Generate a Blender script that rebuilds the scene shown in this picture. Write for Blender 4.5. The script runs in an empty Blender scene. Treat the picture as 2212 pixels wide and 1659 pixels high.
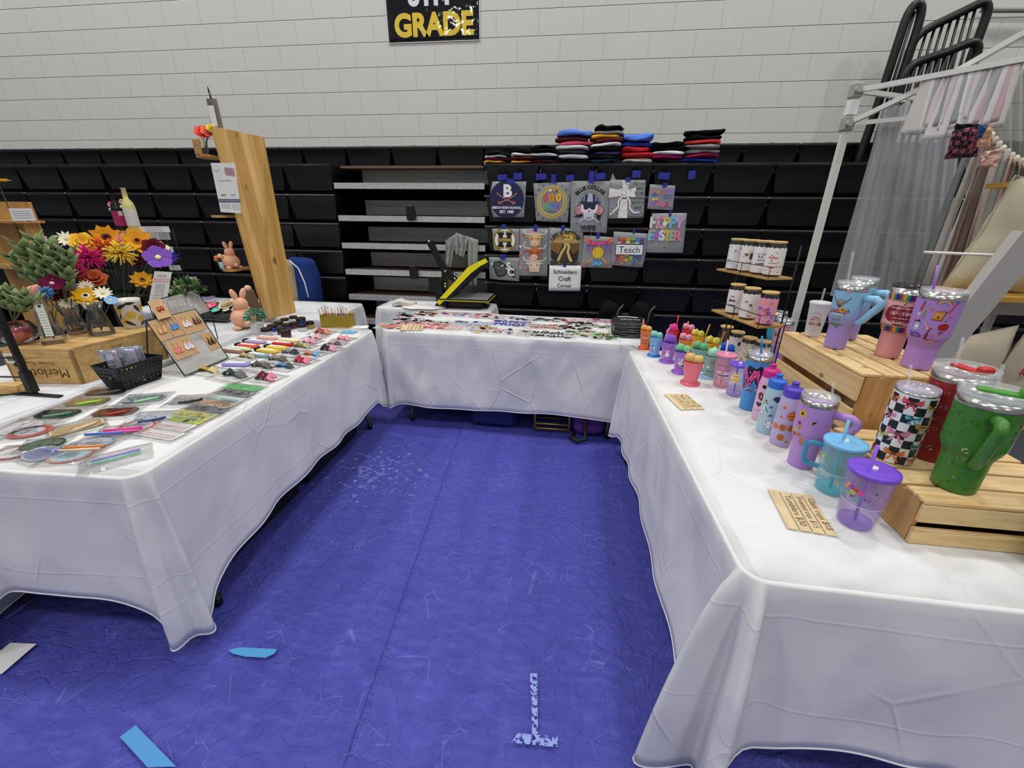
import bpy, math, random
from math import sin, cos, pi, radians, sqrt, atan2, hypot
from mathutils import Vector, Matrix, noise
S = bpy.context.scene
COL = S.collection
rnd = random.Random(7)

# ---------------------------------------------------------------- camera
CAM_F, CAM_H = 900.0, 1.51
YAW, PITCH, ROLL = radians(7.3), radians(21.83), radians(0.72)
def cam_axes():
    F = Vector((-sin(YAW)*cos(PITCH), cos(YAW)*cos(PITCH), -sin(PITCH)))
    r = Vector((cos(YAW), sin(YAW), 0)); u = r.cross(F)
    return cos(ROLL)*r + sin(ROLL)*u, -sin(ROLL)*r + cos(ROLL)*u, F
CR, CU, CF = cam_axes()
cd = bpy.data.cameras.new('camera'); cam = bpy.data.objects.new('camera', cd); COL.objects.link(cam)
cd.sensor_width = 36; cd.lens = CAM_F/2212*36; cd.clip_start = 0.05; cd.clip_end = 100
cam.matrix_world = Matrix(((CR.x, CU.x, -CF.x, 0), (CR.y, CU.y, -CF.y, 0), (CR.z, CU.z, -CF.z, CAM_H), (0, 0, 0, 1)))
S.camera = cam

# ---------------------------------------------------------------- world, gym lights, exposure
S.view_settings.view_transform = 'Standard'; S.view_settings.look = 'None'
S.view_settings.gamma = 1; S.view_settings.use_curve_mapping = False
S.view_settings.exposure = 0.0
w = bpy.data.worlds.new('gym_air'); S.world = w; w.use_nodes = True
w.node_tree.nodes['Background'].inputs[0].default_value = (0.93, 0.95, 1.0, 1)
w.node_tree.nodes['Background'].inputs[1].default_value = 0.25
def gym_lamp(x, y, power, z=8.0, size=0.7):
    l = bpy.data.lights.new('gym_lamp', 'AREA'); l.shape = 'DISK'; l.size = size; l.energy = power
    l.color = (1.0, 0.985, 0.955)
    o = bpy.data.objects.new('gym_lamp', l); o.location = (x, y, z); COL.objects.link(o)
for (x, y, p) in ((-6.5, 2.6, 270), (-2.2, 3.0, 240), (2.2, 3.0, 200), (6.5, 2.6, 210), (-6.5, -2.5, 230), (-2.2, -2.5, 170), (2.2, -2.5, 160), (6.5, -2.5, 230), (-4.3, -9.0, 190), (3, -8, 150)):
    gym_lamp(x, y, p*0.585)

# ---------------------------------------------------------------- placing things at real points on real planes
def ray(px, py): return CR*((px-1106)/CAM_F) - CU*((py-829.5)/CAM_F) + CF
def at(px, py, z):                       # point of the horizontal plane at height z
    d = ray(px, py); return Vector((0, 0, CAM_H)) + d*((z-CAM_H)/d.z)
def aty(px, py, Y):                      # point of the vertical plane y = Y
    d = ray(px, py); return Vector((0, 0, CAM_H)) + d*(Y/d.y)

# ---------------------------------------------------------------- materials
_M = {}
def lin(c): return c/12.92 if c <= 0.04045 else ((c+0.055)/1.055)**2.4
def rgb(h):
    h = h.lstrip('#'); h = h if len(h) == 6 else ''.join(q*2 for q in h)
    return tuple(lin(int(h[i:i+2], 16)/255) for i in (0, 2, 4)) + (1,)
def new_mat(name, hexc, rough=0.5, metal=0.0, spec=0.5, trans=0.0, alpha=1.0, ior=1.45, coat=0.0):
    m = bpy.data.materials.new(name); m.use_nodes = True
    b = m.node_tree.nodes['Principled BSDF']
    b.inputs['Base Color'].default_value = rgb(hexc); b.inputs['Roughness'].default_value = rough
    b.inputs['Metallic'].default_value = metal; b.inputs['Specular IOR Level'].default_value = spec
    b.inputs['Transmission Weight'].default_value = trans; b.inputs['Alpha'].default_value = alpha
    b.inputs['IOR'].default_value = ior; b.inputs['Coat Weight'].default_value = coat
    return m
def C(hexc, rough=0.5, metal=0.0, spec=0.5, alpha=1.0, coat=0.0):
    k = (hexc, rough, metal, spec, alpha, coat)
    if k not in _M: _M[k] = new_mat('paint_'+hexc.strip('#'), hexc, rough, metal, spec, 0, alpha, 1.45, coat)
    return _M[k]
def nodes(m): return m.node_tree.nodes, m.node_tree.links, m.node_tree.nodes['Principled BSDF']
def N(m, t, **kw):
    n = m.node_tree.nodes.new(t)
    for k, v in kw.items():
        if k.startswith('i_'): n.inputs[k[2:].replace('_', ' ')].default_value = v
        else: setattr(n, k, v)
    return n
def coords(m, scale=(1, 1, 1), rot=(0, 0, 0), kind='Object'):
    tc = N(m, 'ShaderNodeTexCoord'); mp = N(m, 'ShaderNodeMapping')
    mp.inputs['Scale'].default_value = scale; mp.inputs['Rotation'].default_value = rot
    m.node_tree.links.new(tc.outputs[kind], mp.inputs['Vector']); return mp.outputs[0]
def ramp(m, src, stops, interp='LINEAR'):
    r = N(m, 'ShaderNodeValToRGB'); r.color_ramp.interpolation = interp
    e = r.color_ramp.elements
    while len(e) > 1: e.remove(e[-1])
    e[0].position = stops[0][0]; e[0].color = stops[0][1]
    for p, c in stops[1:]:
        x = e.new(p); x.color = c
    m.node_tree.links.new(src, r.inputs[0]); return r.outputs[0]
def math_(m, op, a, b=None, c=None):
    n = N(m, 'ShaderNodeMath', operation=op)
    for i, v in enumerate((a, b, c)):
        if v is None: continue
        if isinstance(v, (int, float)): n.inputs[i].default_value = v
        else: m.node_tree.links.new(v, n.inputs[i])
    return n.outputs[0]
def mixc(m, f, a, b):
    n = N(m, 'ShaderNodeMix', data_type='RGBA')
    for i, v in ((0, f), (6, a), (7, b)):
        if isinstance(v, (int, float, tuple)): n.inputs[i].default_value = v
        else: m.node_tree.links.new(v, n.inputs[i])
    return n.outputs[2]
def bump(m, h, strength=0.3, dist=0.01, prev=None):
    n = N(m, 'ShaderNodeBump'); n.inputs['Strength'].default_value = strength; n.inputs['Distance'].default_value = dist
    m.node_tree.links.new(h, n.inputs['Height'])
    if prev is not None: m.node_tree.links.new(prev, n.inputs['Normal'])
    return n.outputs[0]
def noise_t(m, v, scale, detail=3, rough=0.5, dist=0.0):
    n = N(m, 'ShaderNodeTexNoise'); n.inputs['Scale'].default_value = scale; n.inputs['Detail'].default_value = detail
    n.inputs['Roughness'].default_value = rough; n.inputs['Distortion'].default_value = dist
    m.node_tree.links.new(v, n.inputs['Vector']); return n.outputs[0]
def voro(m, v, scale, feat='DISTANCE_TO_EDGE', out=0, rnd_=1.0):
    n = N(m, 'ShaderNodeTexVoronoi', feature=feat); n.inputs['Scale'].default_value = scale
    n.inputs['Randomness'].default_value = rnd_
    if feat == 'SMOOTH_F1': n.inputs['Smoothness'].default_value = .35
    m.node_tree.links.new(v, n.inputs['Vector']); return n.outputs[out]

def film_mat(name, base=.05, bumpy=0.0, scale=22):          # thin clear film: mostly see-through, glossy where it catches a lamp
    m = bpy.data.materials.new(name); m.use_nodes = True; nt, L = m.node_tree.nodes, m.node_tree.links; nt.remove(nt['Principled BSDF'])
    tr = N(m, 'ShaderNodeBsdfTransparent'); gl = N(m, 'ShaderNodeBsdfGlossy'); gl.inputs['Roughness'].default_value = .09; fr = N(m, 'ShaderNodeFresnel'); fr.inputs[0].default_value = 1.5
    if bumpy:
        b = bump(m, noise_t(m, coords(m), scale, 3, .6, 1.5), bumpy, .008); L.new(b, gl.inputs['Normal']); L.new(b, fr.inputs['Normal'])
    mx = N(m, 'ShaderNodeMixShader'); L.new(math_(m, 'MINIMUM', math_(m, 'ADD', math_(m, 'MULTIPLY', fr.outputs[0], 1.5), base), 1.0), mx.inputs[0]); L.new(tr.outputs[0], mx.inputs[1]); L.new(gl.outputs[0], mx.inputs[2])
    L.new(mx.outputs[0], nt['Material Output'].inputs[0]); return m
def wood_mat(name, light, dark, scale=1.0, axis=0, rough=0.55, knots=True, planks=0.0):
    m = new_mat(name, light, rough); nt, L, b = nodes(m)
    sc = [14*scale]*3; sc[axis] = 1.1*scale
    v = coords(m, tuple(sc))
    n1 = noise_t(m, v, 1.6, 5, 0.6, 1.2)
    sc2 = [60*scale]*3; sc2[axis] = 3*scale
    n2 = noise_t(m, coords(m, tuple(sc2)), 1.0, 3)
    c = ramp(m, n1, [(0.30, rgb(dark)), (0.55, rgb(light)), (0.8, tuple(min(1, x*1.15) for x in rgb(light)))])
    c = mixc(m, math_(m, 'MULTIPLY', n2, 0.35), c, rgb(dark))
    if planks:
        vv = N(m, 'ShaderNodeSeparateXYZ'); L.new(coords(m), vv.inputs[0])
        ax = 1 if axis != 1 else 0
        t = math_(m, 'MULTIPLY', vv.outputs[ax], planks)
        wn = N(m, 'ShaderNodeTexWhiteNoise', noise_dimensions='1D'); L.new(math_(m, 'FLOOR', t), wn.inputs['W'])
        c = mixc(m, math_(m, 'MULTIPLY', wn.outputs[0], 0.75), c, rgb(dark))
    if knots:
        sk = [7*scale]*3; sk[axis] = 4*scale
        k = voro(m, coords(m, tuple(sk)), 1.0, 'F1', 0)
        kf = ramp(m, k, [(0.0, (1, 1, 1, 1)), (0.075, (0.8, 0.8, 0.8, 1)), (0.12, (0, 0, 0, 1))])
        c = mixc(m, math_(m, 'MULTIPLY', kf, 0.8), c, rgb('#5a3212'))
    L.new(c, b.inputs['Base Color'])
    L.new(bump(m, n2, 0.08, 0.002), b.inputs['Normal'])
    return m
def cloth_mat(name, hexc, crease=0.5, fine=0.25, rough=0.75, off=(0, 0, 0)):
    m = new_mat(name, hexc, rough, spec=0.25); nt, L, b = nodes(m)
    v = coords(m)
    nz = N(m, 'ShaderNodeVectorMath', operation='SCALE')
    nn = N(m, 'ShaderNodeTexNoise'); nn.inputs['Scale'].default_value = 2.2; L.new(v, nn.inputs['Vector'])
    L.new(nn.outputs['Color'], nz.inputs[0]); nz.inputs['Scale'].default_value = 0.45
    ad = N(m, 'ShaderNodeVectorMath', operation='ADD'); L.new(v, ad.inputs[0]); L.new(nz.outputs[0], ad.inputs[1])
    n1 = noise_t(m, v, 3.0, 2, 0.5, 0.4)
    bp = bump(m, n1, fine, 0.04)
    bp = bump(m, voro(m, coords(m, (1.0, 1.0, .75), (.3, .2, .5)), 2.6, 'SMOOTH_F1'), crease*1.0, 0.09, bp)
    bp = bump(m, voro(m, coords(m, (1.2, 1.2, .6), (.5, .1, 1.1)), 6.5, 'SMOOTH_F1'), crease*.85, 0.04, bp)
    e1 = ramp(m, voro(m, coords(m, (1.0, 1.0, .7), (.9, .4, .2)), 3.1), [(0, (1, 1, 1, 1)), (0.022, (0, 0, 0, 1))])
    em = ramp(m, noise_t(m, v, 2.4, 2), [(.46, (0, 0, 0, 1)), (.62, (1, 1, 1, 1))])
    bp = bump(m, math_(m, 'MULTIPLY', e1, em), crease*.8, 0.007, bp)
    sp = N(m, 'ShaderNodeSeparateXYZ'); L.new(v, sp.inputs[0])
    for k, per in ((0, .43), (1, .46), (2, .305)):                    # ironed fold lines
        f = math_(m, 'ABSOLUTE', math_(m, 'SUBTRACT', math_(m, 'FRACT', math_(m, 'ADD', math_(m, 'DIVIDE', sp.outputs[k], per), math_(m, 'ADD', .37+off[k], math_(m, 'MULTIPLY', nn.outputs['Fac'], .03)))), .5))
        f = math_(m, 'SUBTRACT', 1.0, math_(m, 'MINIMUM', math_(m, 'MULTIPLY', f, 45.0), 1.0))
        bp = bump(m, f, 0.22, 0.004, bp)
    L.new(bp, b.inputs['Normal'])
    return m

# ---------------------------------------------------------------- mesh building
class MB:
    def __init__(s): s.v = []; s.f = []; s.mi = []; s.sm = []; s.mats = []
    def mat(s, m):
        if m not in s.mats: s.mats.append(m)
        return s.mats.index(m)
    def add(s, vs, fs, m, smooth=False, M=None):
        o = len(s.v); k = s.mat(m)
        if M is not None: vs = [M @ Vector(p) for p in vs]
        s.v += [tuple(p) for p in vs]
        for f in fs: s.f.append(tuple(i+o for i in f)); s.mi.append(k); s.sm.append(smooth)
        return s
    def box(s, c, d, m, M=None, taper=None, bev=0.0):
        x, y, z = (a/2 for a in d)
        if bev > 0:
            bb = min(bev, x*.49, y*.49, z*.49); vs = []; 
            for sz in (-1, 1):
                for (ins, zz) in (((bb, z), (0, z-bb)) if sz == 1 else ((0, z-bb), (bb, z)))[::-1] if sz == -1 else (((0, z-bb), (bb, z))):
                    X, Y = x-ins, y-ins; q = bb
                    ring = [(X, -Y+q), (X, Y-q), (X-q, Y), (-X+q, Y), (-X, Y-q), (-X, -Y+q), (-X+q, -Y), (X-q, -Y)]
                    vs += [(c[0]+a, c[1]+b_, c[2]+sz*zz) for a, b_ in ring]
            fs = [tuple(range(7, -1, -1)), tuple(range(24, 32))]
            for k in range(3):
                for i in range(8):
                    j = (i+1) % 8; fs.append((k*8+i, k*8+j, k*8+8+j, k*8+8+i))
            return s.add(vs, fs, m, False, M)
        t = taper or (1, 1)
        vs = [(c[0]+a*x*(t[0] if e > 0 else 1), c[1]+b_*y*(t[1] if e > 0 else 1), c[2]+e*z) for e in (-1, 1) for a, b_ in ((-1, -1), (1, -1), (1, 1), (-1, 1))]
        return s.add(vs, [(3, 2, 1, 0), (4, 5, 6, 7), (0, 1, 5, 4), (1, 2, 6, 5), (2, 3, 7, 6), (3, 0, 4, 7)], m, False, M)
    def lathe(s, prof, m, seg=28, M=None, smooth=True, c=(0, 0, 0), caps=True, sx=1, sy=1):
        n = len(prof); vs = []; fs = []
        for r, z in prof:
            for i in range(seg):
                a = 2*pi*i/seg; vs.append((c[0]+r*cos(a)*sx, c[1]+r*sin(a)*sy, c[2]+z))
        for k in range(n-1):
            for i in range(seg):
                j = (i+1) % seg; fs.append((k*seg+i, k*seg+j, (k+1)*seg+j, (k+1)*seg+i))
        s.add(vs, fs, m, smooth, M)
        if caps:
            for k, rev in ((0, True), (n-1, False)):
                if prof[k][0] > 1e-5:
                    vs2 = vs[k*seg:(k+1)*seg]; f = tuple(range(seg)); s.add(vs2, [f[::-1] if rev else f], m, False, M)
        return s
    def tube(s, pts, r, m, seg=8, M=None, closed=False, radii=None, sq=False):
        P = [Vector(p) for p in pts]; n = len(P); vs = []; fs = []
        up = Vector((0, 0, 1)); prev = None
        for i in range(n):
            a = P[i-1] if (i > 0 or closed) else P[i]; b = P[(i+1) % n] if (i < n-1 or closed) else P[i]
            t = (b-a)
            t = t.normalized() if t.length > 1e-9 else Vector((0, 0, 1))
            if prev is None:
                u = t.cross(up) if abs(t.z) < 0.95 else t.cross(Vector((0, 1, 0)))
                u.normalize()
            else:
                u = prev - t*prev.dot(t); u.normalize()
            prev = u; w_ = t.cross(u); rr = radii[i] if radii else r
            for k in range(seg):
                an = 2*pi*(k+(.5 if sq else 0))/seg; vs.append(P[i]+u*cos(an)*rr+w_*sin(an)*rr)
        for i in range(n if closed else n-1):
            for k in range(seg):
                j = (k+1) % seg; i2 = (i+1) % n; fs.append((i*seg+k, i2*seg+k, i2*seg+j, i*seg+j))
        if not closed: fs += [tuple(range(seg)), tuple(range((n-1)*seg, n*seg))[::-1]]
        return s.add(vs, fs, m, not sq, M)
    def ball(s, c, r, m, seg=16, rings=10, M=None, sc=(1, 1, 1), jit=0.0, freq=3.0, seed=0):
        vs = []; fs = []
        for k in range(rings+1):
            th = pi*k/rings
            for i in range(seg):
                a = 2*pi*i/seg; d = Vector((sin(th)*cos(a), sin(th)*sin(a), cos(th)))
                q = r*(1+(jit*noise.noise(d*freq+Vector((seed*3.1, seed, 0))) if jit else 0))
                vs.append((c[0]+d.x*q*sc[0], c[1]+d.y*q*sc[1], c[2]+d.z*q*sc[2]))
        for k in range(rings):
            for i in range(seg):
                j = (i+1) % seg; fs.append((k*seg+i, (k+1)*seg+i, (k+1)*seg+j, k*seg+j))
        return s.add(vs, fs, m, True, M)
    def prism(s, pts, h, m, M=None, smooth=False):      # 2D outline (x, y) extruded from z=0 to h
        n = len(pts); vs = [(x, y, 0) for x, y in pts]+[(x, y, h) for x, y in pts]
        fs = [tuple(range(n))[::-1], tuple(range(n, 2*n))]+[(i, (i+1) % n, n+(i+1) % n, n+i) for i in range(n)]
        return s.add(vs, fs, m, smooth, M)
    def grid(s, fn, nu, nv, m, smooth=True, M=None):
        vs = [fn(i/nu, j/nv) for j in range(nv+1) for i in range(nu+1)]
        fs = [(j*(nu+1)+i, j*(nu+1)+i+1, (j+1)*(nu+1)+i+1, (j+1)*(nu+1)+i) for j in range(nv) for i in range(nu)]
        return s.add(vs, fs, m, smooth, M)
    def build(s, name, parent=None, loc=None, rz=0, solid=0.0):
        me = bpy.data.meshes.new(name); me.from_pydata(s.v, [], s.f)
        for m in s.mats: me.materials.append(m)
        me.polygons.foreach_set('material_index', s.mi); me.polygons.foreach_set('use_smooth', s.sm)
        me.update()
        o = bpy.data.objects.new(name, me); COL.objects.link(o)
        if parent is not None: o.parent = parent
        if loc is not None: o.location = loc
        o.rotation_euler[2] = rz
        if solid:
            md = o.modifiers.new('thickness', 'SOLIDIFY'); md.thickness = solid; md.offset = 0
        return o
def tag(o, label, cat, group=None, kind=None):
    o['label'] = label; o['category'] = cat
    if group: o['group'] = group
    if kind: o['kind'] = kind
    return o
def thing(name, label, cat, loc=(0, 0, 0), rz=0, group=None):
    o = bpy.data.objects.new(name, None); COL.objects.link(o); o.location = loc; o.rotation_euler[2] = rz
    o.empty_display_size = 0.02
    return tag(o, label, cat, group)
def struct(o): o['kind'] = 'structure'; return o
def part_label(o, l): o['label'] = l; return o
def copy_tree(o, parent=None):
    c = o.copy(); COL.objects.link(c)
    if parent is not None: c.parent = parent
    for ch in [x for x in o.children]: copy_tree(ch, c)
    return c
def RZ(a): return Matrix.Rotation(a, 4, 'Z')
def RX(a): return Matrix.Rotation(a, 4, 'X')
def RY(a): return Matrix.Rotation(a, 4, 'Y')
def TR(x, y, z): return Matrix.Translation((x, y, z))

# ---------------------------------------------------------------- printed graphics: coloured shapes laid on a surface
_T = {}
def text_geo(s, bold=0.0):
    k = (s, bold)
    if k not in _T:
        cu = bpy.data.curves.new('t', 'FONT'); cu.body = s; cu.size = 1; cu.resolution_u = 4; cu.offset = bold
        o = bpy.data.objects.new('t', cu); COL.objects.link(o)
        me = bpy.data.meshes.new_from_object(o)
        vs = [(v.co.x, v.co.y) for v in me.vertices]; fs = [tuple(p.vertices) for p in me.polygons]
        bpy.data.objects.remove(o); bpy.data.curves.remove(cu); bpy.data.meshes.remove(me)
        x0 = min(v[0] for v in vs); x1 = max(v[0] for v in vs); y0 = min(v[1] for v in vs); y1 = max(v[1] for v in vs)
        _T[k] = ([((x-x0)/(x1-x0)-.5, (y-y0)/(y1-y0)-.5) for x, y in vs], fs, (x1-x0)/(y1-y0))
    return _T[k]
def star_pts(cx, cy, r, n=5, inner=0.45, rot=pi/2):
    return [(cx+(r if i % 2 == 0 else r*inner)*cos(rot+pi*i/n), cy+(r if i % 2 == 0 else r*inner)*sin(rot+pi*i/n)) for i in range(2*n)]
def heart_pts(cx, cy, r):
    out = []
    for i in range(18):
        t = 2*pi*i/18; out.append((cx+r*sin(t)**3, cy+r*(13*cos(t)-5*cos(2*t)-2*cos(3*t)-cos(4*t))/16))
    return out[::-1]
class Art:
    # every new shape lies one hair above the last; setting k keeps the following shapes of a loop on one level
    def __init__(s, fn, lift=0.00004, rough=0.45, name='printed_design'):
        s.mb = MB(); s.fn = fn; s.L = 1; s.mx = 1; s.kv = None; s.kl = 0; s.lift = lift; s.rough = rough; s.name = name; s.sc = 1.0; s.curved = getattr(fn, 'curved', False)
    @property
    def k(s): return s.L
    @k.setter
    def k(s, v):
        if v != s.kv: s.kv = v; s.kl = s.mx+1
        s.L = s.kl
    def col(s, c): return c if not isinstance(c, str) else C(c, s.rough)
    def add(s, pts, fs, c):
        h = s.lift*min(s.L, 90); s.mx = max(s.mx, s.L); s.L += 1
        if s.curved:                                  # split wide faces so that they follow the round surface
            P = list(pts); F = []
            st = [(f[0], f[i], f[i+1]) for f in fs for i in range(1, len(f)-1)]
            while st:
                a, b, c_ = st.pop(); e = [(abs(P[i][0]-P[j][0]), i, j, k_) for i, j, k_ in ((a, b, c_), (b, c_, a), (c_, a, b))]
                m_, i, j, k_ = max(e)
                if m_ > .006/s.sc and len(P) < 4000:
                    P.append(((P[i][0]+P[j][0])/2, (P[i][1]+P[j][1])/2)); q = len(P)-1; st += [(i, q, k_), (q, j, k_)]
                else: F.append((a, b, c_))
            pts, fs = P, F
        s.mb.add([s.fn(x*s.sc, y*s.sc, h) for x, y in pts], fs, s.col(c))
        return s
    def poly(s, pts, c): return s.add(pts, [tuple(range(len(pts)))], c)
    def fan(s, pts, c):
        n = len(pts); cx = sum(p[0] for p in pts)/n; cy = sum(p[1] for p in pts)/n
        return s.add(list(pts)+[(cx, cy)], [(i, (i+1) % n, n) for i in range(n)], c)
    def rect(s, x, y, w, h, c, nx=1, ny=1):
        pts = [(x+w*i/nx, y+h*j/ny) for j in range(ny+1) for i in range(nx+1)]
        return s.add(pts, [(j*(nx+1)+i, j*(nx+1)+i+1, (j+1)*(nx+1)+i+1, (j+1)*(nx+1)+i) for j in range(ny) for i in range(nx)], c)
    def disc(s, x, y, r, c, sy=1.0, n=20, rot=0.0):
        pts = []
        for i in range(n):
            a = 2*pi*i/n; u, v = r*cos(a), r*sy*sin(a); pts.append((x+u*cos(rot)-v*sin(rot), y+u*sin(rot)+v*cos(rot)))
        return s.fan(pts, c)
    def ring(s, x, y, r0, r1, c, n=32, a0=0.0, a1=2*pi):
        pts = [(x+r*cos(a0+(a1-a0)*i/n), y+r*sin(a0+(a1-a0)*i/n)) for i in range(n+1) for r in (r0, r1)]
        return s.add(pts, [(2*i, 2*i+1, 2*i+3, 2*i+2) for i in range(n)], c)
    def line(s, pts, w, c):
        vs = []; n = len(pts)
        for i in range(n):
            a = pts[max(i-1, 0)]; b = pts[min(i+1, n-1)]; d = hypot(b[0]-a[0], b[1]-a[1]) or 1
            nx, ny = -(b[1]-a[1])/d*w/2, (b[0]-a[0])/d*w/2
            vs += [(pts[i][0]-nx, pts[i][1]-ny), (pts[i][0]+nx, pts[i][1]+ny)]
        return s.add(vs, [(2*i, 2*i+2, 2*i+3, 2*i+1) for i in range(n-1)], c)
    def text(s, t, x, y, c, w=None, h=None, bold=0.0, rot=0.0, arc=None):
        vs, fs, asp = text_geo(t, bold)
        if w is None: w = h*asp
        if h is None: h = w/asp
        out = []
        for u, v in vs:
            px, py = u*w, v*h
            if arc:                                   # bend the line of text around a circle of radius |arc|
                a = px/arc; rr = arc+py; px, py = rr*sin(a), rr*cos(a)-arc
            out.append((x+px*cos(rot)-py*sin(rot), y+px*sin(rot)+py*cos(rot)))
        return s.add(out, fs, c)
    def star(s, x, y, r, c, n=5, inner=0.45, rot=pi/2): return s.fan(star_pts(x, y, r, n, inner, rot), c)
    def heart(s, x, y, r, c): return s.fan(heart_pts(x, y, r), c)
    def flower(s, x, y, r, c, cc='#f2c230', n=5):
        L0 = s.L
        for i in range(n): a = 2*pi*i/n+.3; s.L = L0; s.disc(x+.58*r*cos(a), y+.58*r*sin(a), r*.45, c, .75, 8, a)
        s.disc(x, y, r*.28, cc, 1, 8); return s
    def leaf(s, x, y, r, c, rot=0.0, fat=0.35):
        p = [(-1, 0), (-.5, -fat), (.1, -fat*.9), (1, 0), (.1, fat*.9), (-.5, fat)]
        return s.fan([(x+r*(a*cos(rot)-b*sin(rot)), y+r*(a*sin(rot)+b*cos(rot))) for a, b in p], c)
    def build(s, parent=None, loc=None, rz=0, name=None): return s.mb.build(name or s.name, parent, loc, rz)
def flat_map(o, u, v):
    o, u, v = Vector(o), Vector(u), Vector(v); n = u.cross(v).normalized()
    return lambda x, y, h: o+u*x+v*y+n*h
def top_map(z=0.0): return lambda x, y, h: Vector((x, y, z+h))
def cyl_map(rfun, a0):                                # x = arc length to the right, y = height; a0 = facing direction
    def f(x, y, h):
        r = rfun(y)+h; a = a0+x/max(r, .01); return Vector((r*cos(a), r*sin(a), y))
    f.curved = True
    return f
# ================================================================ SETTING
WY = 4.84
def wall_material():
    m = new_mat('painted_block', '#c6c6bf', 0.55, spec=0.3); nt, L, b = nodes(m)
    sp = N(m, 'ShaderNodeSeparateXYZ'); L.new(coords(m), sp.inputs[0])
    cb = N(m, 'ShaderNodeCombineXYZ'); L.new(sp.outputs[0], cb.inputs[0]); L.new(math_(m, 'SUBTRACT', sp.outputs[2], 2.482-0.2032*12), cb.inputs[1])
    br = N(m, 'ShaderNodeTexBrick'); L.new(cb.outputs[0], br.inputs['Vector'])
    br.inputs['Scale'].default_value = 1; br.inputs['Brick Width'].default_value = 0.4064; br.inputs['Row Height'].default_value = 0.2032
    br.inputs['Mortar Size'].default_value = 0.0045; br.inputs['Mortar Smooth'].default_value = 0.6
    n = noise_t(m, coords(m), 90, 4, 0.6)
    n2 = noise_t(m, coords(m), 1.1, 3)
    pits = ramp(m, voro(m, coords(m), 14, 'F1'), [(0, (0, 0, 0, 1)), (0.05, (1, 1, 1, 1))])
    fz = math_(m, 'FRACT', math_(m, 'ADD', math_(m, 'DIVIDE', math_(m, 'SUBTRACT', sp.outputs[2], 2.482), .2032), 50.0))
    hz = math_(m, 'SUBTRACT', 1.0, math_(m, 'MINIMUM', math_(m, 'MULTIPLY', math_(m, 'MINIMUM', fz, math_(m, 'SUBTRACT', 1.0, fz)), 45.0), 1.0))
    jo = math_(m, 'MAXIMUM', hz, math_(m, 'MULTIPLY', br.outputs['Fac'], .28))
    inv = math_(m, 'SUBTRACT', 1.0, jo)
    bp = bump(m, inv, 1.0, 0.008); bp = bump(m, n, 0.22, 0.003, bp); bp = bump(m, pits, 0.15, 0.003, bp)
    L.new(bp, b.inputs['Normal'])
    c = mixc(m, n2, rgb('#cfcfc8'), rgb('#d6d6d0'))
    L.new(mixc(m, math_(m, 'MULTIPLY', jo, 0.30), c, rgb('#8d8d86')), b.inputs['Base Color'])
    return m
mb = MB(); wm = wall_material()
mb.box((0, WY+.15, 3.4), (26, .3, 7.2), wm); struct(mb.build('wall_back'))

fm = new_mat('gym_floor_cover', '#3c4048', 0.7); mb = MB(); mb.box((0, -1.6, -.06), (26, 13.2, .1), fm); struct(mb.build('floor'))

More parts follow.
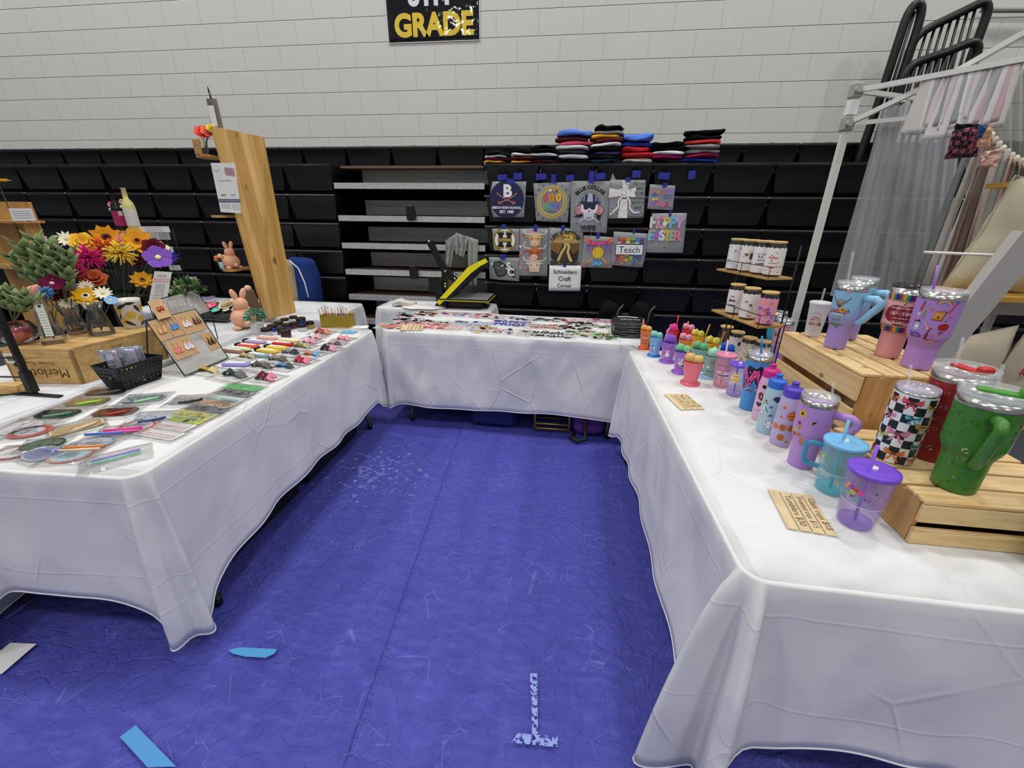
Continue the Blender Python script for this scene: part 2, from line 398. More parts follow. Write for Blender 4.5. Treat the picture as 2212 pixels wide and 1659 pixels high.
def tarp_material():
    m = new_mat('blue_tarp', '#4b49ad', 0.27, spec=0.45); nt, L, b = nodes(m)
    v = coords(m)
    sp = N(m, 'ShaderNodeSeparateXYZ'); L.new(v, sp.inputs[0])
    # woven strip tone and folds
    big = noise_t(m, coords(m, (9, .55, 1), (0, 0, radians(-6))), 1.0, 3)
    c = mixc(m, big, rgb('#4345a2'), rgb('#595bc0'))
    # crinkles
    wr = noise_t(m, coords(m, (3.0, 5.5, 1), (0, 0, .35)), 3.0, 7, 0.66, 1.9)
    wr2 = noise_t(m, coords(m, (8, 4, 1), (0, 0, -.7)), 3.4, 6, 0.62, 2.4)
    vz = N(m, 'ShaderNodeVectorMath', operation='ADD'); L.new(v, vz.inputs[0])
    nn = N(m, 'ShaderNodeTexNoise'); nn.inputs['Scale'].default_value = 3; L.new(v, nn.inputs['Vector']); L.new(nn.outputs['Color'], vz.inputs[1])
    cr = ramp(m, voro(m, vz.outputs[0], 5), [(0, (0, 0, 0, 1)), (0.05, (1, 1, 1, 1))])
    weave = N(m, 'ShaderNodeTexChecker'); weave.inputs['Scale'].default_value = 260; L.new(v, weave.inputs[0])
    bp = bump(m, wr, 0.6, 0.03); bp = bump(m, wr2, 0.45, 0.014, bp); bp = bump(m, cr, 0.4, 0.006, bp); bp = bump(m, weave.outputs[1], 0.05, 0.001, bp)
    L.new(bp, b.inputs['Normal'])
    sx = math_(m, 'SUBTRACT', sp.outputs[0], math_(m, 'ADD', -.517, math_(m, 'MULTIPLY', sp.outputs[1], -.081)))   # edge of the overlapping sheet
    ln = math_(m, 'SUBTRACT', 1.0, math_(m, 'MINIMUM', math_(m, 'MULTIPLY', math_(m, 'ABSOLUTE', sx), 170.0), 1.0))
    side = ramp(m, math_(m, 'ADD', math_(m, 'MULTIPLY', sx, 30.0), .5), [(0.35, (0, 0, 0, 1)), (.65, (1, 1, 1, 1))])
    bp = bump(m, side, .6, .006, bp); L.new(bp, b.inputs['Normal'])
    hem = math_(m, 'MULTIPLY', math_(m, 'LESS_THAN', math_(m, 'ABSOLUTE', math_(m, 'SUBTRACT', sx, .012)), .010), math_(m, 'GREATER_THAN', noise_t(m, coords(m, (3, 120, 1)), 1.0, 2), .55))
    c = mixc(m, math_(m, 'MAXIMUM', math_(m, 'MULTIPLY', ln, .45), math_(m, 'MULTIPLY', hem, .3)), c, rgb('#24235f'))
    # scratches: thin broken pale lines
    def scratches(sc, rot, th, seed):
        mp = coords(m, (sc, sc, 1), (0, 0, rot)); e = voro(m, mp, 1.0)
        a = ramp(m, e, [(0, (1, 1, 1, 1)), (th, (0, 0, 0, 1))])
        g = ramp(m, noise_t(m, coords(m, (1, 1, 1), (seed, 0, seed)), 6.0, 4), [(0.585, (0, 0, 0, 1)), (0.62, (1, 1, 1, 1))])
        return math_(m, 'MULTIPLY', math_(m, 'MULTIPLY', a, g), .7)
    s1 = scratches(5.1, .4, 0.010, .7); s2 = scratches(13, 1.1, 0.020, 1.9)
    flecks = ramp(m, noise_t(m, v, 75, 2, .6), [(0.72, (0, 0, 0, 1)), (0.74, (1, 1, 1, 1))])
    # worn flaking patch
    vs_ = N(m, 'ShaderNodeVectorMath', operation='DISTANCE'); L.new(v, vs_.inputs[0]); vs_.inputs[1].default_value = (-1.16, 2.12, 0)
    fall = ramp(m, vs_.outputs['Value'], [(0.0, (1, 1, 1, 1)), (0.55, (0, 0, 0, 1))])
    fl = math_(m, 'ADD', noise_t(m, coords(m, (1, 1.0, 1), (0, 0, .35)), 26, 5, 0.65), math_(m, 'MULTIPLY', fall, 0.17))
    flk = ramp(m, fl, [(0.68, (0, 0, 0, 1)), (0.70, (1, 1, 1, 1))])
    flk = math_(m, 'MULTIPLY', flk, ramp(m, fall, [(0.02, (0, 0, 0, 1)), (0.1, (1, 1, 1, 1))]))
    tot = math_(m, 'MINIMUM', math_(m, 'ADD', math_(m, 'ADD', s1, s2), math_(m, 'ADD', flk, math_(m, 'MULTIPLY', flecks, .5))), 1.0)
    L.new(mixc(m, math_(m, 'MULTIPLY', tot, 0.6), c, rgb('#8f9ae0')), b.inputs['Base Color'])
    return m
TARP = tarp_material()
mb = MB()
def tarpz(x, y):
    z = 0.004*noise.noise(Vector((x*2.1, y*2.1, 3)))+0.0035*noise.noise(Vector((x*7, y*3, 8)))
    xs = -0.73+(2.63-y)*0.081
    if x > xs: z += 0.006*math.exp(-(x-xs)*9)           # the overlapping sheet
    yb = 2.62+0.05*sin(x*2.5)
    z += 0.012*math.exp(-((y-yb)/.025)**2)*(0.5+0.5*noise.noise(Vector((x*1.3, 0, 0))))
    return z
NX, NY = 230, 220
mb.grid(lambda u, v: (-3.4+5.0*u, -0.6+4.5*v, tarpz(-3.4+5.0*u, -0.6+4.5*v)), NX, NY, TARP)
tag(mb.build('tarp'), 'creased shiny blue tarp covering the floor between the tables', 'tarp')

# ---------------------------------------------------------------- bleachers
SEAT = new_mat('black_seat_plastic', '#17171a', 0.42, spec=0.45); _n, _l, _b = nodes(SEAT)
_l.new(bump(SEAT, noise_t(SEAT, coords(SEAT), 240, 2), 0.12, 0.001), _b.inputs['Normal'])
DARK = C('#050506', 0.9, spec=0.1)
CLIP = C('#c4c6ca', .25, .8)
def seat_mesh(w, h, lipd=0.03):
    mb = MB(); n = 10; prof = []
    # profile across depth: top nose rounded then face down, slightly receding
    pts = [(0.30, 0.0), (0.04, 0.0)]+[(0.018-0.018*sin(a)+0.0, -0.018+0.018*cos(a)) for a in [k*pi/2/5 for k in range(6)]]+[(0.004, -0.035), (0.012, -0.045), (0.022, -h*.6), (0.034, -h)]
    def half(z):
        t = min(1, max(0, -z/h)); return w/2-0.006-0.034*t**1.6
    vs = []; fs = []
    m = len(pts)
    for k, (y, z) in enumerate(pts):
        hw = half(z); vs += [(-hw, y, z), (-hw*.5, y-.002, z), (0, y-.003, z), (hw*.5, y-.002, z), (hw, y, z)]
    for k in range(m-1):
        for i in range(4): fs.append((k*5+i, (k+1)*5+i, (k+1)*5+i+1, k*5+i+1))
    mb.add(vs, fs, SEAT, True)
    side = [k*5 for k in range(m)]; side2 = [k*5+4 for k in range(m)]
    mb.add(vs+[(-w/2+.05, .3, -h), (w/2-.05, .3, -h)], [tuple(side[::-1])+(5*m,), tuple(side2)+(5*m+1,)], SEAT)
    mb.prism([(-.03, .03), (.03, .03), (.02, .012), (-.02, .012)], .0015, C('#0a0a0b', .3), TR(0, 0, 0.0))
    mb.box((-w/2, .012, -.008), (.012, .02, .012), CLIP); mb.box((-w/2+.006, .05, -.06), (.006, .01, .028), CLIP)
    return mb
seat_proto = None
def seats(parent, xs, y, z, w, h):
    global seat_proto
    for x in xs:
        if seat_proto is None or seat_proto.get(
            'k') != (round(w*1000), round(h*1000)):
            o = seat_mesh(w, h).build('seat_module', parent, (x, y, z)); seat_proto = {'k': (round(w*1000), round(h*1000)), 'o': o}
        else:
            o = seat_proto['o'].copy(); COL.objects.link(o); o.parent = parent; o.location = (x, y, z)
RZS = [1.943-.2525*k for k in range(8)]
def bank(label, x0, n, pitch, rows, dirn):
    t = thing('bleacher_bank', label, 'bleacher', (0, 0, 0))
    xs = [x0+dirn*pitch*(k+.5) for k in range(n)]; e = [x0+dirn*pitch*k for k in range(0, n+1)]
    for r in rows: seats(t, xs, 4.0, RZS[r], pitch, .222)
    mb = MB(); a, b_ = min(e)+.02, max(e)-.02
    mb.box(((a+b_)/2, 4.37, 1.0), (b_-a, .64, 1.8), DARK)
    mb.build('frame_body', t)
    mb = MB(); mb.box(((a+b_)/2, 4.33, 1.93), (b_-a+.03, .66, .02), C('#101012', .5)); mb.build('deck', t)
    return t
bank('left bank of closed black plastic bleacher seats in six rows behind the flowers', -2.196, 11, .485, range(0, 6), -1)
bank('right bank of closed black plastic bleacher seats where the shirt transfers hang', -0.775, 12, .476, range(0, 7), 1)
t = thing('bleacher_row', 'topmost black bleacher seat row along the grey block wall', 'bleacher')
xs = [-0.895+.485*(k+.5) for k in range(-13, 12)]
seats(t, xs, 4.60, 2.165, .485, .205)
mb = MB(); mb.box((-.6, 4.78, 2.05), (12.2, .12, .2), DARK); mb.build('frame_body', t)

# aisle between the banks
def galv():
    m = new_mat('galvanised_steel', '#9c9e9d', 0.45, 0.55); nt, L, b = nodes(m)
    n = noise_t(m, coords(m), 60, 4, .65); n2 = noise_t(m, coords(m, (1, 1, 8)), 3, 3)
    c = mixc(m, n, rgb('#7f8180'), rgb('#b4b6b5'))
    L.new(mixc(m, ramp(m, n2, [(.55, (0, 0, 0, 1)), (.8, (.5, .5, .5, 1))]), c, rgb('#5b554d')), b.inputs['Base Color'])
    return m
GALV = galv(); LIP = new_mat('tread_lip', '#c3c6c8', 0.4, 0.35)
_nt, _L, _b2 = nodes(LIP)
_L.new(mixc(LIP, ramp(LIP, noise_t(LIP, coords(LIP), 45, 5, .7), [(.35, (0, 0, 0, 1)), (.7, (1, 1, 1, 1))]), rgb('#b4b7b9'), rgb('#d3d6d8')), _b2.inputs['Base Color'])
PLY = wood_mat('worn_plywood', '#6b4a38', '#3a2820', 1.5, 0, .6, False)
t = thing('bleacher_aisle', 'open bleacher aisle with galvanised steel treads between the two seat banks', 'bleacher')
for k in range(6):
    zt = 1.755-.2475*k if k else 1.785
    mb = MB(); mb.box((-1.485, 4.0, zt-.025), (1.41, .012, .05), LIP); mb.box((-1.485, 4.03, zt-.002), (1.41, .06, .004), LIP); mb.build('tread_lip', t)
    mb = MB(); mb.box((-1.485, 4.17, zt-.012), (1.38, .26, .016), PLY); mb.build('tread_deck', t)
    mb = MB(); mb.box((-1.42, 4.31, zt+.075), (1.26, .02, .135), GALV); mb.build('riser_panel', t)
mb = MB(); mb.box((-1.485, 4.45, .97), (1.36, .25, 1.86), DARK); mb.box((-1.485, 4.31, 1.925), (1.36, .4, .02), C('#6d5b49', .5)); mb.build('frame_body', t)
for (px, py) in ((887, 460), (893, 588)):
    p = aty(px, py, 3.985); mb = MB(); mb.box((p.x, 3.985, p.z), (.075, .04, .13), C('#0c0c0d', .5), bev=.01); mb.box((p.x+.03, 3.97, p.z-.02), (.04, .03, .08), C('#0c0c0d', .5)); mb.build('row_bracket', t)

# wall banner
t = thing('wall_banner', 'glossy black grade banner with yellow letters high on the block wall', 'banner')
p0 = aty(841, 94, WY-.004); wB = .905; hB = .62
gb = new_mat('banner_vinyl', '#141317', 0.06, spec=0.6); _nt, _L, _b2 = nodes(gb)
_L.new(bump(gb, noise_t(gb, coords(gb), 5, 2), 0.7, 0.02), _b2.inputs['Normal'])
mb = MB(); mb.grid(lambda u, v: (p0.x+wB*u, WY-.006, p0.z+hB*v), 20, 14, gb); o = mb.build('banner_sheet', t, solid=.002)
yb = new_mat('banner_yellow', '#e8c84a', 0.08); _nt, _L, _b2 = nodes(yb); _L.new(bump(yb, noise_t(yb, coords(yb), 5, 2), 0.7, 0.02), _b2.inputs['Normal'])
wb_ = new_mat('banner_white', '#e8e6f0', 0.08)
a = Art(flat_map((p0.x, WY-.0085, p0.z), (1, 0, 0), (0, 0, 1)))
a.text('GRADE', wB*.5+.005, .135, yb, w=.78, h=.192, bold=.045)
a.text('8TH', wB*.46, .368, wb_, w=.40, h=.19, bold=.045)
a.build(t)
mb = MB()
for (x, z, w_, h_) in ((p0.x+wB/2, p0.z, wB, .006), (p0.x+wB, p0.z+hB/2, .006, hB), (p0.x, p0.z+hB/2, .003, hB)): mb.box((x, WY-.006, z), (w_, .006, h_), C('#d6d6d6', .4))
mb.build('banner_edge', t)

# ---------------------------------------------------------------- cloth covered tables
WHITE_CLOTH = cloth_mat('white_polyester_cloth', '#e4e4e4', 0.45, 0.22)
CRUMPLED = cloth_mat('crumpled_white_cloth', '#e4e4e4', 0.75, 0.3)
def drape(name, label, quad, zt, drop, mat, tails=None, flare=.02, wave=.012, seed=0, cr=.05, group='white tablecloths', extra=None):
    # quad: corners counter-clockwise seen from above
    tails = tails or {}
    Q = [Vector((x, y, 0)) for x, y in quad]; n = len(Q); P = []   # (pos, normal, corner index, signed distance)
    for i in range(n):
        a, b, c = Q[i-1], Q[i], Q[(i+1) % n]
        d1 = (a-b).normalized(); d2 = (c-b).normalized()
        n1 = Vector((-d1.y, d1.x, 0)); n1 = -n1 if n1.dot(b-sum(Q, Vector())/n) < 0 else n1
        n2 = Vector((-d2.y, d2.x, 0)); n2 = -n2 if n2.dot(b-sum(Q, Vector())/n) < 0 else n2
        cc = b+(d1+d2)*cr
        K = 44
        for k in range(K+1):
            s_ = k/K; nn = (n1*(1-s_)+n2*s_).normalized()
            P.append((cc+nn*cr, nn, i, (s_-.5)*cr*pi/2, s_))
        p0, p1 = cc+n2*cr, None
        e = (c-b).length-2*cr; m = max(4, int(e/.02))
        for k in range(1, m):
            dd = e*k/m; dn = min(dd, e-dd); idx = i if dd < e/2 else (i+1) % n
            P.append((p0+d2*dd, n2, idx, (dn+cr*pi/4)*(1 if dd < e/2 else -1), None))
    rows = [0, .004, .008, .011]+[.011+(1-.011)*((k+1)/16) for k in range(16)]
    V = []; arc = 0
    for j, (p, nn, ci, d, sa) in enumerate(P):
        if j: arc += (p-P[j-1][0]).length
        tl, spread, A = tails.get(ci, (1.25, .10, .05))
        g = math.exp(-(abs(d)/spread)**1.6)
        L_ = drop*(1+(tl-1)*g)*(1+.035*noise.noise(Vector((arc*1.7, seed, 0)))+.02*sin(arc*5+seed))
        for k, r in enumerate(rows):
            if k < 4:
                an = [0, .35, .75, 1.2][k]; off = .010*sin(an); z = zt-.010*(1-cos(an))
            else:
                v = (r-.011)/(1-.011)
                lobes = (math.exp(-((sa-.24)/.13)**2)+math.exp(-((sa-.76)/.13)**2)*.92) if sa is not None else .10*math.exp(-((abs(d)-cr*.8)/.03)**2)-.10*math.exp(-((abs(d)-.10)/.04)**2)
                out = .010+flare*v+A*lobes*(v**.6)*(1-.15*v)+ wave*v*(noise.noise(Vector((arc*4.2, seed, v*1.1)))*1.4+sin(arc*19+3*noise.noise(Vector((arc*1.3, 0, seed))))*.5)*(1-g*.6)
                if extra: out += extra(p, v)
                off = max(out, .006); z = zt-.008-L_*v
            V.append((p.x+nn.x*off, p.y+nn.y*off, max(z, .012)))
    R = len(rows); NP = len(P); F = []
    for j in range(NP):
        j2 = (j+1) % NP
        for k in range(R-1): F.append((j*R+k, j*R+k+1, j2*R+k+1, j2*R+k))
    mb = MB(); mb.add(V, F, mat, True)
    ctr = sum((p for p, *_ in P), Vector())/NP
    top = [V[j*R] for j in range(NP)]; tv = list(top); tf = []
    rings = 6
    for q in range(1, rings): tv += [(ctr.x+(x-ctr.x)*(1-q/rings), ctr.y+(y-ctr.y)*(1-q/rings), zt) for x, y, z in top]
    tv.append((ctr.x, ctr.y, zt))
    for q in range(rings-1):
        for j in range(NP): j2 = (j+1) % NP; tf.append((q*NP+j, q*NP+j2, (q+1)*NP+j2, (q+1)*NP+j))
    for j in range(NP): tf.append(((rings-1)*NP+j, (rings-1)*NP+(j+1) % NP, rings*NP))
    mb.add(tv, tf, mat, True)
    # hem
    o = mb.build(name, solid=.0016)
    mb2 = MB(); hp = [V[j*R+R-1] for j in range(NP)]
    mb2.tube([(x, y, z) for x, y, z in hp], .0032, C('#f2f2f2', .7), 5, None, True); mb2.build('hem', o)
    tag(o, label, 'tablecloth', group)
    return o
LEGM = C('#6a6a66', .4, .6)
def folding_table(label, quad, zt, group='folding tables'):
    Q = [Vector((x, y, 0)) for x, y in quad]; c = sum(Q, Vector())/4
    t = thing('folding_table', label, 'table', (c.x, c.y, 0), 0, group)
    mb = MB(); mb.prism([((q-c)*.985).xy[:] for q in Q], .035, C('#cfcfca', .6), TR(0, 0, zt-.045)); mb.build('tabletop', t)
    for i in range(4):
        q = (Q[i]-c); e = (Q[(i+1) % 4]-Q[i]); lg = e if (e.length > (Q[i-1]-Q[i]).length) else (Q[i-1]-Q[i])
        sh = (Q[i-1]-Q[i]) if lg is e else e
        a = q+lg.normalized()*.16+sh.normalized()*.09
        f = a-sh.normalized()*.05
        pts = [(a.x, a.y, zt-.05), (a.x, a.y, zt*.55), (a.x*.8+f.x*.2, a.y*.8+f.y*.2, zt*.3), (f.x, f.y, .05)]
        P = []
        for k in range(len(pts)-1):
            for s_ in range(4): P.append([pts[k][j]+(pts[k+1][j]-pts[k][j])*s_/4 for j in range(3)])
        P.append(pts[-1])
        mb = MB(); mb.tube(P, .013, LEGM, 10); lo = mb.build('leg', t)
        mb = MB(); mb.tube([(f.x, f.y, .055), (f.x, f.y, .012)], .018, C('#0d0d0d', .6), 10); mb.build('foot_cap', lo)
    return t
LT = [(-1.306, .936), (-1.383, 2.80), (-2.12, 2.78), (-2.10, .90)]
BT = [(-1.315, 2.800), (.503, 2.729), (.62, 3.440), (-1.300, 3.478)]
RT = [(.455, .795), (1.215, .790), (1.19, 2.66), (.415, 2.60)]
TZ = .74
folding_table('folding table under the cloth with the packaged bag tags', LT, TZ)
folding_table('folding table under the cloth with the printed transfers', BT, TZ)
folding_table('folding table under the cloth with the cups and tumblers', RT, TZ)
drape('tablecloth', 'white cloth on the left table under the packaged tags and hair bows', LT, TZ, .50, WHITE_CLOTH, {0: (1.34, .10, .065), 1: (1.25, .08, .05)}, .02, .014, 1)
drape('tablecloth', 'crumpled white cloth on the back table under the printed transfers', BT, TZ, .555, CRUMPLED, {0: (1.1, .06, .03), 1: (1.05, .06, .03)}, .015, .006, 5)
drape('tablecloth', 'white cloth on the right table under the cups and wooden crates', RT, TZ, .52, WHITE_CLOTH, {0: (1.36, .11, .19), 3: (1.15, .09, .06)}, .02, .012, 9)
N1 = [(-2.17, .80), (-2.20, 2.85), (-2.98, 2.85), (-2.96, .80)]
N2 = [(-1.84, 3.02), (-1.90, 3.70), (-3.7, 3.70), (-3.7, 3.02)]
PT = [(-1.70, 3.55), (-.66, 3.55), (-.66, 3.93), (-1.70, 3.93)]
for q, lab, lab2 in ((N1, 'folding table under the felt flowers and wine crate', 'white cloth under the felt flowers and the upside-down wine crate'),
               (N2, 'folding table under the tall pine shelf board', 'white cloth under the tall pine board and peach rabbit'),
               (PT, 'small folding table under the heat press', 'white cloth under the yellow and black heat press')):
    folding_table(lab, q, TZ); drape('tablecloth', lab2, q, TZ, .69 if q is N1 else .5, cloth_mat('cloth', '#dedfe3', .5, .25), {0: (1.12, .1, .24) if q is N1 else (1.2, .1, .06)}, .02 if q is N1 else .006, .012, rnd.random()*9)
# ================================================================ RIGHT TABLE
STEEL = new_mat('brushed_steel', '#c4c2be', 0.22, 1.0)
CLEARP = new_mat('clear_plastic', '#f2f4f8', 0.06, trans=0.0, alpha=0.22, spec=0.8)
FROST = new_mat('frosted_plastic', '#e6e6ea', 0.35, alpha=0.72)
def tint(hexc, a=0.45): return new_mat('tinted_plastic', hexc, 0.05, alpha=a, spec=0.8)
def at_h(b, ztop_px, z0):        # height of something standing at point b whose top shows at image row ztop_px
    lo, hi = z0-.2, 4
    for _ in range(40):
        m = (lo+hi)/2; d = Vector((b.x, b.y, m-CAM_H)); y = 829.5-CAM_F*d.dot(CU)/d.dot(CF)
        if y > ztop_px: lo = m
        else: hi = m
    return lo
def face_cam(b): return atan2(-b.y, -b.x)
def straw(parent, x, y, z0, L, m, lean=(0, 0), r=.0038, name='straw'):
    mb = MB(); mb.tube([(x, y, z0), (x+lean[0]*.5, y+lean[1]*.5, z0+L*.5), (x+lean[0], y+lean[1], z0+L)], r, m, 10); return mb.build(name, parent)
def lid_ring(mb, r, z, m, h=.012):
    mb.lathe([(r*.2, z), (r*.86, z), (r*.9, z+h*.7), (r*.99, z+h), (r*1.02, z+h*.4), (r*1.0, z-h*.2), (r*.97, z-h*.3)], m, 36, caps=False)
    mb.lathe([(0.0001, z+.001), (r*.2, z+.001)], m, 20, caps=False)
    mb.box((r*.3, 0, z+.005), (r*.5, r*.45, .007), m, bev=.002); mb.lathe([(r*.14, z), (r*.14, z+.007), (r*.1, z+.007), (r*.1, z)], m, 16, c=(-r*.45, 0, 0), caps=False)
LEG = 0
def tumbler(label, b, h, rb, rt, body, group=None, lid=CLEARP, neck=.42, taper=.55, handle=None, hang=0.0, rz=None, strawc=None, sl=.06, splace=(-.4, 0), name='tumbler', ring=True, steel_h=.02, body2=None, art=None, cat='tumbler'):
    t = thing(name, label, cat, b, 0, group)
    fa = face_cam(b)
    hb = h-.016                                           # body height
    zn = hb*neck
    def R(z):
        if taper is None: return rb+(rt-rb)*min(1, max(0, z/hb))
        if z < zn-.02: return rb*(.96+.04*z/zn)+ (rt*taper-rb*.0)*0
        if z < zn+.02: s_ = (z-(zn-.02))/.04; s_ = s_*s_*(3-2*s_); return rb+(rt*.93-rb)*s_
        return rt*(.93+.07*(z-zn)/(hb-zn))
    zs = [0.004, .012]+[hb*k/22 for k in range(2, 22)]+([zn-.02, zn-.01, zn, zn+.01, zn+.02] if taper is not None else [])+[hb-steel_h]
    zs = sorted(set(round(z, 5) for z in zs if z <= hb-steel_h+1e-6))
    prof = [(R(.01)*.9, 0)]+[(R(z), z) for z in zs]
    mb = MB(); mb.lathe(prof, body, 40)
    if body2 is not None: pass
    mb.build('cup_body', t)
    if ring:
        mb = MB(); mb.lathe([(R(hb)*1.0, hb-steel_h), (R(hb)*1.003, hb), (R(hb)*.93, hb), (R(hb)*.93, hb-.03)], STEEL, 40, caps=False); mb.build('steel_rim', t)
    if lid is not None:
        mb = MB(); lid_ring(mb, R(hb)*.985, hb, lid); lo = mb.build('lid', t); lo.rotation_euler[2] = fa+.6
    if handle is not None:
        hm, ha, ht, hbt, out = handle
        a = fa+ha; c_, s_ = cos(a), sin(a)
        r1 = R(ht)-.003; r2 = R(hbt)-.003
        P = [(r1, ht)]+[(r1+out*.75, ht+.004)]+[(r1+out-.012*(1-sin(k*pi/8)), ht-.012*(1-cos(k*pi/8))*1.3) for k in range(1, 5)]+[(r1+out-.002-(.006*k), ht-.02-(ht-hbt-.03)*k/6) for k in range(1, 6)]+[(r1+out-.045, hbt+.004), (r2, hbt)]
        mb = MB(); mb.tube([(x*c_, x*s_, z) for x, z in P], .011, hm, 12, radii=[.013]*2+[.0125]*(len(P)-4)+[.011]*2)
        mb.build('handle', t)
    if strawc is not None:
        straw(t, splace[0]*rt*cos(fa+1.57), splace[0]*rt*sin(fa+1.57)+splace[1]*rt, .02 if lid is not None and lid.name.startswith('tint') else hb, (hb-.02+sl) if lid is not None and lid.name.startswith('tint') else sl+.004, strawc, (0.012*cos(fa-1.57), .006))
    if art:
        A = Art(cyl_map(lambda z: R(z)+.0003, fa)); art(A, hb, R); A.build(t)
    return t

def speck(A, w, z0, z1, cols, n, r=(.003, .006), seed=1):
    q = random.Random(seed)
    for _ in range(n): A.k = 2; A.disc(q.uniform(-w, w), q.uniform(z0, z1), q.uniform(*r), q.choice(cols), q.uniform(.5, 1), 7, q.uniform(0, 3))
def basketball(A, x, y, r):
    A.disc(x, y, r*1.06, '#5b2a10', 1, 18); A.disc(x, y, r, '#e8893a', 1, 18)
    A.line([(x-r, y), (x+r, y)], r*.09, '#3a1a0c'); A.line([(x, y-r), (x, y+r)], r*.09, '#3a1a0c')
    for s_ in (-1, 1): A.line([(x+s_*r*(.78-.38*cos(k*.35-1.05)), y+r*.85*sin(k*.35-1.05)/.87) for k in range(7)], r*.09, '#3a1a0c')
def sunflower(A, x, y, r):
    for i in range(9): A.k = 3; A.leaf(x+.65*r*cos(i*.7), y+.65*r*sin(i*.7), r*.42, '#e3b13a', i*.7, .45)
    A.disc(x, y, r*.34, '#4a2a14', 1, 10)

# --- tumblers and bottles standing in the row
W9 = C('#b8e0f4', .5)
def g_lav(A, hb, R):
    sunflower(A, -.034, hb*.80, .016)
    for (x, y, c) in ((-.036, .66, '#a8387a'), (-.042, .55, '#c7d65a'), (-.03, .60, '#d8a02c'), (-.046, .48, '#b23a3a'), (-.028, .50, '#d97a2a'), (-.016, .44, '#e0a030')):
        A.k = 2; A.leaf(x, hb*y, .009, '#5c6a38', 1.2); A.flower(x, hb*y, .008, c, '#46301c')
    A.star(-.014, hb*.40, .014, '#7c7468', 8, .25); A.disc(-.012, hb*.41, .005, '#e0882a')
    A.leaf(.0, hb*.72, .006, '#d8902a', 2.4, .7); A.leaf(.006, hb*.725, .006, '#2c2018', .6, .6)
    A.leaf(.002, hb*.705, .004, '#2c2018', 2.2, .6)
LAV = C('#b087cf', .55); 
tumbler('lilac handled tumbler with sunflower stickers at the front of the upright bottles', at(1727, 1003, TZ), .262, .039, .052, C('#b58bd3', .5), handle=(C('#b58bd3', .5), 1.35, .205, .085, .062), strawc=CLEARP, splace=(.55, -.1), sl=.055, art=g_lav)
def bottle(label, b, h, r, body, lidc, art=None):
    t = thing('squeeze_bottle', label, 'bottle', b, 0, 'squeeze bottles with coloured caps'); fa = face_cam(b); hb = h*.80
    def R(z):
        u = z/hb
        return r*(1-.05*max(0, 1-abs(u-.0)*8))*(1.0 if u < .78 else 1-.16*((u-.78)/.22)**1.3)
    mb = MB(); mb.lathe([(r*.88, 0)]+[(R(hb*k/20), .004+(hb-.004)*k/20) for k in range(21)], body, 36); mb.build('bottle_body', t)
    mb = MB(); rl = r*.86
    mb.lathe([(rl, hb-.002), (rl*1.03, hb+.004), (rl*1.03, hb+.024), (rl*.98, hb+.028), (rl*.62, hb+.031), (rl*.5, hb+.034)], lidc, 36); lo = mb.build('cap', t)
    mb = MB(); mb.lathe([(.0125, hb+.03), (.0115, hb+.040), (.0095, hb+.042), (.0095, h-.004), (.012, h-.003), (.012, h+.003), (.009, h+.004)], lidc, 20); mb.build('spout', lo)
    if art: A = Art(cyl_map(lambda z: R(z)+.0003, fa)); art(A, hb, R); A.build(t)
    return t
def g_pinkb(A, hb, R):
    A.disc(-.012, hb*.80, .009, '#241c24', .9); A.disc(-.03, hb*.84, .002, '#222'); A.disc(-.016, hb*.58, .012, '#7a2026', 1.5, 12, .3); A.line([(-.016, hb*.54), (-.015, hb*.62)], .0015, '#fff')
    A.heart(-.018, hb*.40, .012, '#2c2430'); A.line([(-.035, hb*.25), (-.02, hb*.26), (-.014, hb*.29), (-.008, hb*.23), (.004, hb*.26)], .0012, '#444')
def g_blueb(A, hb, R):
    A.disc(.012, hb*.80, .012, '#26305f', .8); A.disc(.016, hb*.76, .006, '#26305f')
    A.leaf(-.022, hb*.86, .008, '#e8d36a', .5); A.disc(-.022, hb*.72, .005, '#a8303a'); A.line([(-.025, hb*.70), (-.02, hb*.60), (-.03, hb*.5)], .004, '#f2f2f2'); A.line([(-.02, hb*.60), (-.008, hb*.5)], .003, '#2b2b33'); A.line([(-.034, hb*.66), (-.012, hb*.68)], .0025, '#2b2b33')
    A.star(0, hb*.62, .008, '#5868b8', 6, .6); A.disc(-.03, hb*.46, .009, '#f2e0e4'); A.ring(-.03, hb*.46, .006, .008, '#9a5468', 14)
    A.star(.006, hb*.44, .010, '#4a7ac0', 5, .5); A.disc(-.001, hb*.42, .004, '#e87a3a'); A.star(.006, hb*.54, .003, '#202030')
    A.disc(.006, hb*.24, .0155, '#1e1e22', 1, 20); A.disc(.006, hb*.24, .0148, '#f4f4f2', 1, 20)
    for s_ in (-1, 1): A.line([(.006+s_*(.0075+.004*cos(k*.5-1)), hb*.24+.013*sin(k*.5-1)/.85) for k in range(5)], .0012, '#b03038')
    A.disc(-.036, hb*.27, .004, '#c8d850'); A.disc(-.028, hb*.36, .003, '#e0c040')
def g_lavb(A, hb, R):
    for (x, y, r) in ((-.013, .80, .0052), (.018, .66, .0165), (-.016, .61, .0042), (-.030, .40, .010), (-.004, .41, .0115), (.024, .42, .0115), (-.002, .21, .0115), (.02, .14, .004)): basketball(A, x, hb*y, r)
bottle('pale pink squeeze bottle with a hot pink cap and football stickers', at(1641, 906, TZ), .24, .0345, C('#ddb2d2', .35), C('#d2268c', .4), g_pinkb)
bottle('pale blue squeeze bottle with a blue cap and sport stickers', at(1652, 932, TZ), .237, .0345, C('#a9cbd8', .35), C('#2f6fd4', .4), g_blueb)
bottle('pale lavender squeeze bottle with a purple cap and basketball stickers', at(1683, 958, TZ), .242, .0355, C('#bcaed6', .35), C('#5a42c4', .4), g_lavb)
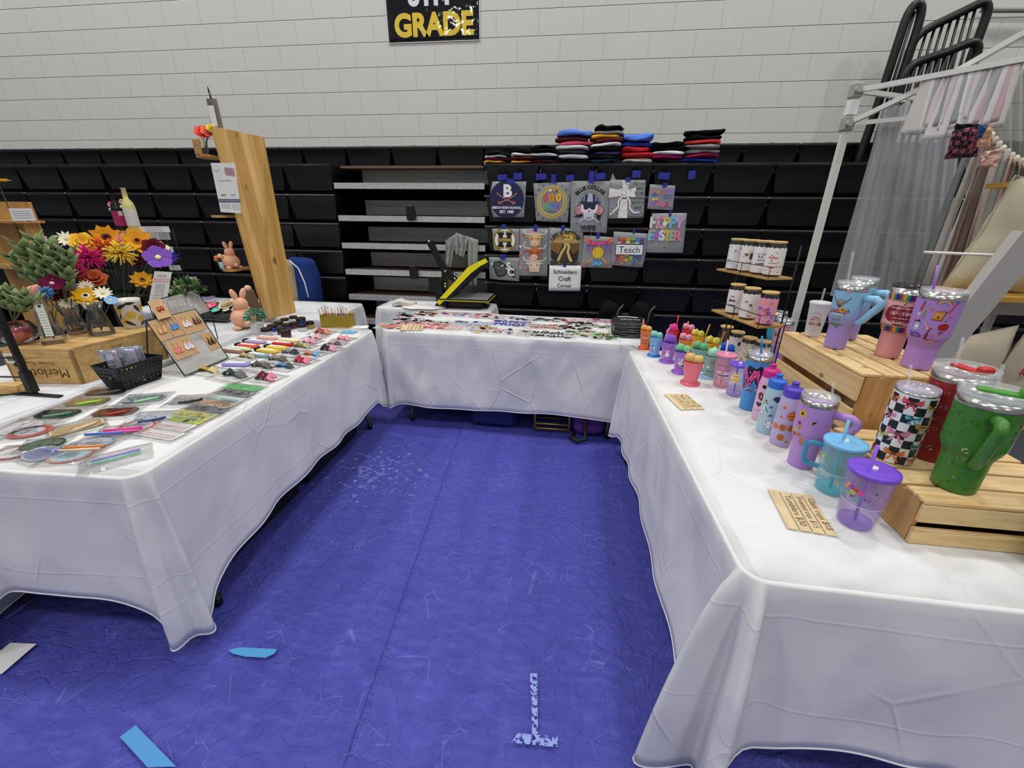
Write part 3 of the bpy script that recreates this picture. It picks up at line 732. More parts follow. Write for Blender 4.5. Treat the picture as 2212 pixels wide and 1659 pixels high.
def g_graf(A, hb, R):
    A.fan([(-.045, hb*.42), (-.05, hb*.62), (-.03, hb*.84), (.0, hb*.80), (.015, hb*.86), (.042, hb*.74), (.045, hb*.44), (.02, hb*.46), (.0, hb*.36)], '#1c1438')
    for (x, y, w, h_, r) in ((-.034, .62, .012, .30, .4), (-.014, .60, .012, .34, -.3), (.010, .60, .012, .34, .15), (.028, .60, .012, .32, -.1)):
        A.k = 4; q = [(x+a*w*cos(r)-b_*h_*hb*.5*sin(r), hb*y+a*w*sin(r)+b_*h_*hb*.5*cos(r)) for a, b_ in ((-.7, -1), (.7, -1), (.9, 1), (-.5, 1))]; A.fan(q, '#e0449c')
    A.k = 6
    for k in range(16): A.k = 6; A.disc(-.04+.005*k, hb*(.5+.28*((k*37) % 10)/10), .003, '#f0c890' if k % 3 else '#2a1038', .7, 6)
    for k in range(8): A.k = 3; A.star(-.04+.011*k, hb*(.38+.02*(k % 3)), .006, ('#c03a6a', '#8fd0f0', '#f0f0ff')[k % 3], 3, .5)
tumbler('bright blue tumbler with pink graffiti lettering and a blue straw', at(1614, 882, TZ), .262, .035, .048, C('#4490d8', .4), strawc=C('#2f8fe0', .35), splace=(.1, .1), sl=.075, art=g_graf)
# clear cups
def clear_cup(label, b, h, rb, rt, colr, lidc, sc, art=None, handle=None, sl=.06, group='clear cups with straws'):
    t = thing('straw_cup', label, 'cup', b, 0, group); fa = face_cam(b); body = tint(colr, .38); hb = h-.008
    def R(z): return rb+(rt-rb)*min(1, z/hb)**.8 - (.0015 if hb*.42 < z < hb*.47 else 0)
    mb = MB(); mb.lathe([(rb*.86, 0), (rb, .006)]+[(R(hb*k/24), hb*k/24) for k in range(2, 25)], body, 40, caps=False)
    mb.lathe([(0.0001, .006), (rb*.6, .006), (rb*.93, .008), (rb*.97, .018)], tint(colr, .75), 36, caps=False); mb.lathe([(R(hb*.44), hb*.435), (R(hb*.44)+.001, hb*.445), (R(hb*.45), hb*.455)], tint('#ffffff', .5), 36, caps=False)
    mb.build('cup_body', t)
    mb = MB(); mb.lathe([(.0001, hb+.007), (rt*.2, hb+.006), (rt*.85, hb+.004), (rt*1.03, hb+.006), (rt*1.06, hb+.001), (rt*1.05, hb-.006), (rt*1.01, hb-.006)], lidc, 40, caps=False)
    mb.lathe([(.008, hb+.005), (.0075, hb+.011), (.005, hb+.011)], C('#f0f0f5', .3), 16); mb.build('lid', t)
    straw(t, 0, 0, .012, hb+sl, sc, (rt*.22*cos(fa-1.2), rt*.22*sin(fa-1.2)), .0042)
    if handle:
        a = fa+handle[0]; hm = tint(handle[1], .7); P = []
        for (x, z) in ((rt-.006, hb-.028), (rt+.022, hb-.026), (rt+.036, hb-.036), (rt+.036, hb*.5), (rt+.028, hb*.42), (rt-.012, hb*.40)): P.append((x*cos(a), x*sin(a), z))
        Q = []
        for i in range(len(P)-1):
            for s_ in range(4): Q.append([P[i][j]+(P[i+1][j]-P[i][j])*s_/4 for j in range(3)])
        Q.append(P[-1]); mb = MB(); mb.tube(Q, .0075, hm, 10); mb.build('handle', t)
    if art: A = Art(cyl_map(lambda z: R(z)+.0006, fa)); art(A, hb, R); A.build(t)
    return t
def g_pcup(A, hb, R):
    A.flower(-.04, hb*.76, .007, '#e88a9a'); A.flower(-.045, hb*.70, .006, '#e8a04a', '#c33'); A.flower(-.018, hb*.72, .009, '#d8582a', '#7a2a10'); A.disc(-.006, hb*.70, .008, '#d84aa0', .8); A.disc(-.03, hb*.74, .007, '#9a3aa8')
    A.text('P', -.024, hb*.64, '#c8cc48', h=.02, bold=.03); A.text('a', -.036, hb*.62, '#7ab890', h=.014, bold=.03); A.leaf(-.012, hb*.58, .01, '#6ab0a8', .3)
    A.k = 1; speck(A, .05, hb*.55, hb*.8, ['#5a4ab0', '#8fb0d8', '#c8a0d0'], 10, (.002, .004), 4)
def g_bmug(A, hb, R):
    speck(A, .05, hb*.3, hb*.85, ['#c8a8c8', '#8aa870', '#d8c078', '#7aa8b8'], 14, (.003, .008), 3)
    A.ring(.03, hb*.8, .010, .013, '#b86aa0', 14); A.ring(.04, hb*.72, .006, .008, '#c07838', 14)
clear_cup('purple see-through cup with a purple lid and flower stickers in front of the small crate', at(1843, 1130, TZ), .178, .040, .054, '#a78be0', C('#7b4fd8', .3), C('#9a63dc', .35), g_pcup)
clear_cup('aqua see-through mug with a sky blue lid, blue handle and straw', at(1791, 1059, TZ), .175, .040, .052, '#6ccfe0', C('#7cc4f2', .3), C('#7cc0ea', .35), g_bmug, (-1.55, '#1c9ac8'))
def g_pink(A, hb, R):
    for k, (c, z) in enumerate((('#e8a060', .80), ('#c8707a', .72), ('#f0b090', .64), ('#c86a8a', .56))): A.text('JUST ANOTHER', 0, hb*z, c, w=.062, bold=.03)
    A.rect(-.03, hb*.40, .06, hb*.04, '#5a3a78', 8)
clear_cup('pink see-through cup with a pink lid and straw beside the purple-lidded cup', at(1556, 834, TZ), .172, .036, .044, '#f0a0c0', C('#ef93b4', .35), C('#f2b8cc', .4), g_pink)
def g_purp(A, hb, R):
    A.disc(-.008, hb*.62, .021, '#f0c468', 1.1, 20); A.disc(-.008, hb*.62, .0195, '#f4dc9a', 1.1, 20); A.text('GOOD', -.008, hb*.68, '#e0763a', w=.026, bold=.04); A.text('DAY', -.008, hb*.56, '#e09a2a', w=.022, bold=.04)
clear_cup('small purple-lidded see-through cup with a round sunny sticker', at(1584, 853, TZ), .16, .035, .040, '#b49be6', C('#7a55dc', .3), C('#8a62dc', .35), g_purp, sl=.0)

# --- cold cups upside on their lids with pom-poms
def fuzz(hexc, seed=0):
    k = ('fuzz', hexc)
    if k not in _M:
        m = new_mat('pompom_yarn', hexc, 0.95, spec=0.1); b = m.node_tree.nodes['Principled BSDF']; b.inputs['Sheen Weight'].default_value = .3
        m.node_tree.links.new(bump(m, noise_t(m, coords(m), 260, 3), .8, .004), b.inputs['Normal']); _M[k] = m
    return _M[k]
def cold_cup(label, b, h, rb, rt, body, lidc, ball, sc=None, nb=2, art=None, spl=(-.5, .2), ssl=.06, slean=(0, 0)):
    t = thing('cold_cup', label, 'cup', b, 0, 'plastic cold cups filled with pom-poms'); fa = face_cam(b)
    bm_ = C(body, .38); R = lambda z: rb+(rt-rb)*max(0, z-.012)/(h-.012)
    mb = MB(); mb.lathe([(rt*1.02, .0005), (rt*1.04, .004), (rt*1.03, .009), (rt*.8, .010), (rt*.78, .013), (rb*1.02, .0135)], C(lidc, .35), 36); mb.build('lid', t)
    mb = MB(); mb.lathe([(rb, .0135)]+[(R(.0135+(h-.0135)*k/12), .0135+(h-.0135)*k/12) for k in range(1, 13)]+[(rt*1.03, h+.001), (rt*1.03, h-.003)], bm_, 36, caps=False)
    mb.lathe([(rt*.97, h), (rb*.97+.003, h*.45), (.0001, h*.45)], bm_, 30, caps=False); mb.build('cup_body', t)
    offs = [(-.42, -.1, .012), (.4, .05, .008), (0, .45, .0)][:nb] if nb > 1 else [(.05, 0, .012)]
    rbal = rt*(.56 if nb > 1 else .72)
    for i, (ox, oy, oz) in enumerate(offs):
        px, py = ox*rt*cos(fa+pi/2)+oy*rt*cos(fa), ox*rt*sin(fa+pi/2)+oy*rt*sin(fa)
        mb = MB(); mb.ball((0, 0, 0), rbal*(1 if i == 0 else .95), fuzz(ball), 18, 12, jit=.22, freq=2.2, seed=i+rt*99); mb.build('pom_pom', t, (px, py, h+oz+.004))
    if sc: straw(t, spl[0]*rt*cos(fa+pi/2), spl[0]*rt*sin(fa+pi/2), h*.5, h*.5+ssl, C(sc, .4), (slean[0]*cos(fa+pi/2), slean[0]*sin(fa+pi/2)))
    if art: A = Art(cyl_map(lambda z: R(z)+.0003, fa)); art(A, h, R); A.build(t)
    return t
def g_love(A, h, R):
    A.text('LOVE', -.004, h*.74, '#c84a8a', w=.042, bold=.05); A.disc(-.004, h*.44, .012, '#f4f0f4', 1.1); A.leaf(-.010, h*.62, .012, '#f4e0ea', 1.8, .3); A.leaf(.002, h*.62, .012, '#f4e0ea', 1.3, .3)
    for k, (x, y, c) in enumerate(((-.022, .5, '#d83a5a'), (-.02, .3, '#e8c03a'), (-.002, .27, '#a858c0'), (.018, .3, '#3a7ad8'), (.02, .48, '#e8582a'), (.02, .62, '#e89a3a'), (-.02, .64, '#5ab0d8'))): A.heart(x, h*y, .006, c)
def g_rab(A, h, R):
    A.leaf(-.012, h*.70, .014, '#e8b8d0', 1.9, .3); A.leaf(.002, h*.70, .014, '#f2eaf0', 1.2, .3); A.disc(-.005, h*.5, .012, '#f0e8d8'); A.rect(-.022, h*.40, .034, h*.05, '#2a2430', 6); A.text('bunny', -.005, h*.30, '#8a5aa0', w=.034, bold=.02)
def g_stars(A, h, R):
    for k, (x, y, c) in enumerate(((-.015, .8, '#e87aa0'), (-.012, .6, '#3a5ac0'), (-.016, .45, '#e8582a'), (-.012, .3, '#b0408a'), (-.004, .5, '#f2f2f8'))): A.heart(x, h*y, .006, c)
def g_org(A, h, R):
    for k, z in enumerate((.8, .66, .5, .35)): A.text(('CRAZY', 'CARROT', 'SEASON', 'SPICE')[k], -.002, h*z, ('#a04898', '#f0f0f0', '#5a4ab8', '#c84a3a')[k], w=.034, bold=.03)
def g_teal(A, h, R):
    A.text('LE', .004, h*.8, '#b0587a', w=.02, bold=.04); A.heart(.004, h*.6, .006, '#b89a4a'); A.text('bunny', .0, h*.36, '#5a5a6a', w=.034, bold=.02); A.disc(-.014, h*.55, .008, '#dfe8e8')
cold_cup('orange cold cup with peach pom-poms and an orange straw, nearest the back table', at(1391, 753, TZ), .118, .025, .035, '#f08a4a', '#e8582a', '#eab25c', '#f0926a', art=g_org, spl=(-.7, 0), ssl=.07)
cold_cup('sky blue cold cup with mint pom-poms standing on a royal blue lid', at(1412, 769, TZ), .118, .027, .037, '#86bdf0', '#2f78e0', '#8ed8c4', '#a8b4e8', art=g_stars, spl=(.9, 0), ssl=.06, slean=(.03, 0))
cold_cup('purple cold cup with one purple pom-pom and a lilac straw', at(1440, 782, TZ), .120, .030, .042, '#a872d8', '#9c62d4', '#8a5cc8', '#b084dc', 1, g_love, (-.5, 0), .07)
cold_cup('purple cold cup with green pom-poms beside the coral cup', at(1468, 805, TZ), .120, .030, .042, '#a878dc', '#9c62d4', '#7ed09a', None, 2, g_rab)
cold_cup('coral pink cold cup with peach pom-poms, nearest the wooden price tags', at(1490, 829, TZ), .118, .031, .046, '#f07c8a', '#ee6678', '#eac07a', '#e8909c', 2, None, (-.75, 0), .055)
cold_cup('teal glitter cold cup with mint pom-pom on a light blue lid', at(1531, 815, TZ), .118, .029, .040, '#8fb8b6', '#9ccdf0', '#a8e6d0', '#9cc4e4', 1, g_teal, (.6, 0), .06)
cold_cup('sea green cold cup with dark green pom-poms', at(1504, 798, TZ), .120, .028, .040, '#8cc4b4', '#a8dcd0', '#6ec48e', '#90c8b8', 2, None, (.5, 0), .06)
cold_cup('red cold cup with hot pink pom-pom and a tall red straw', at(1447, 753, TZ), .118, .027, .039, '#e02c34', '#d82830', '#f0409c', '#e8343c', 1, None, (.5, 0), .10)
cold_cup('red cold cup with pale pink pom-poms and an orange straw', at(1480, 752, TZ), .124, .027, .038, '#e4303a', '#e02c34', '#f29ab8', '#f08a5a', 2, None, (-.2, 0), .05)
cold_cup('orange cold cup with rosy pom-poms among the pastel cups', at(1474, 775, TZ), .118, .027, .038, '#f09440', '#e8782a', '#f0a0b8', '#d8a0e0', 2, None, (-.2, 0), .03)
cold_cup('yellow cold cup with lemon pom-poms and a golden straw behind the green pom-poms', at(1500, 765, TZ), .118, .027, .038, '#f4bc2a', '#f0b428', '#f4ec6a', '#e8a828', 2, None, (.9, 0), .075, (.02, 0))
cold_cup('yellow cold cup with lemon pom-poms and a golden straw beside the glass cans', at(1531, 783, TZ), .118, .028, .040, '#f4b62a', '#f0b428', '#f6f060', '#e8a828', 2, None, (.8, 0), .075, (.02, 0))
cold_cup('blue cold cup with royal blue pom-poms behind the pink see-through cup', at(1562, 797, TZ), .112, .028, .039, '#5a8ae0', '#3a6ad8', '#2a6ce8', '#48b0c0', 2, None, (-.4, 0), .04)

# --- glass cans with bamboo lids
BAMBOO = wood_mat('bamboo', '#d9bd7c', '#bb9450', 3, 0, .5, False)
GLASS = film_mat('thin_glass', .06)
def glass_can(label, b, art, s=1.0):
    t = thing('glass_can', label, 'glass', b, 0, 'glass cans with bamboo lids'); fa = face_cam(b); r = .033*s; h = .128*s
    prof = [(r*.72, 0), (r*.86, .004), (r*.99, .014), (r, .02), (r, h*.80), (r*.97, h*.86), (r*.86, h*.93), (r*.86, h*.96)]
    mb = MB(); mb.lathe(prof, GLASS, 30, caps=False); mb.lathe([(0.0001, .004), (r*.8, .005)], GLASS, 30, caps=False); mb.build('glass_body', t)
    mb = MB(); mb.lathe([(r*.90, h*.955), (r*.94, h*.965), (r*.94, h*1.01), (r*.90, h*1.02), (.006, h*1.02), (.006, h*1.0)], BAMBOO, 30); mb.build('bamboo_lid', t)
    def f(x, y, hh):
        a = fa+x/r; q = r+hh+.0003; q = q*(1 if y < h*.8 else 1-.3*(y/h-.8)); return Vector((q*cos(a), q*sin(a), y))
    f.curved = True; A = Art(f); art(A, r, h); A.build(t)
    return t
def wrap(A, r, h, base, cols, n, seed, shape='disc', w=2.2, full=False):
    if base: A.rect(-w*r, h*.07, 2*w*r, h*.70, base, 22, 1)
    q = random.Random(seed)
    if base and not full:
        for k in range(9): A.k = 1; A.disc(-w*r+(2*w*r)*k/8, h*.77, r*.36, base, .8, 9)
    for _ in range(n):
        x, y, c = q.uniform(-w*r*.95, w*r*.95), h*q.uniform(.1, .78), q.choice(cols)
        A.k = 3
        if shape == 'flower': A.flower(x, y, .0085, c, q.choice(['#f2d04a', '#fff2d0', '#e8582a']))
        elif shape == 'dot': A.disc(x, y, q.uniform(.003, .006), c, 1, 12); A.disc(x, y, .0018, '#f8f0d8', 1, 6)
        else: A.disc(x, y, q.uniform(.0018, .0045), c, q.uniform(.4, 1), 7, q.uniform(0, 3))
def a_ghost(A, r, h): wrap(A, r, h, '#ecebee', ['#4a2c22', '#c8873a', '#e8c070', '#2a2426'], 22, 3); A.rect(-.012, h*.62, .009, .004, '#1c1a1c', 2); A.rect(.004, h*.60, .006, .003, '#1c1a1c', 1)
def a_love(A, r, h): wrap(A, r, h, '#efece6', ['#6a4028', '#caa468', '#3a2a22'], 16, 5); A.heart(-.012, h*.56, .011, '#8a5a30'); A.rect(.004, h*.42, .017, h*.20, '#5a3a2a', 4); A.rect(.003, h*.60, .019, h*.05, '#c8b8a4', 3); A.text('Love Coffee', 0, h*.31, '#1e1a1c', w=.054, bold=.03)
def a_need(A, r, h): wrap(A, r, h, '#f0eef0', ['#c8c8d4'], 6, 6); A.text('ALL I NEED', 0, h*.62, '#222', w=.05, bold=.03); A.text('IS A', -.006, h*.54, '#222', w=.024, bold=.04); A.text('CUP OF', -.004, h*.44, '#222', w=.034, bold=.04); A.text('COFFEE', -.004, h*.33, '#222', w=.044, bold=.05)
def a_coral(A, r, h): wrap(A, r, h, '#f3eeec', ['#e0805a', '#6a4a3a', '#e8a878', '#503a34', '#d8b0b8'], 26, 7); A.text('Coffee', -.008, h*.56, '#e0706a', w=.044, bold=.04); A.text('ALWAYS', -.006, h*.40, '#4a4a58', w=.036, bold=.03); A.text('need', -.010, h*.28, '#e0706a', w=.03, bold=.04)
def a_first(A, r, h): wrap(A, r, h, '#f1eeea', ['#b8763a', '#6a3a2a', '#d8a070', '#8a4a30'], 20, 8); A.text('but', -.016, h*.62, '#222', w=.02, bold=.02); A.text('first', -.016, h*.48, '#111', w=.032, bold=.06); A.text('coffee', -.014, h*.32, '#222', w=.036, bold=.03)
def a_donut(A, r, h): wrap(A, r, h, '#f1ecea', ['#4a2c28', '#e8b0c4', '#c8976a', '#241c1c', '#caa0a8'], 34, 9); A.ring(.006, h*.48, .002, .0065, '#4a3038', 14); A.heart(-.012, h*.58, .005, '#7a4a30')
def a_flow(A, r, h): wrap(A, r, h, '#e89ab8', ['#5a3ab0', '#e8783a', '#f0c04a', '#d84a3a', '#6a48c0', '#f0a0c0'], 30, 10, 'flower')
def a_retro(A, r, h): wrap(A, r, h, '#e9e2d6', ['#d86a2a', '#c0306a', '#e8a030', '#f2eee2', '#b85a2a', '#d84a3a'], 46, 12, 'dot')
def a_dark(A, r, h): wrap(A, r, h, None, ['#4a3028', '#8a6a50', '#d8c8b8', '#2a2020'], 30, 13)
def a_milk(A, r, h): wrap(A, r, h, '#e8e4e2', ['#3a2a30', '#c8b0a8'], 8, 14); A.disc(.02, h*.6, .009, '#2a2228', 1.3)
def a_plain(A, r, h): wrap(A, r, h, '#dcd6d0', ['#8a6a50', '#c8a888'], 12, 15)
for (px, py, lab, art) in ((1560, 757, 'glass can with a brown coffee print, leftmost of the four cans standing on the table', a_dark),
                     (1583, 771, 'glass can with a milky white print, second of the four cans standing on the table', a_milk),
                     (1608, 786, 'glass can with orange and magenta retro dots standing on the table', a_retro),
                     (1636, 795, 'glass can with a pale print just behind the bright blue tumbler', a_plain)):
    glass_can(lab, at(px, py, TZ), art, 1.22)

# --- two tier corner shelf
IRON = C('#121214', .45, .3)
SHELF_W = wood_mat('shelf_board', '#c9a267', '#a87a42', 2.2, 0, .5, False)
def tri_shelf(t, F0, F1, F2, z, depth):
    # board whose front edge runs F0-F1, short end F1-F2
    v = (F2-F1); pts = [F0, F1, F2, F0+v]
    mb = MB(); mb.prism([(p.x, p.y) for p in pts], .009, SHELF_W, TR(0, 0, z-.009)); mb.build('shelf_board', t)
    mb = MB(); hr = .052
    P = [Vector((p.x, p.y, z+hr)) for p in pts]
    mb.tube([tuple(P[3]), tuple(P[0]), tuple(P[1]), tuple(P[2]), tuple(P[3])], .0019, IRON, 6); mb.build('guard_rail', t)
    mid = (F0+F1)/2
    for p in (F0, mid, F1, F2, F0+v):
        mb = MB(); mb.tube([(p.x, p.y, z-.004), (p.x, p.y, z+hr)], .0018, IRON, 6); mb.build('rail_post', t)
    return v
YS = 2.36
tS = thing('display_shelf', 'two-tier black wire and wood display shelf holding glass cans', 'shelf', (0, 0, 0))
zu, zl = 1.25, 1.05
U1 = at(1659, 601, zu); U0 = at(1548, 580, zu); U2 = at(1716, 600, zu)
L1 = at(1637, 706, zl); L0 = at(1537, 668, zl); L2 = L1+(U2-U1)*1.0
vU = tri_shelf(tS, U0, U1, U2, zu, .2); vL = tri_shelf(tS, L0, L1, L2, zl, .2)
for (a, s_) in ((U0, 0), (U1, 1)):
    p = a+vU*.95; mb = MB(); mb.tube([(p.x, p.y, TZ+.002), (p.x, p.y, zu+.15 if s_ else zu)], .004, IRON, 8); mb.build('upright', tS)
    p2 = (L0 if not s_ else L1)+vL*.98; mb = MB(); mb.tube([(p2.x, p2.y, TZ+.002), (p2.x, p2.y, zl)], .003, IRON, 8); mb.build('upright', tS)
def on_edge(A_, B_, v, f, g): return A_+(B_-A_)*f+v*g
for (f, g, lab, art) in ((.20, .32, 'glass can with a white ghost print, leftmost on the upper shelf', a_ghost), (.44, .34, 'glass can printed with a leopard heart and coffee cup on the upper shelf', a_love),
                    (.66, .38, 'glass can printed with big black coffee lettering on the upper shelf', a_need), (.86, .42, 'glass can with coral coffee script, rightmost on the upper shelf', a_coral)):
    p = on_edge(U0, U1, vU, f, g); p.z = zu+.001; glass_can(lab, p, art, 1.27)
for (f, g, lab, art) in ((.30, .35, 'glass can with bold black coffee words, leftmost on the lower shelf', a_first), (.60, .34, 'glass can with doughnut and cow spots, middle of the lower shelf', a_donut),
                    (.90, .40, 'glass can wrapped in pink with purple and orange flowers on the lower shelf', a_flow)):
    p = on_edge(L0, L1, vL, f, g); p.z = zl+.001; glass_can(lab, p, art, 1.18)

# --- crates
PINE = wood_mat('crate_pine', '#ecd09a', '#cfa56c', 1.6, 0, .6, True)
PINE_Y = wood_mat('crate_pine_y', '#ecd09a', '#cfa56c', 1.6, 1, .6, True)
PINE_E = wood_mat('crate_end_board', '#cfa468', '#ab7f48', 1.3, 2, .65, True)
def crate(label, x0, y0, lx, ly, h, axis, gaps, ntop):
    # upside-down crate: end boards across `axis`, slats along it
    t = thing('wooden_crate', label, 'crate', (x0, y0, TZ+.002), 0)
    th = .016; m = PINE_Y if axis == 'y' else PINE
    L_ = ly if axis == 'y' else lx; Wd = lx if axis == 'y' else ly
    def bx(name, a0, a1, b0, b1, z0, z1, mat):      # a along slat axis, b across
        if axis == 'y': c = ((b0+b1)/2, (a0+a1)/2, (z0+z1)/2); d = (b1-b0, a1-a0, z1-z0)
        else: c = ((a0+a1)/2, (b0+b1)/2, (z0+z1)/2); d = (a1-a0, b1-b0, z1-z0)
        mb = MB(); mb.box(c, d, mat, bev=.002); return mb.build(name, t)
    for a in (0, L_-th): bx('end_board', a+.001, a+th, th, Wd-th, 0, h-.012, PINE_E)
    for (z0, z1) in gaps:
        for b in (0, Wd-.012): bx('side_slat', 0, L_, b, b+.012, z0, z1, m)
    w_ = (Wd-.012*(ntop-1)*.9)/ntop
    for k in range(ntop):
        b = k*(Wd-w_)/(ntop-1); bx('top_slat', 0, L_, b, b+w_, h-.011, h, m)
    return t
crate('large upside-down pine crate carrying the tall cow and teacher tumblers', .962, 1.40, .34, .545, .312, 'y', [(0, .075), (.105, .185), (.215, .299)], 5)
t = crate('small upside-down pine crate under the green leopard tumbler', .908, .972, .42, .395, .131, 'x', [(0, .047), (.066, .118)], 5)
ZC, ZK = TZ+.003+.312, TZ+.003+.131
_a = bpy.data.objects.get('wooden_crate.001')
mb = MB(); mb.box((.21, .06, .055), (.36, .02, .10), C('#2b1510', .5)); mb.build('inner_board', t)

# --- tumblers on the crates
def ombre(c1, c2, z0, z1, rough=.35):
    m = new_mat('ombre_paint', c1, rough); v = coords(m); sp = N(m, 'ShaderNodeSeparateXYZ'); m.node_tree.links.new(v, sp.inputs[0])
    r = ramp(m, math_(m, 'DIVIDE', math_(m, 'SUBTRACT', sp.outputs[2], z0), z1-z0), [(0, rgb(c1)), (1, rgb(c2))]); m.node_tree.links.new(r, m.node_tree.nodes['Principled BSDF'].inputs['Base Color']); return m
def cow(A, x, y, s, horns='#4a3c34', fur='#8a8580'):
    for k in (-1, 1): A.line([(x+k*.5*s, y+.3*s), (x+k*1.0*s, y+.42*s), (x+k*1.35*s, y+.9*s)], .12*s, horns); A.leaf(x+k*.75*s, y+.1*s, .35*s, fur, -.4*k if k > 0 else pi+.4, .4)
    A.disc(x, y, .62*s, fur, 1.15); A.disc(x, y-.55*s, .36*s, '#5a5350', .7); A.disc(x, y+.35*s, .55*s, '#b5b0aa', .7)
    for k in range(7): A.k = 5; A.line([(x-.4*s+.13*s*k, y+.65*s), (x-.45*s+.14*s*k, y+.05*s)], .05*s, '#6a6560')
    for k in (-1, 1): A.disc(x+k*.14*s, y-.55*s, .05*s, '#1c1a1a'); A.disc(x+k*.34*s, y-.05*s, .07*s, '#1c1a1a')
def g_cow(A, hb, R):
    y = hb*.74; cow(A, -.022, y, .022)
    for k in range(12): A.k = 6; A.leaf(-.05+.0055*k, hb*(.585+.02*(k % 3)), .008, '#4a7a3a', 1.2+.3*(k % 4))
    for k in range(9): A.k = 8; A.flower(-.048+.0065*k, hb*(.60+.018*(k % 2)), .0055, ('#b04a8a', '#e8843a', '#7a4ab8', '#d83a4a')[k % 4])
    A.k = 9; sunflower(A, -.008, hb*.635, .011)
    A.k = 4; A.fan([(-.040, hb*.56), (-.003, hb*.56), (-.007, hb*.40), (-.036, hb*.40)], '#8fa2b4'); A.rect(-.041, hb*.545, .039, hb*.03, '#b9c6d2', 5); A.rect(-.037, hb*.47, .031, hb*.012, '#6a7c90', 4)
    A.disc(-.022, hb*.395, .026, '#5f8a3c', .15); A.flower(-.034, hb*.93, .004, '#8a4ab0'); A.flower(-.006, hb*.92, .006, '#e89aa0', '#e8582a'); A.flower(-.012, hb*.36, .004, '#5a3a9a')
OMB = ombre('#a893d8', '#8fc4e6', .085, .17)
tumbler('blue-to-lilac handled tumbler with a highland cow in a bucket of flowers', at(1801, 750, ZC), .255, .036, .049, OMB, handle=(C('#93cbee', .35), 1.15, .195, .105, .055), strawc=CLEARP, splace=(-.35, 0), sl=.11, art=g_cow, group='tall tumblers on the big crate')
tumbler('second blue-to-lilac handled tumbler hidden behind the highland cow one', at(1828, 731, ZC), .255, .034, .046, OMB, handle=(C('#93cbee', .35), 1.2, .195, .105, .055), group='tall tumblers on the big crate')
def g_teach(A, hb, R):
    cols = ['#1e3a7a', '#5a2a8a', '#a0307a', '#d83a3a', '#e87a2a', '#e8b83a', '#c8c840', '#4a9a4a', '#2a8a9a', '#2a5ab8', '#3a2a5a']
    for yy in (.84, .395):
        A.k = 1; A.rect(-.06, hb*yy, .12, hb*.085, '#2a2030', 20)
        for k in range(36): A.k = 2; A.rect(-.06+.12*k/36, hb*yy, .12/36*.8, hb*.08, cols[k % 11]); A.k = 3; A.poly([(-.06+.12*k/36, hb*(yy if yy > .5 else yy+.08)), (-.06+.12*(k+.8)/36, hb*(yy if yy > .5 else yy+.08)), (-.06+.12*(k+.4)/36, hb*(yy-.02 if yy > .5 else yy+.10))][::(1 if yy < .5 else -1)], '#e8c8a0')
    A.k = 1; A.rect(-.06, hb*.50, .12, hb*.32, '#f0b4b4', 20)
    for k in range(7): A.k = 2; A.rect(-.06, hb*(.52+.042*k), .12, .0008, '#c88a9a', 20)
    A.k = 4; A.disc(-.016, hb*.655, .032, '#8a1f2a', .92, 26); A.disc(.018, hb*.655, .030, '#8a1f2a', .95, 26); A.disc(0, hb*.585, .028, '#8a1f2a', .8, 24)
    A.line([(.0, hb*.77), (.004, hb*.81), (.014, hb*.83)], .003, '#2a1414'); A.leaf(-.008, hb*.83, .012, '#7aa050', -.2, .35)
    A.k = 9; A.text('THE INFLUENCE OF A', 0, hb*.735, '#f4e8e4', w=.066, bold=.02); A.text('TEACHER', 0, hb*.66, '#f8f0ec', w=.064, bold=.04); A.text('CAN NEVER BE', 0, hb*.595, '#f0dcd8', w=.045, bold=.02); A.text('ERASED', 0, hb*.535, '#f4e8e4', w=.044, bold=.03)
tumbler('salmon pink tumbler with a red apple about teachers between pencil borders', at(1914, 769, ZC), .262, .037, .051, C('#e09a9a', .5), lid=new_mat('dark_lid', '#3a3a40', .1, alpha=.6), art=g_teach, group='tall tumblers on the big crate', steel_h=.03)
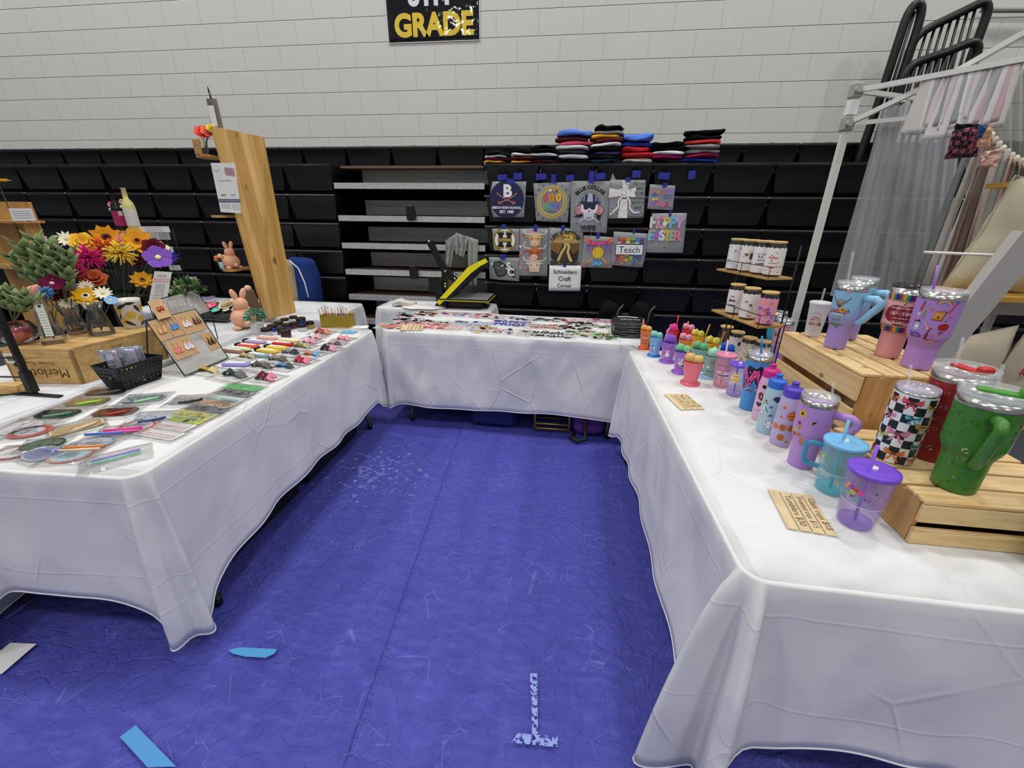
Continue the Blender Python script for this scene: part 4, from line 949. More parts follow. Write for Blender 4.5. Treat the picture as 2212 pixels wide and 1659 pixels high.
def g_school(A, hb, R):
    A.ring(.012, hb*.86, .017, .021, '#c84a5a', 14, .25, 2.9); A.ring(.012, hb*.86, .013, .017, '#e8b060', 14, .25, 2.9); A.ring(.012, hb*.86, .009, .013, '#6a90c8', 14, .25, 2.9)
    A.fan([(-.006, hb*.68), (.020, hb*.675), (.026, hb*.80), (-.002, hb*.79)], '#7a4a20'); A.fan([(-.005, hb*.69), (.018, hb*.685), (.022, hb*.79), (-.002, hb*.785)], '#d8923a'); A.disc(.004, hb*.75, .002, '#fff'); A.disc(.013, hb*.75, .002, '#fff'); A.disc(.004, hb*.75, .0011, '#222'); A.disc(.013, hb*.75, .0011, '#222'); A.disc(.008, hb*.72, .003, '#5a1a1a', .8)
    A.disc(.033, hb*.60, .012, '#a8202c', .95); A.disc(.026, hb*.60, .010, '#a8202c', 1); A.leaf(.03, hb*.68, .006, '#5a8a3a', .6)
    A.fan([(-.020, hb*.66), (-.010, hb*.56), (.0, hb*.55)], '#e8c860'); A.fan([(-.0165, hb*.63), (-.0115, hb*.575), (-.006, hb*.57)], '#b58bd3')
    A.ring(-.030, hb*.44, .010, .0155, '#6a3a9a', 14, 0, pi); A.rect(-.0455, hb*.44, .031, .004, '#6a3a9a')
    A.line([(-.004, hb*.43), (-.002, hb*.50)], .008, '#8a2a3a'); A.line([(-.002, hb*.50), (-.001, hb*.56)], .003, '#3a2a3a'); A.disc(.002, hb*.57, .004, '#b83a4a', .7); A.line([(-.006, hb*.425), (.006, hb*.423)], .0012, '#5a1a2a')
    A.rect(-.041, hb*.53, .013, hb*.10, '#9ac8e0', 2); A.fan([(-.041, hb*.63), (-.028, hb*.63), (-.034, hb*.67)], '#2a2a4a'); A.rect(-.039, hb*.56, .009, .008, '#f4f4f4')
    A.disc(-.045, hb*.64, .004, '#c0303a'); A.line([(-.040, hb*.78), (-.037, hb*.88)], .007, '#c04a3a'); A.rect(-.040, hb*.86, .007, .010, '#3a6ac8')
    A.line([(-.028, hb*.68), (-.027, hb*.80)], .005, '#7aa860'); A.heart(-.040, hb*.73, .006, '#d8d0e0'); A.ring(-.026, hb*.86, .0015, .0035, '#d890a0', 10)
    A.star(-.013, hb*.81, .007, '#d8783a', 8, .35); A.star(.012, hb*.49, .006, '#e0885a', 8, .35); A.line([(.030, hb*.77), (.042, hb*.90)], .004, '#d84a4a'); A.disc(.043, hb*.91, .004, '#4a6a9a')
    A.line([(.026, hb*.40), (.028, hb*.52)], .0016, '#a83a5a'); A.ring(.026, hb*.53, .001, .0035, '#a83a5a', 10); A.ring(.032, hb*.53, .001, .0035, '#a83a5a', 10); A.fan([(.030, hb*.72), (.044, hb*.73), (.046, hb*.75), (.034, hb*.74)], '#d86a9a')
    A.ring(.012, hb*.38, .008, .011, '#d86a6a', 12, .3, 2.8); A.ring(.012, hb*.38, .005, .008, '#e8b060', 12, .3, 2.8); A.star(-.016, hb*.58, .005, '#b090d0', 5, .6)
    for k in range(4): A.disc(-.047, hb*(.46+.012*k), .003, ('#4a8ac8', '#d84a4a', '#3ab0a0', '#2a4a9a')[k])
    A.text('THANKS', -.012, hb*.925, '#8a68a8', w=.014); A.text('THANKS', -.012, hb*.37, '#8a68a8', w=.014)
tumbler('lilac tumbler covered in school stickers with a lilac straw', at(1976, 793, ZC), .266, .041, .058, C('#b289d6', .45), strawc=C('#b07cd8', .35), splace=(-.45, 0), sl=.075, art=g_school, group='tall tumblers on the big crate', neck=.40)
# frosted cup
t = thing('frosted_cup', 'frosted white cup with a rainbow and the word cheer on the big crate', 'cup', at(1753, 725, ZC)); fa = face_cam(t.location)
mb = MB(); mb.lathe([(.026, 0), (.028, .006), (.037, .13), (.0375, .135)], FROST, 32); mb.build('cup_body', t)
mb = MB(); mb.lathe([(.0385, .133), (.040, .137), (.040, .142), (.036, .145), (.034, .139), (.0001, .139)], FROST, 32, caps=False); mb.build('lid', t)
straw(t, .006*cos(fa+1.57), .02*sin(fa+1.57)*-1, .138, .06, CLEARP)
A = Art(cyl_map(lambda z: .028+.009*z/.13+.0004, fa))
for k, c in enumerate(('#c89a7a', '#e8c0a8', '#b8846a', '#d8b090')): A.ring(-.004, .068, .008+.0035*k, .010+.0035*k, c, 18, 0, pi)
A.heart(-.012, .072, .004, '#b8283a')
for ch, x, c in (('C', -.018, '#2a2a2a'), ('H', -.009, '#8a5a4a'), ('E', .0, '#e0a898'), ('E', .009, '#d8a060'), ('R', .018, '#1c1c1c')): A.text(ch, x, .056, c, h=.013, bold=.04)
A.text('born to shape little minds', -.004, .100, '#6a6a6a', w=.044, arc=.035); A.build(t)
# pink-lilac cow tumbler and its neighbour behind the crate
def g_cow2(A, hb, R):
    cow(A, -.030, hb*.70, .017, '#3a2a22', '#b07a4a'); 
    for (x, y) in ((.0, .66), (.018, .80), (-.012, .50), (.024, .88)): A.k = 4; A.leaf(x-.008, hb*y, .007, '#6a8a7a', 2.6); A.leaf(x+.008, hb*y, .007, '#5a5a6a', .4); A.flower(x, hb*y, .008, '#e8a080', '#c85a3a')
    for x in (-.030, -.014): A.flower(x, hb*.46, .009, '#f0c8d0', '#e8a0b0')
OM2 = ombre('#a98ad2', '#e0aecb', .08, .15)
tumbler('pink-to-lilac tumbler with a brown cow beside the large crate', at(1673, 782, TZ), .262, .033, .046, OM2, strawc=CLEARP, splace=(.2, 0), sl=.05, art=g_cow2, group='two tumblers beside the shelf')
tumbler('tumbler with a clear lid mostly hidden behind the pink-to-lilac cow one', at(1661, 765, TZ), .272, .032, .043, C('#3aa8c8', .4), strawc=None, group='two tumblers beside the shelf')
# checker bow tumbler (no taper)
def g_bow(A, hb, R):
    r = R(.1)
    n = 9; cw = 2*2.2*r/n; rows = 8; rh = hb*.93/rows
    A.rect(-2.2*r, hb*.02, 4.4*r, hb*.94, '#eef0f2', 26)
    for i in range(n):
        for j in range(rows):
            if (i+j) % 2: A.k = 2; A.rect(-2.2*r+cw*i, hb*.02+rh*j, cw, rh, '#22272b', 3)
    def bow(x, y, s, c, d):
        A.k = 4
        for k in (-1, 1): A.fan([(x, y), (x+k*s, y+.65*s), (x+k*1.15*s, y+.1*s), (x+k*.9*s, y-.35*s)][::k], c); A.fan([(x, y), (x+k*.35*s, y-.4*s), (x+k*.75*s, y-1.2*s), (x+k*.4*s, y-1.05*s), (x+k*.1*s, y-.5*s)][::-k], c)
        A.k = 7; A.disc(x, y, .2*s, d)
        for k in (-1, 1): A.line([(x+k*.15*s, y), (x+k*.8*s, y+.35*s)], .05*s, d); A.line([(x+k*.15*s, y-.05*s), (x+k*.8*s, y-.1*s)], .05*s, d)
    bow(.0, hb*.88, .021, '#d85a68', '#8a2a38'); bow(.014, hb*.68, .016, '#5ab0c4', '#1f5a70'); bow(-.006, hb*.44, .023, '#e48ca8', '#7a3a50'); bow(.002, hb*.16, .021, '#e8803a', '#8a4018')
    bow(-.040, hb*.66, .015, '#e898b0', '#8a4a60'); bow(-.042, hb*.38, .014, '#d8c860', '#7a6a20'); bow(-.048, hb*.14, .014, '#a83a54', '#5a1a28'); bow(.046, hb*.86, .012, '#d8b040', '#6a5010'); bow(.044, hb*.58, .018, '#c8a040', '#6a5010'); bow(.048, hb*.30, .016, '#3a7a80', '#1a3a40'); bow(-.044, hb*.90, .012, '#e88a3a', '#6a3a10'); bow(.05, hb*.1, .014, '#c08078', '#5a3a38')
tumbler('slim black and white checkered tumbler with coloured bows', at(1924, 988, ZK), .228, .047, .047, C('#eef0f2', .35), taper=None, ring=True, steel_h=.006, strawc=CLEARP, splace=(-.45, 0), sl=.06, art=g_bow, lid=new_mat('clear_lid', '#cfc8dc', .05, alpha=.45, spec=.9))
def leopard(cols, n, seed, w=.08):
    def g(A, hb, R):
        q = random.Random(seed); k = 0; pts = []
        while len(pts) < n and k < 3000:
            k += 1; x, y = q.uniform(-w, w), q.uniform(hb*.03, hb*.90)
            if min([hypot(x-a, y-b_) for a, b_ in pts]+[1]) > .017: pts.append((x, y))
        for (x, y) in pts:
            r = q.uniform(.0045, .0075); a0 = q.uniform(0, 6); c = q.choice(cols)
            A.k = 1; A.ring(x, y, r*.6, r, c, 8, a0, a0+q.uniform(1.8, 3.2)); A.k = 1; A.ring(x, y, r*.62, r, c, 5, a0+3.6, a0+3.6+q.uniform(.6, 1.7))
    return g
SIL = C('#a9b09a', .2, .8)
GRN = new_mat('green_powder_coat', '#3f7d2c', .38); RED = new_mat('red_powder_coat', '#8f1f20', .38)
def flip_lid(t_, hb, rt, c, fa):
    mb = MB(); mb.box((rt*.1, 0, hb+.014), (rt*1.3, .026, .008), c, TR(0, 0, 0) @ RZ(0), bev=.003); mb.box((rt*.72, 0, hb+.024), (.022, .034, .018), c, bev=.004); lo = mb.build('flip_spout', t_); lo.rotation_euler[2] = fa+1.75
    mb = MB(); mb.lathe([(rt*1.03, hb), (rt*1.06, hb+.004), (rt*1.06, hb+.020), (rt*1.0, hb+.022), (rt*1.0, hb+.004)], CLEARP, 40, caps=False); mb.build('lid_wall', t_)
tg = tumbler('large green handled tumbler with silvery leopard spots on the small crate', at(2056, 1049, ZK), .268, .046, .063, GRN, handle=(GRN, .30, .215, .09, .05), strawc=CLEARP, splace=(0, 0), sl=.075, art=leopard([SIL, C('#8a9a78', .25, .7), C('#2f6a24', .3)], 70, 4), group='large leopard-spotted tumblers', neck=.43)
flip_lid(tg, .252, .063, C('#4a9a34', .4), face_cam(tg.location))
tr = tumbler('large dark red tumbler with silvery leopard spots behind the checkered one', at(2004, 985, ZK), .275, .046, .063, RED, strawc=CLEARP, splace=(-.3, 0), sl=.09, art=leopard([C('#b8a8a0', .2, .8), C('#6a1414', .3)], 60, 8), group='large leopard-spotted tumblers', neck=.43)
flip_lid(tr, .259, .063, C('#c4302e', .4), face_cam(tr.location)-.9)
tumbler('green leopard tumbler cut off by the right edge of the photo', at(2300, 1240, TZ), .268, .046, .063, GRN, art=leopard([SIL, C('#2f6a24', .3)], 60, 14), group='large leopard-spotted tumblers', neck=.43)

# --- wooden price sign slats
STICK = wood_mat('craft_stick', '#e6cfa4', '#d4b888', 3, 1, .6, False)
def price_sign(label, corners, texts, z):
    P = [at(px, py, z) for px, py in corners]     # far-left, far-right, near-right, near-left
    c = sum(P, Vector())/4; u = ((P[1]-P[0])+(P[2]-P[3]))/2; v = ((P[0]-P[3])+(P[1]-P[2]))/2
    rz = atan2(v.y, v.x)-pi/2; W_, H_ = u.length, v.length
    t = thing('price_sign', label, 'sign', c, rz, 'wooden slat price signs')
    n = len(texts); sw = W_/n
    mb = MB(); mb.box((0, 0, .0015), (W_*1.03, H_*1.04, .001), CLEARP); mb.build('plastic_sleeve', t)
    for i, tx in enumerate(texts):
        x = -W_/2+sw*(i+.5)
        mb = MB(); mb.box((x, 0, .0042), (sw*.86, H_, .004), STICK, bev=.0012); o = mb.build('wooden_slat', t)
        if tx: A = Art(flat_map((x, 0, .0064), (0, -1, 0), (1, 0, 0))); A.text(tx, 0, 0, '#6a5236', w=H_*.78, bold=.01); A.build(o, name='handwriting')
price_sign('wooden slat price sign lying near the front corner of the right table', [(1655, 1062), (1755, 1072), (1806, 1159), (1704, 1147)], ['', 'Tumblers $30', 'Frosted cup $15', 'Glass cups $15'], TZ+.001)
price_sign('wooden slat price sign lying in front of the coral cup', [(1434, 853), (1482, 853), (1522, 884), (1470, 889)], ['', '$5 tumblers $12', 'Plastic cups $5', 'Cold cups $5'], TZ+.001)
# ================================================================ TRANSFERS ON THE BLEACHERS
FILM = new_mat('transfer_film', '#b9bcc0', 0.35, alpha=.5)
PAPER = C('#f4f4f6', .7)
BLUE_TAPE = C('#28309a', .55)
PY = 3.984
_hn = 0
def hang(label, quad, art, mat=FILM, name='shirt_transfer', cat='shirt transfer', Y=PY, spike=None, round_left=False, sc=1.0):
    global _hn; _hn += 1; Y -= .0012*(_hn % 4)
    P = [aty(px, py, Y) for px, py in quad]         # top-left, top-right, bottom-right, bottom-left
    c = sum(P, Vector())/4; W_ = ((P[1]-P[0]).length+(P[2]-P[3]).length)/2; H_ = ((P[0]-P[3]).length+(P[1]-P[2]).length)/2
    t = thing(name, label, cat, (c.x, Y, c.z), 0, 'shirt transfers taped to the bleachers' if name == 'shirt_transfer' else None)
    L_ = [(p.x-c.x, p.z-c.z) for p in P]
    mb = MB()
    def f(u, v):
        a = [L_[3][i]*(1-u)+L_[2][i]*u for i in (0, 1)]; b = [L_[0][i]*(1-u)+L_[1][i]*u for i in (0, 1)]
        x, z = a[0]*(1-v)+b[0]*v, a[1]*(1-v)+b[1]*v
        if round_left and u < .5: x += (0.5-u)*.16*W_*abs(2*v-1)**2; 
        return (x, -.004*sin(u*5)*(1-v)-.003*(1-v), z)
    mb.grid(f, 8, 6, mat)
    if spike: q = aty(spike[0], spike[1], Y); mb.add([(L_[0][0]+.005, 0, L_[0][1]-.005), (L_[0][0]+.05, 0, L_[0][1]-.003), (q.x-c.x, 0, q.z-c.z)], [(0, 1, 2)], mat)
    mb.build('film_sheet' if mat is FILM else 'paper_sheet', t, solid=.0008)
    A = Art(flat_map((0, -.0085, 0), (1, 0, 0), (0, 0, 1)), .00004, .5); A.sc = sc
    art(A, W_/2, H_/2); A.build(t)
    return t
def h_beech(A, w, h):
    r = .152; A.disc(-.006, 0, r, '#1d2450', 1, 44)
    A.text('B', .002, .07, '#f6f2f4', h=.105, bold=.05)
    for k in (-1, 1):
        A.line([(-.006+k*.09, .055), (-.006+k*.06, .03), (-.006, -.005), (-.006-k*.05, -.02), (-.006-k*.07, -.022)], .006, '#e8845c'); A.ring(-.006-k*.06, -.02, .012, .018, '#e8845c', 10, pi if k < 0 else pi*.9, 2*pi)
    A.rect(-.045, -.047, .075, .003, '#a8443a'); A.text('BEECH HIGH SCHOOL', -.006, -.066, '#f4f4f8', w=.26, bold=.035); A.text('EST. 1980', -.006, -.10, '#f4f4f8', w=.125, bold=.035)
def h_100(A, w, h):
    A.ring(0, 0, .098, .105, '#e8d078', 40); A.ring(0, 0, .109, .115, '#d8b850', 40); A.ring(0, 0, .121, .128, '#e8cc60', 40)
    for k in range(18):
        a = 2*pi*k/18
        for j in range(3): A.k = 4; A.line([(.153*cos(a)-.006+.005*j, .153*sin(a)-.008), (.153*cos(a)-.005+.005*j, .153*sin(a)+.008)], .002, '#26262a')
        A.line([(.153*cos(a)-.009, .153*sin(a)-.006), (.153*cos(a)+.009, .153*sin(a)+.006)], .002, '#26262a')
    for ch, x, c in (('1', -.058, '#e84a58'), ('0', -.006, '#f08a2a'), ('0', .055, '#f0c030')): A.text(ch, x, .038, c, h=.068, bold=.06)
    for ch, x, c in (('D', -.058, '#7ac050'), ('A', -.02, '#4aa8d8'), ('Y', .018, '#4a7ae0'), ('S', .054, '#9a5ac8')): A.text(ch, x, -.035, c, h=.042, bold=.06)
    A.text('OF SCHOOL', 0, -.075, '#1c1c20', w=.075, bold=.04); A.rect(-.03, .085, .02, .02, '#f6f4f2'); A.rect(.01, .085, .016, .02, '#e88a78'); A.rect(.032, .082, .01, .02, '#222'); A.fan([(-.006, .08), (.006, .08), (0, .068)], '#e85a4a')
def h_skull(A, w, h):
    A.text('BLUE COLLAR', 0, .17, '#1c1c22', w=.30, bold=.04, arc=.17)
    A.ring(0, .02, .124, .128, '#d8cfa8', 30, -.2, pi+.2)
    for k in (-1, 1):
        for j in range(4): A.k = 2; A.leaf(k*.10, -.02-.02*j, .045, '#24263a', k*.6+(0 if k > 0 else pi)+.5*(j-1.5), .3)
        A.disc(k*.095, -.03, .042, '#7a3a4a'); A.disc(k*.095, -.03, .036, '#d8a0a8')
        for j in range(3): A.ring(k*.095, -.03, .010*j+.004, .010*j+.008, '#8a3a4c', 12, j, j+4)
        A.line([(k*.03, -.09), (k*.10, -.135)], .016, '#b8bcd0'); A.disc(k*.105, -.14, .016, '#8a90a8'); A.disc(k*.112, -.145, .007, '#34364a')
    A.disc(0, .0, .078, '#ececf2', 1.0, 26); A.fan([(-.05, -.04), (.05, -.04), (.045, -.10), (.02, -.12), (-.02, -.12), (-.045, -.10)], '#dfe0e8')
    for k in (-1, 1): A.disc(k*.032, -.005, .024, '#2a2c50', .85); A.disc(k*.028, .002, .008, '#5a6090')
    A.fan([(-.010, -.045), (.010, -.045), (0, -.025)], '#26262c'); A.rect(-.036, -.078, .072, .022, '#f6f6fa')
    for k in range(9): A.rect(-.034+.0085*k, -.078, .0016, .022, '#4a4a58')
    A.rect(-.036, -.069, .072, .002, '#4a4a58'); A.fan([(-.035, -.085), (.035, -.085), (.02, -.112), (-.02, -.112)], '#a0a4b4')
    A.disc(0, .052, .076, '#262a48', .82, 24); A.rect(-.095, .028, .19, .016, '#30355a'); A.fan([(-.02, .115), (.02, .115), (.028, .045), (-.028, .045)], '#b8c0dc'); A.fan([(-.06, .095), (-.045, .10), (-.045, .05), (-.068, .05)], '#7a84b0'); A.fan([(.06, .095), (.045, .10), (.045, .05), (.068, .05)], '#7a84b0')
    A.text('WIFE', 0, -.185, '#1c1c22', w=.145, bold=.03)
def h_cross(A, w, h):
    for (p, c) in (([(-.035, .165), (.035, .165), (.02, .04), (-.02, .04)], 0), ([(-.03, .0), (.03, .0), (.045, -.17), (-.045, -.17)], 0), ([(-.15, .10), (-.15, .01), (-.03, .03), (-.03, .075)], 0), ([(.10, .105), (.10, .015), (.0, .03), (.0, .075)], 0)):
        q = [(x-.025, y) for x, y in p]; A.fan(q, '#f4f0ea')
    A.disc(-.025, .05, .035, '#f4f0ea')
    q = random.Random(3)
    for k in range(46):
        i = q.random(); x, y = ((q.uniform(-.05, 0), q.uniform(-.16, .16)) if i < .6 else (q.uniform(-.165, .07), q.uniform(.02, .095))); A.k = 5; A.disc(x, y, .0045, q.choice(['#c85a5a', '#e0a05a', '#7aa86a', '#b0403a', '#e8b0a8']), 1, 6)
    for pts in ([(-.02, .05), (.01, .08), (.045, .085), (.05, .05), (.0, .04)], [(-.03, .05), (-.06, .085), (-.10, .08), (-.09, .045), (-.04, .04)], [(-.01, .04), (.03, -.02), (.035, -.08), (.08, -.12), (.13, -.115)], [(-.04, .04), (-.08, -.02), (-.075, -.07), (-.12, -.115), (-.15, -.14)]): A.k = 7; A.line(pts, .016, '#f2f2f4')
    for k in range(30): A.k = 9; pts = ((q.uniform(-.1, .05), q.uniform(.03, .09)) if k % 2 else (q.choice([.03, .06, .10, -.08, -.10, -.13])+q.uniform(-.008, .008), q.choice([-.05, -.10, -.115, -.12])+q.uniform(-.01, .01))); A.disc(pts[0], pts[1], .004, '#1c1c20', .7, 6)
    for k in range(10): A.k = 3; A.flower(q.uniform(-.17, -.07), q.uniform(-.15, .16), .006, q.choice(['#e88a5a', '#e8a0a8', '#8ac8a8']))
    for k, s_ in enumerate(('He is not', 'here', 'for he', 'is risen', 'just as he', 'said')): A.text(s_, .108, .14-.042*k, '#1d1d22', w=(.115, .055, .085, .10, .115, .06)[k])
    A.text('matthew 28:6', .10, -.155, '#1d1d22', w=.13)
def h_pre(A, w, h):
    for ch, x, c in (('1', .02, '#e070a0'), ('0', .055, '#b080d0'), ('0', .095, '#8a90e0')): A.text(ch, x, .05, c, h=.06, bold=.05)
    A.text('days of', .06, .0, '#4a7ac8', w=.085, bold=.02)
    for k, ch in enumerate('SCHOOL'): A.text(ch, -.105+.042*k, -.065, ('#c070c0', '#7a80d0', '#d080b0', '#e08aa8', '#e0506a', '#a0a8e8')[k], h=.042, bold=.05)
    A.fan([(-.10, -.01), (-.03, -.005), (-.04, -.03), (-.08, -.035)], '#e8cfa0'); A.disc(-.055, -.03, .010, '#d83a3a'); A.flower(-.03, -.035, .014, '#e0586a')
    A.disc(-.085, .045, .018, '#e0904a'); A.disc(-.07, .03, .022, '#3a6ad0', .7); A.disc(-.04, .045, .018, '#e09050')
def h_easter(A, w, h):
    for k, ch in enumerate('HOPPY'): A.text(ch, -.135+.060*k, .10, ('#e8e4e8', '#d88aa8', '#e0c860', '#7ac4e0', '#d8a8d8')[k], h=.105, bold=.05)
    for k, ch in enumerate('EASTER'): A.text(ch, -.15+.052*k, -.02, ('#8accdc', '#b07ad0', '#e8e6f0', '#e8c050', '#8ac8a8', '#e08a9a')[k], h=.105, bold=.05)
    A.disc(-.035, .09, .022, '#f2f0f4'); A.leaf(-.075, .06, .026, '#e8b0c8', 1.8, .3); A.leaf(-.05, .06, .026, '#e8b0c8', 1.4, .3); A.flower(-.155, .02, .018, '#e07a88')
    A.line([(-.02, -.135), (.0, -.13), (.005, -.145)], .004, '#4a4c50'); A.line([(.03, -.12), (.045, -.125)], .004, '#4a4c50')
def h_H(A, w, h):
    A.disc(-.01, .0, .106, '#c8ac50', 1, 40); A.disc(-.01, 0, .101, '#16161a', 1, 40); A.disc(-.01, 0, .095, '#c8ac50', 1, 40); A.disc(-.01, 0, .092, '#f2f2f4', 1, 40)
    def H(s_, c):
        for k in (-1, 1): A.rect(-.01+k*.038-.02*s_, -.068*s_, .04*s_, .136*s_, c); A.rect(-.01+k*.038-.030*s_, .046*s_, .06*s_, .024*s_, c); A.rect(-.01+k*.038-.030*s_, -.070*s_, .06*s_, .024*s_, c)
        A.rect(-.045, -.02*s_, .07, .04*s_, c)
    H(1.1, '#16161a'); A.k = 12; H(1.03, '#d8bc5c'); A.k = 13; H(.93, '#16161a'); A.rect(-.075, -.016, .13, .032, '#c8a840'); A.k = 14; A.rect(-.072, -.014, .124, .028, '#16161a'); A.k = 16; A.text('HAWKINS', -.01, 0, '#e8cc70', w=.115, bold=.04)
def h_cows(A, w, h):
    for (x, y, c) in ((-.10, .15, '#d84a4a'), (-.08, .085, '#f0a8a8'), (-.085, .005, '#d83a40'), (-.12, -.03, '#e05a50'), (-.12, .05, '#f4f0f0'), (-.10, -.10, '#e88a80'), (-.12, -.135, '#f0b0a8'), (-.055, -.15, '#e0504a')): A.heart(x, y, .014, c)
    for (y, f1, f2, hc) in ((-.11, '#e8d8b8', '#f4ead4', '#f2eadc'), (.0, '#b8603a', '#c87a50', '#f2eadc'), (.12, '#d8b070', '#e8cc98', '#f2eadc')):
        A.fan([(-.03, y-.06), (.055, y-.06), (.06, y), (-.035, y)], f1)
        for k in (-1, 1): A.line([(.01+k*.03, y+.035), (.01+k*.085, y+.04), (.01+k*.105, y+.07)], .010, hc); A.leaf(.01+k*.06, y+.015, .025, f1, 0 if k > 0 else pi, .45)
        A.disc(.01, y, .050, f1, 1.0); A.disc(.005, y-.038, .034, '#f0cdb8', .7); A.disc(.01, y+.035, .034, f2, .8)
        for k in (-1, 1): A.disc(.01+k*.028, y+.0, .006, '#20140e'); A.disc(.005+k*.012, y-.042, .0045, '#6a3a30')
        for k in range(6): A.k = 8; A.line([(-.02+.012*k, y+.055), (-.018+.011*k, y+.015)], .003, '#8a4a28')
    for k in (-1, 1): A.fan([(-.005, .17), (-.005+k*.045, .20), (-.005+k*.045, .15)][::k], '#f0a0b8'); A.fan([(-.01, -.06), (-.01+k*.035, -.035), (-.01+k*.035, -.075)][::k], '#f0a0c0')
    for k in range(16): A.k = 3; A.line([(.075, .17-.021*k), (.11+.01*(k % 2), .17-.021*k)], .002, '#34363a')
    A.line([(.075, .18), (.075, -.15)], .002, '#34363a')
def h_road(A, w, h):
    A.fan([(-.13, .06), (.125, .06), (.12, -.10), (.08, -.13), (-.09, -.13), (-.125, -.09)], '#2e2a26')
    A.disc(0, .085, .10, '#a88a50', .45, 20); A.disc(.02, .09, .045, '#e8c050', .8); A.fan([(-.13, .065), (.125, .065), (.125, .035), (-.13, .035)], '#b89a5c')
    A.fan([(-.13, .04), (-.02, .03), (-.06, -.06), (-.13, -.02)], '#8a6434'); A.fan([(.125, .04), (.03, .03), (.07, -.06), (.125, -.02)], '#74542c')
    for (a, b_) in (((-.005, .035), (.0, -.0)), ((.02, .035), (.045, 0))):
        pass
    A.fan([(-.01, .035), (.03, .035), (.045, -.01), (.04, -.05), (.085, -.125), (-.085, -.125), (-.04, -.05), (-.01, -.01)], '#4a3c26')
    A.line([(-.002, .035), (-.002, .0), (-.028, -.04), (-.045, -.08), (-.06, -.125)], .022, '#d8bf78'); A.line([(.018, .035), (.034, .0), (.024, -.04), (.040, -.08), (.062, -.125)], .022, '#e0c880')
    A.text("LIFE IS BETTER", 0, .125, '#2a2a2c', w=.30, bold=.04, arc=.16); A.text('ON A', 0, .085, '#222', w=.075, bold=.04); A.text('BACKROAD', 0, -.135, '#2e2a28', w=.25, bold=.035)
def h_drip(A, w, h):
    for k in range(18): A.k = 1; A.line([(-.12+.0142*k, .10), (-.12+.0142*k, .03-.05*abs(sin(k*2.1)))], .006, ('#5aa8e0', '#e0609a', '#7a6ad0')[k % 3])
    for k in (-1, 1):
        A.line([(k*.02, -.03), (k*.10, -.115)], .018, '#e09a60'); A.line([(k*.085, -.10), (k*.125, -.135)], .012, '#b86a3a'); A.disc(k*.125, -.137, .012, '#c87a48'); A.line([(k*.075, .095), (k*.135, .125)], .042, '#e08a50')
    A.disc(0, -.005, .058, '#4a5a30', 1, 26); A.disc(0, -.005, .055, '#e8cc3a', 1, 26)
    for k in (-1, 1): A.line([(k*(.035-.012*cos(j*.5-1.2)), -.005+.045*sin(j*.5-1.2)) for j in range(6)], .003, '#c04a3a')
    A.text('Respect', .0, .085, '#8a2a5a', w=.215, bold=.10, rot=.05); A.text('Respect', .0, .086, '#f2609a', w=.21, bold=.03, rot=.05); A.text('THE', .0, -.075, '#4ab0e0', w=.05, bold=.04); A.text('DRIP', .0, -.11, '#2a6ac8', w=.11, bold=.10); A.text('DRIP', .0, -.11, '#8ad0f4', w=.105, bold=.03)
def h_teach(A, w, h):
    cs = ['#e03a5a', '#e8602a', '#f0b82a', '#8ac83a', '#3a8ae0', '#7a4ab8']
    for k, c in enumerate(cs):
        x = -.105+.041*k+.005
        if k % 2 == 0: A.fan([(x-.017, .065), (x+.017, .065), (x+.012, .085), (x+.004, .11), (x-.004, .11), (x-.012, .085)], c); A.rect(x-.017, .055, .034, .010, '#f4f4f4')
        else: A.rect(x-.017, .05, .034, .055, c); A.rect(x-.017, .062, .034, .022, '#16161a'); A.line([(x-.014, .070), (x-.004, .076), (x+.004, .070), (x+.014, .076)], .003, '#fff')
        if k % 2: A.fan([(x-.017, -.060), (x-.012, -.078), (x-.004, -.102), (x+.004, -.102), (x+.012, -.078), (x+.017, -.060)], c)
        else: A.rect(x-.017, -.105, .034, .055, c); A.rect(x-.017, -.082, .034, .022, '#16161a'); A.line([(x-.014, -.076), (x-.004, -.070), (x+.004, -.076), (x+.014, -.070)], .003, '#fff')
    A.rect(-.128, -.048, .256, .096, '#26262a', 4); A.rect(-.122, -.043, .244, .086, '#f4f6fa', 4)
    for k in range(3): A.rect(-.122, -.025+.025*k, .244, .002, '#8ab0d0' if k != 1 else '#d89aa0')
    A.text('Teach', .0, .0, '#1a1a1e', w=.19, bold=.0)
    for k, ch in enumerate('love'): A.text(ch, -.105+.024*k, -.125, cs[(k*2+4) % 6], h=.018, bold=.05)
    for k, ch in enumerate('inspire'): A.text(ch, -.005+.0205*k, -.125, cs[(k+2) % 6], h=.018 if ch not in 'p' else .02, bold=.05)
def h_buf(A, w, h):
    A.fan([(-.11, .02), (-.09, .065), (-.03, .07), (.01, .04), (.03, .0), (.02, -.05), (-.02, -.07), (-.06, -.075), (-.085, -.04), (-.09, .0)], '#1c1d20'); A.fan([(-.10, .02), (-.085, .055), (-.035, .06), (.0, .035), (.02, .0), (.012, -.04), (-.02, -.058), (-.055, -.06), (-.075, -.035), (-.08, .0)], '#55585e')
    A.line([(-.05, .045), (-.02, .045), (.0, .025)], .006, '#1c1d20'); A.leaf(-.115, .045, .018, '#f2f2f4', 1.9, .4); A.leaf(-.015, .03, .018, '#f2f2f4', .9, .35); A.line([(-.06, -.005), (-.04, -.01), (-.03, -.03)], .004, '#1c1d20'); A.disc(-.055, .005, .004, '#fff')
    for k in range(3): A.fan([(.07, .02-.035*k), (.13, -.02-.03*k), (.075, .0-.035*k)], '#1c1d20')
    for c, b_ in (('#1c1d20', .12), ('#f2f2f4', .05)): A.text('S', .040, .026, c, h=.072, bold=b_); A.text('C', .064, -.026, c, h=.072, bold=b_)
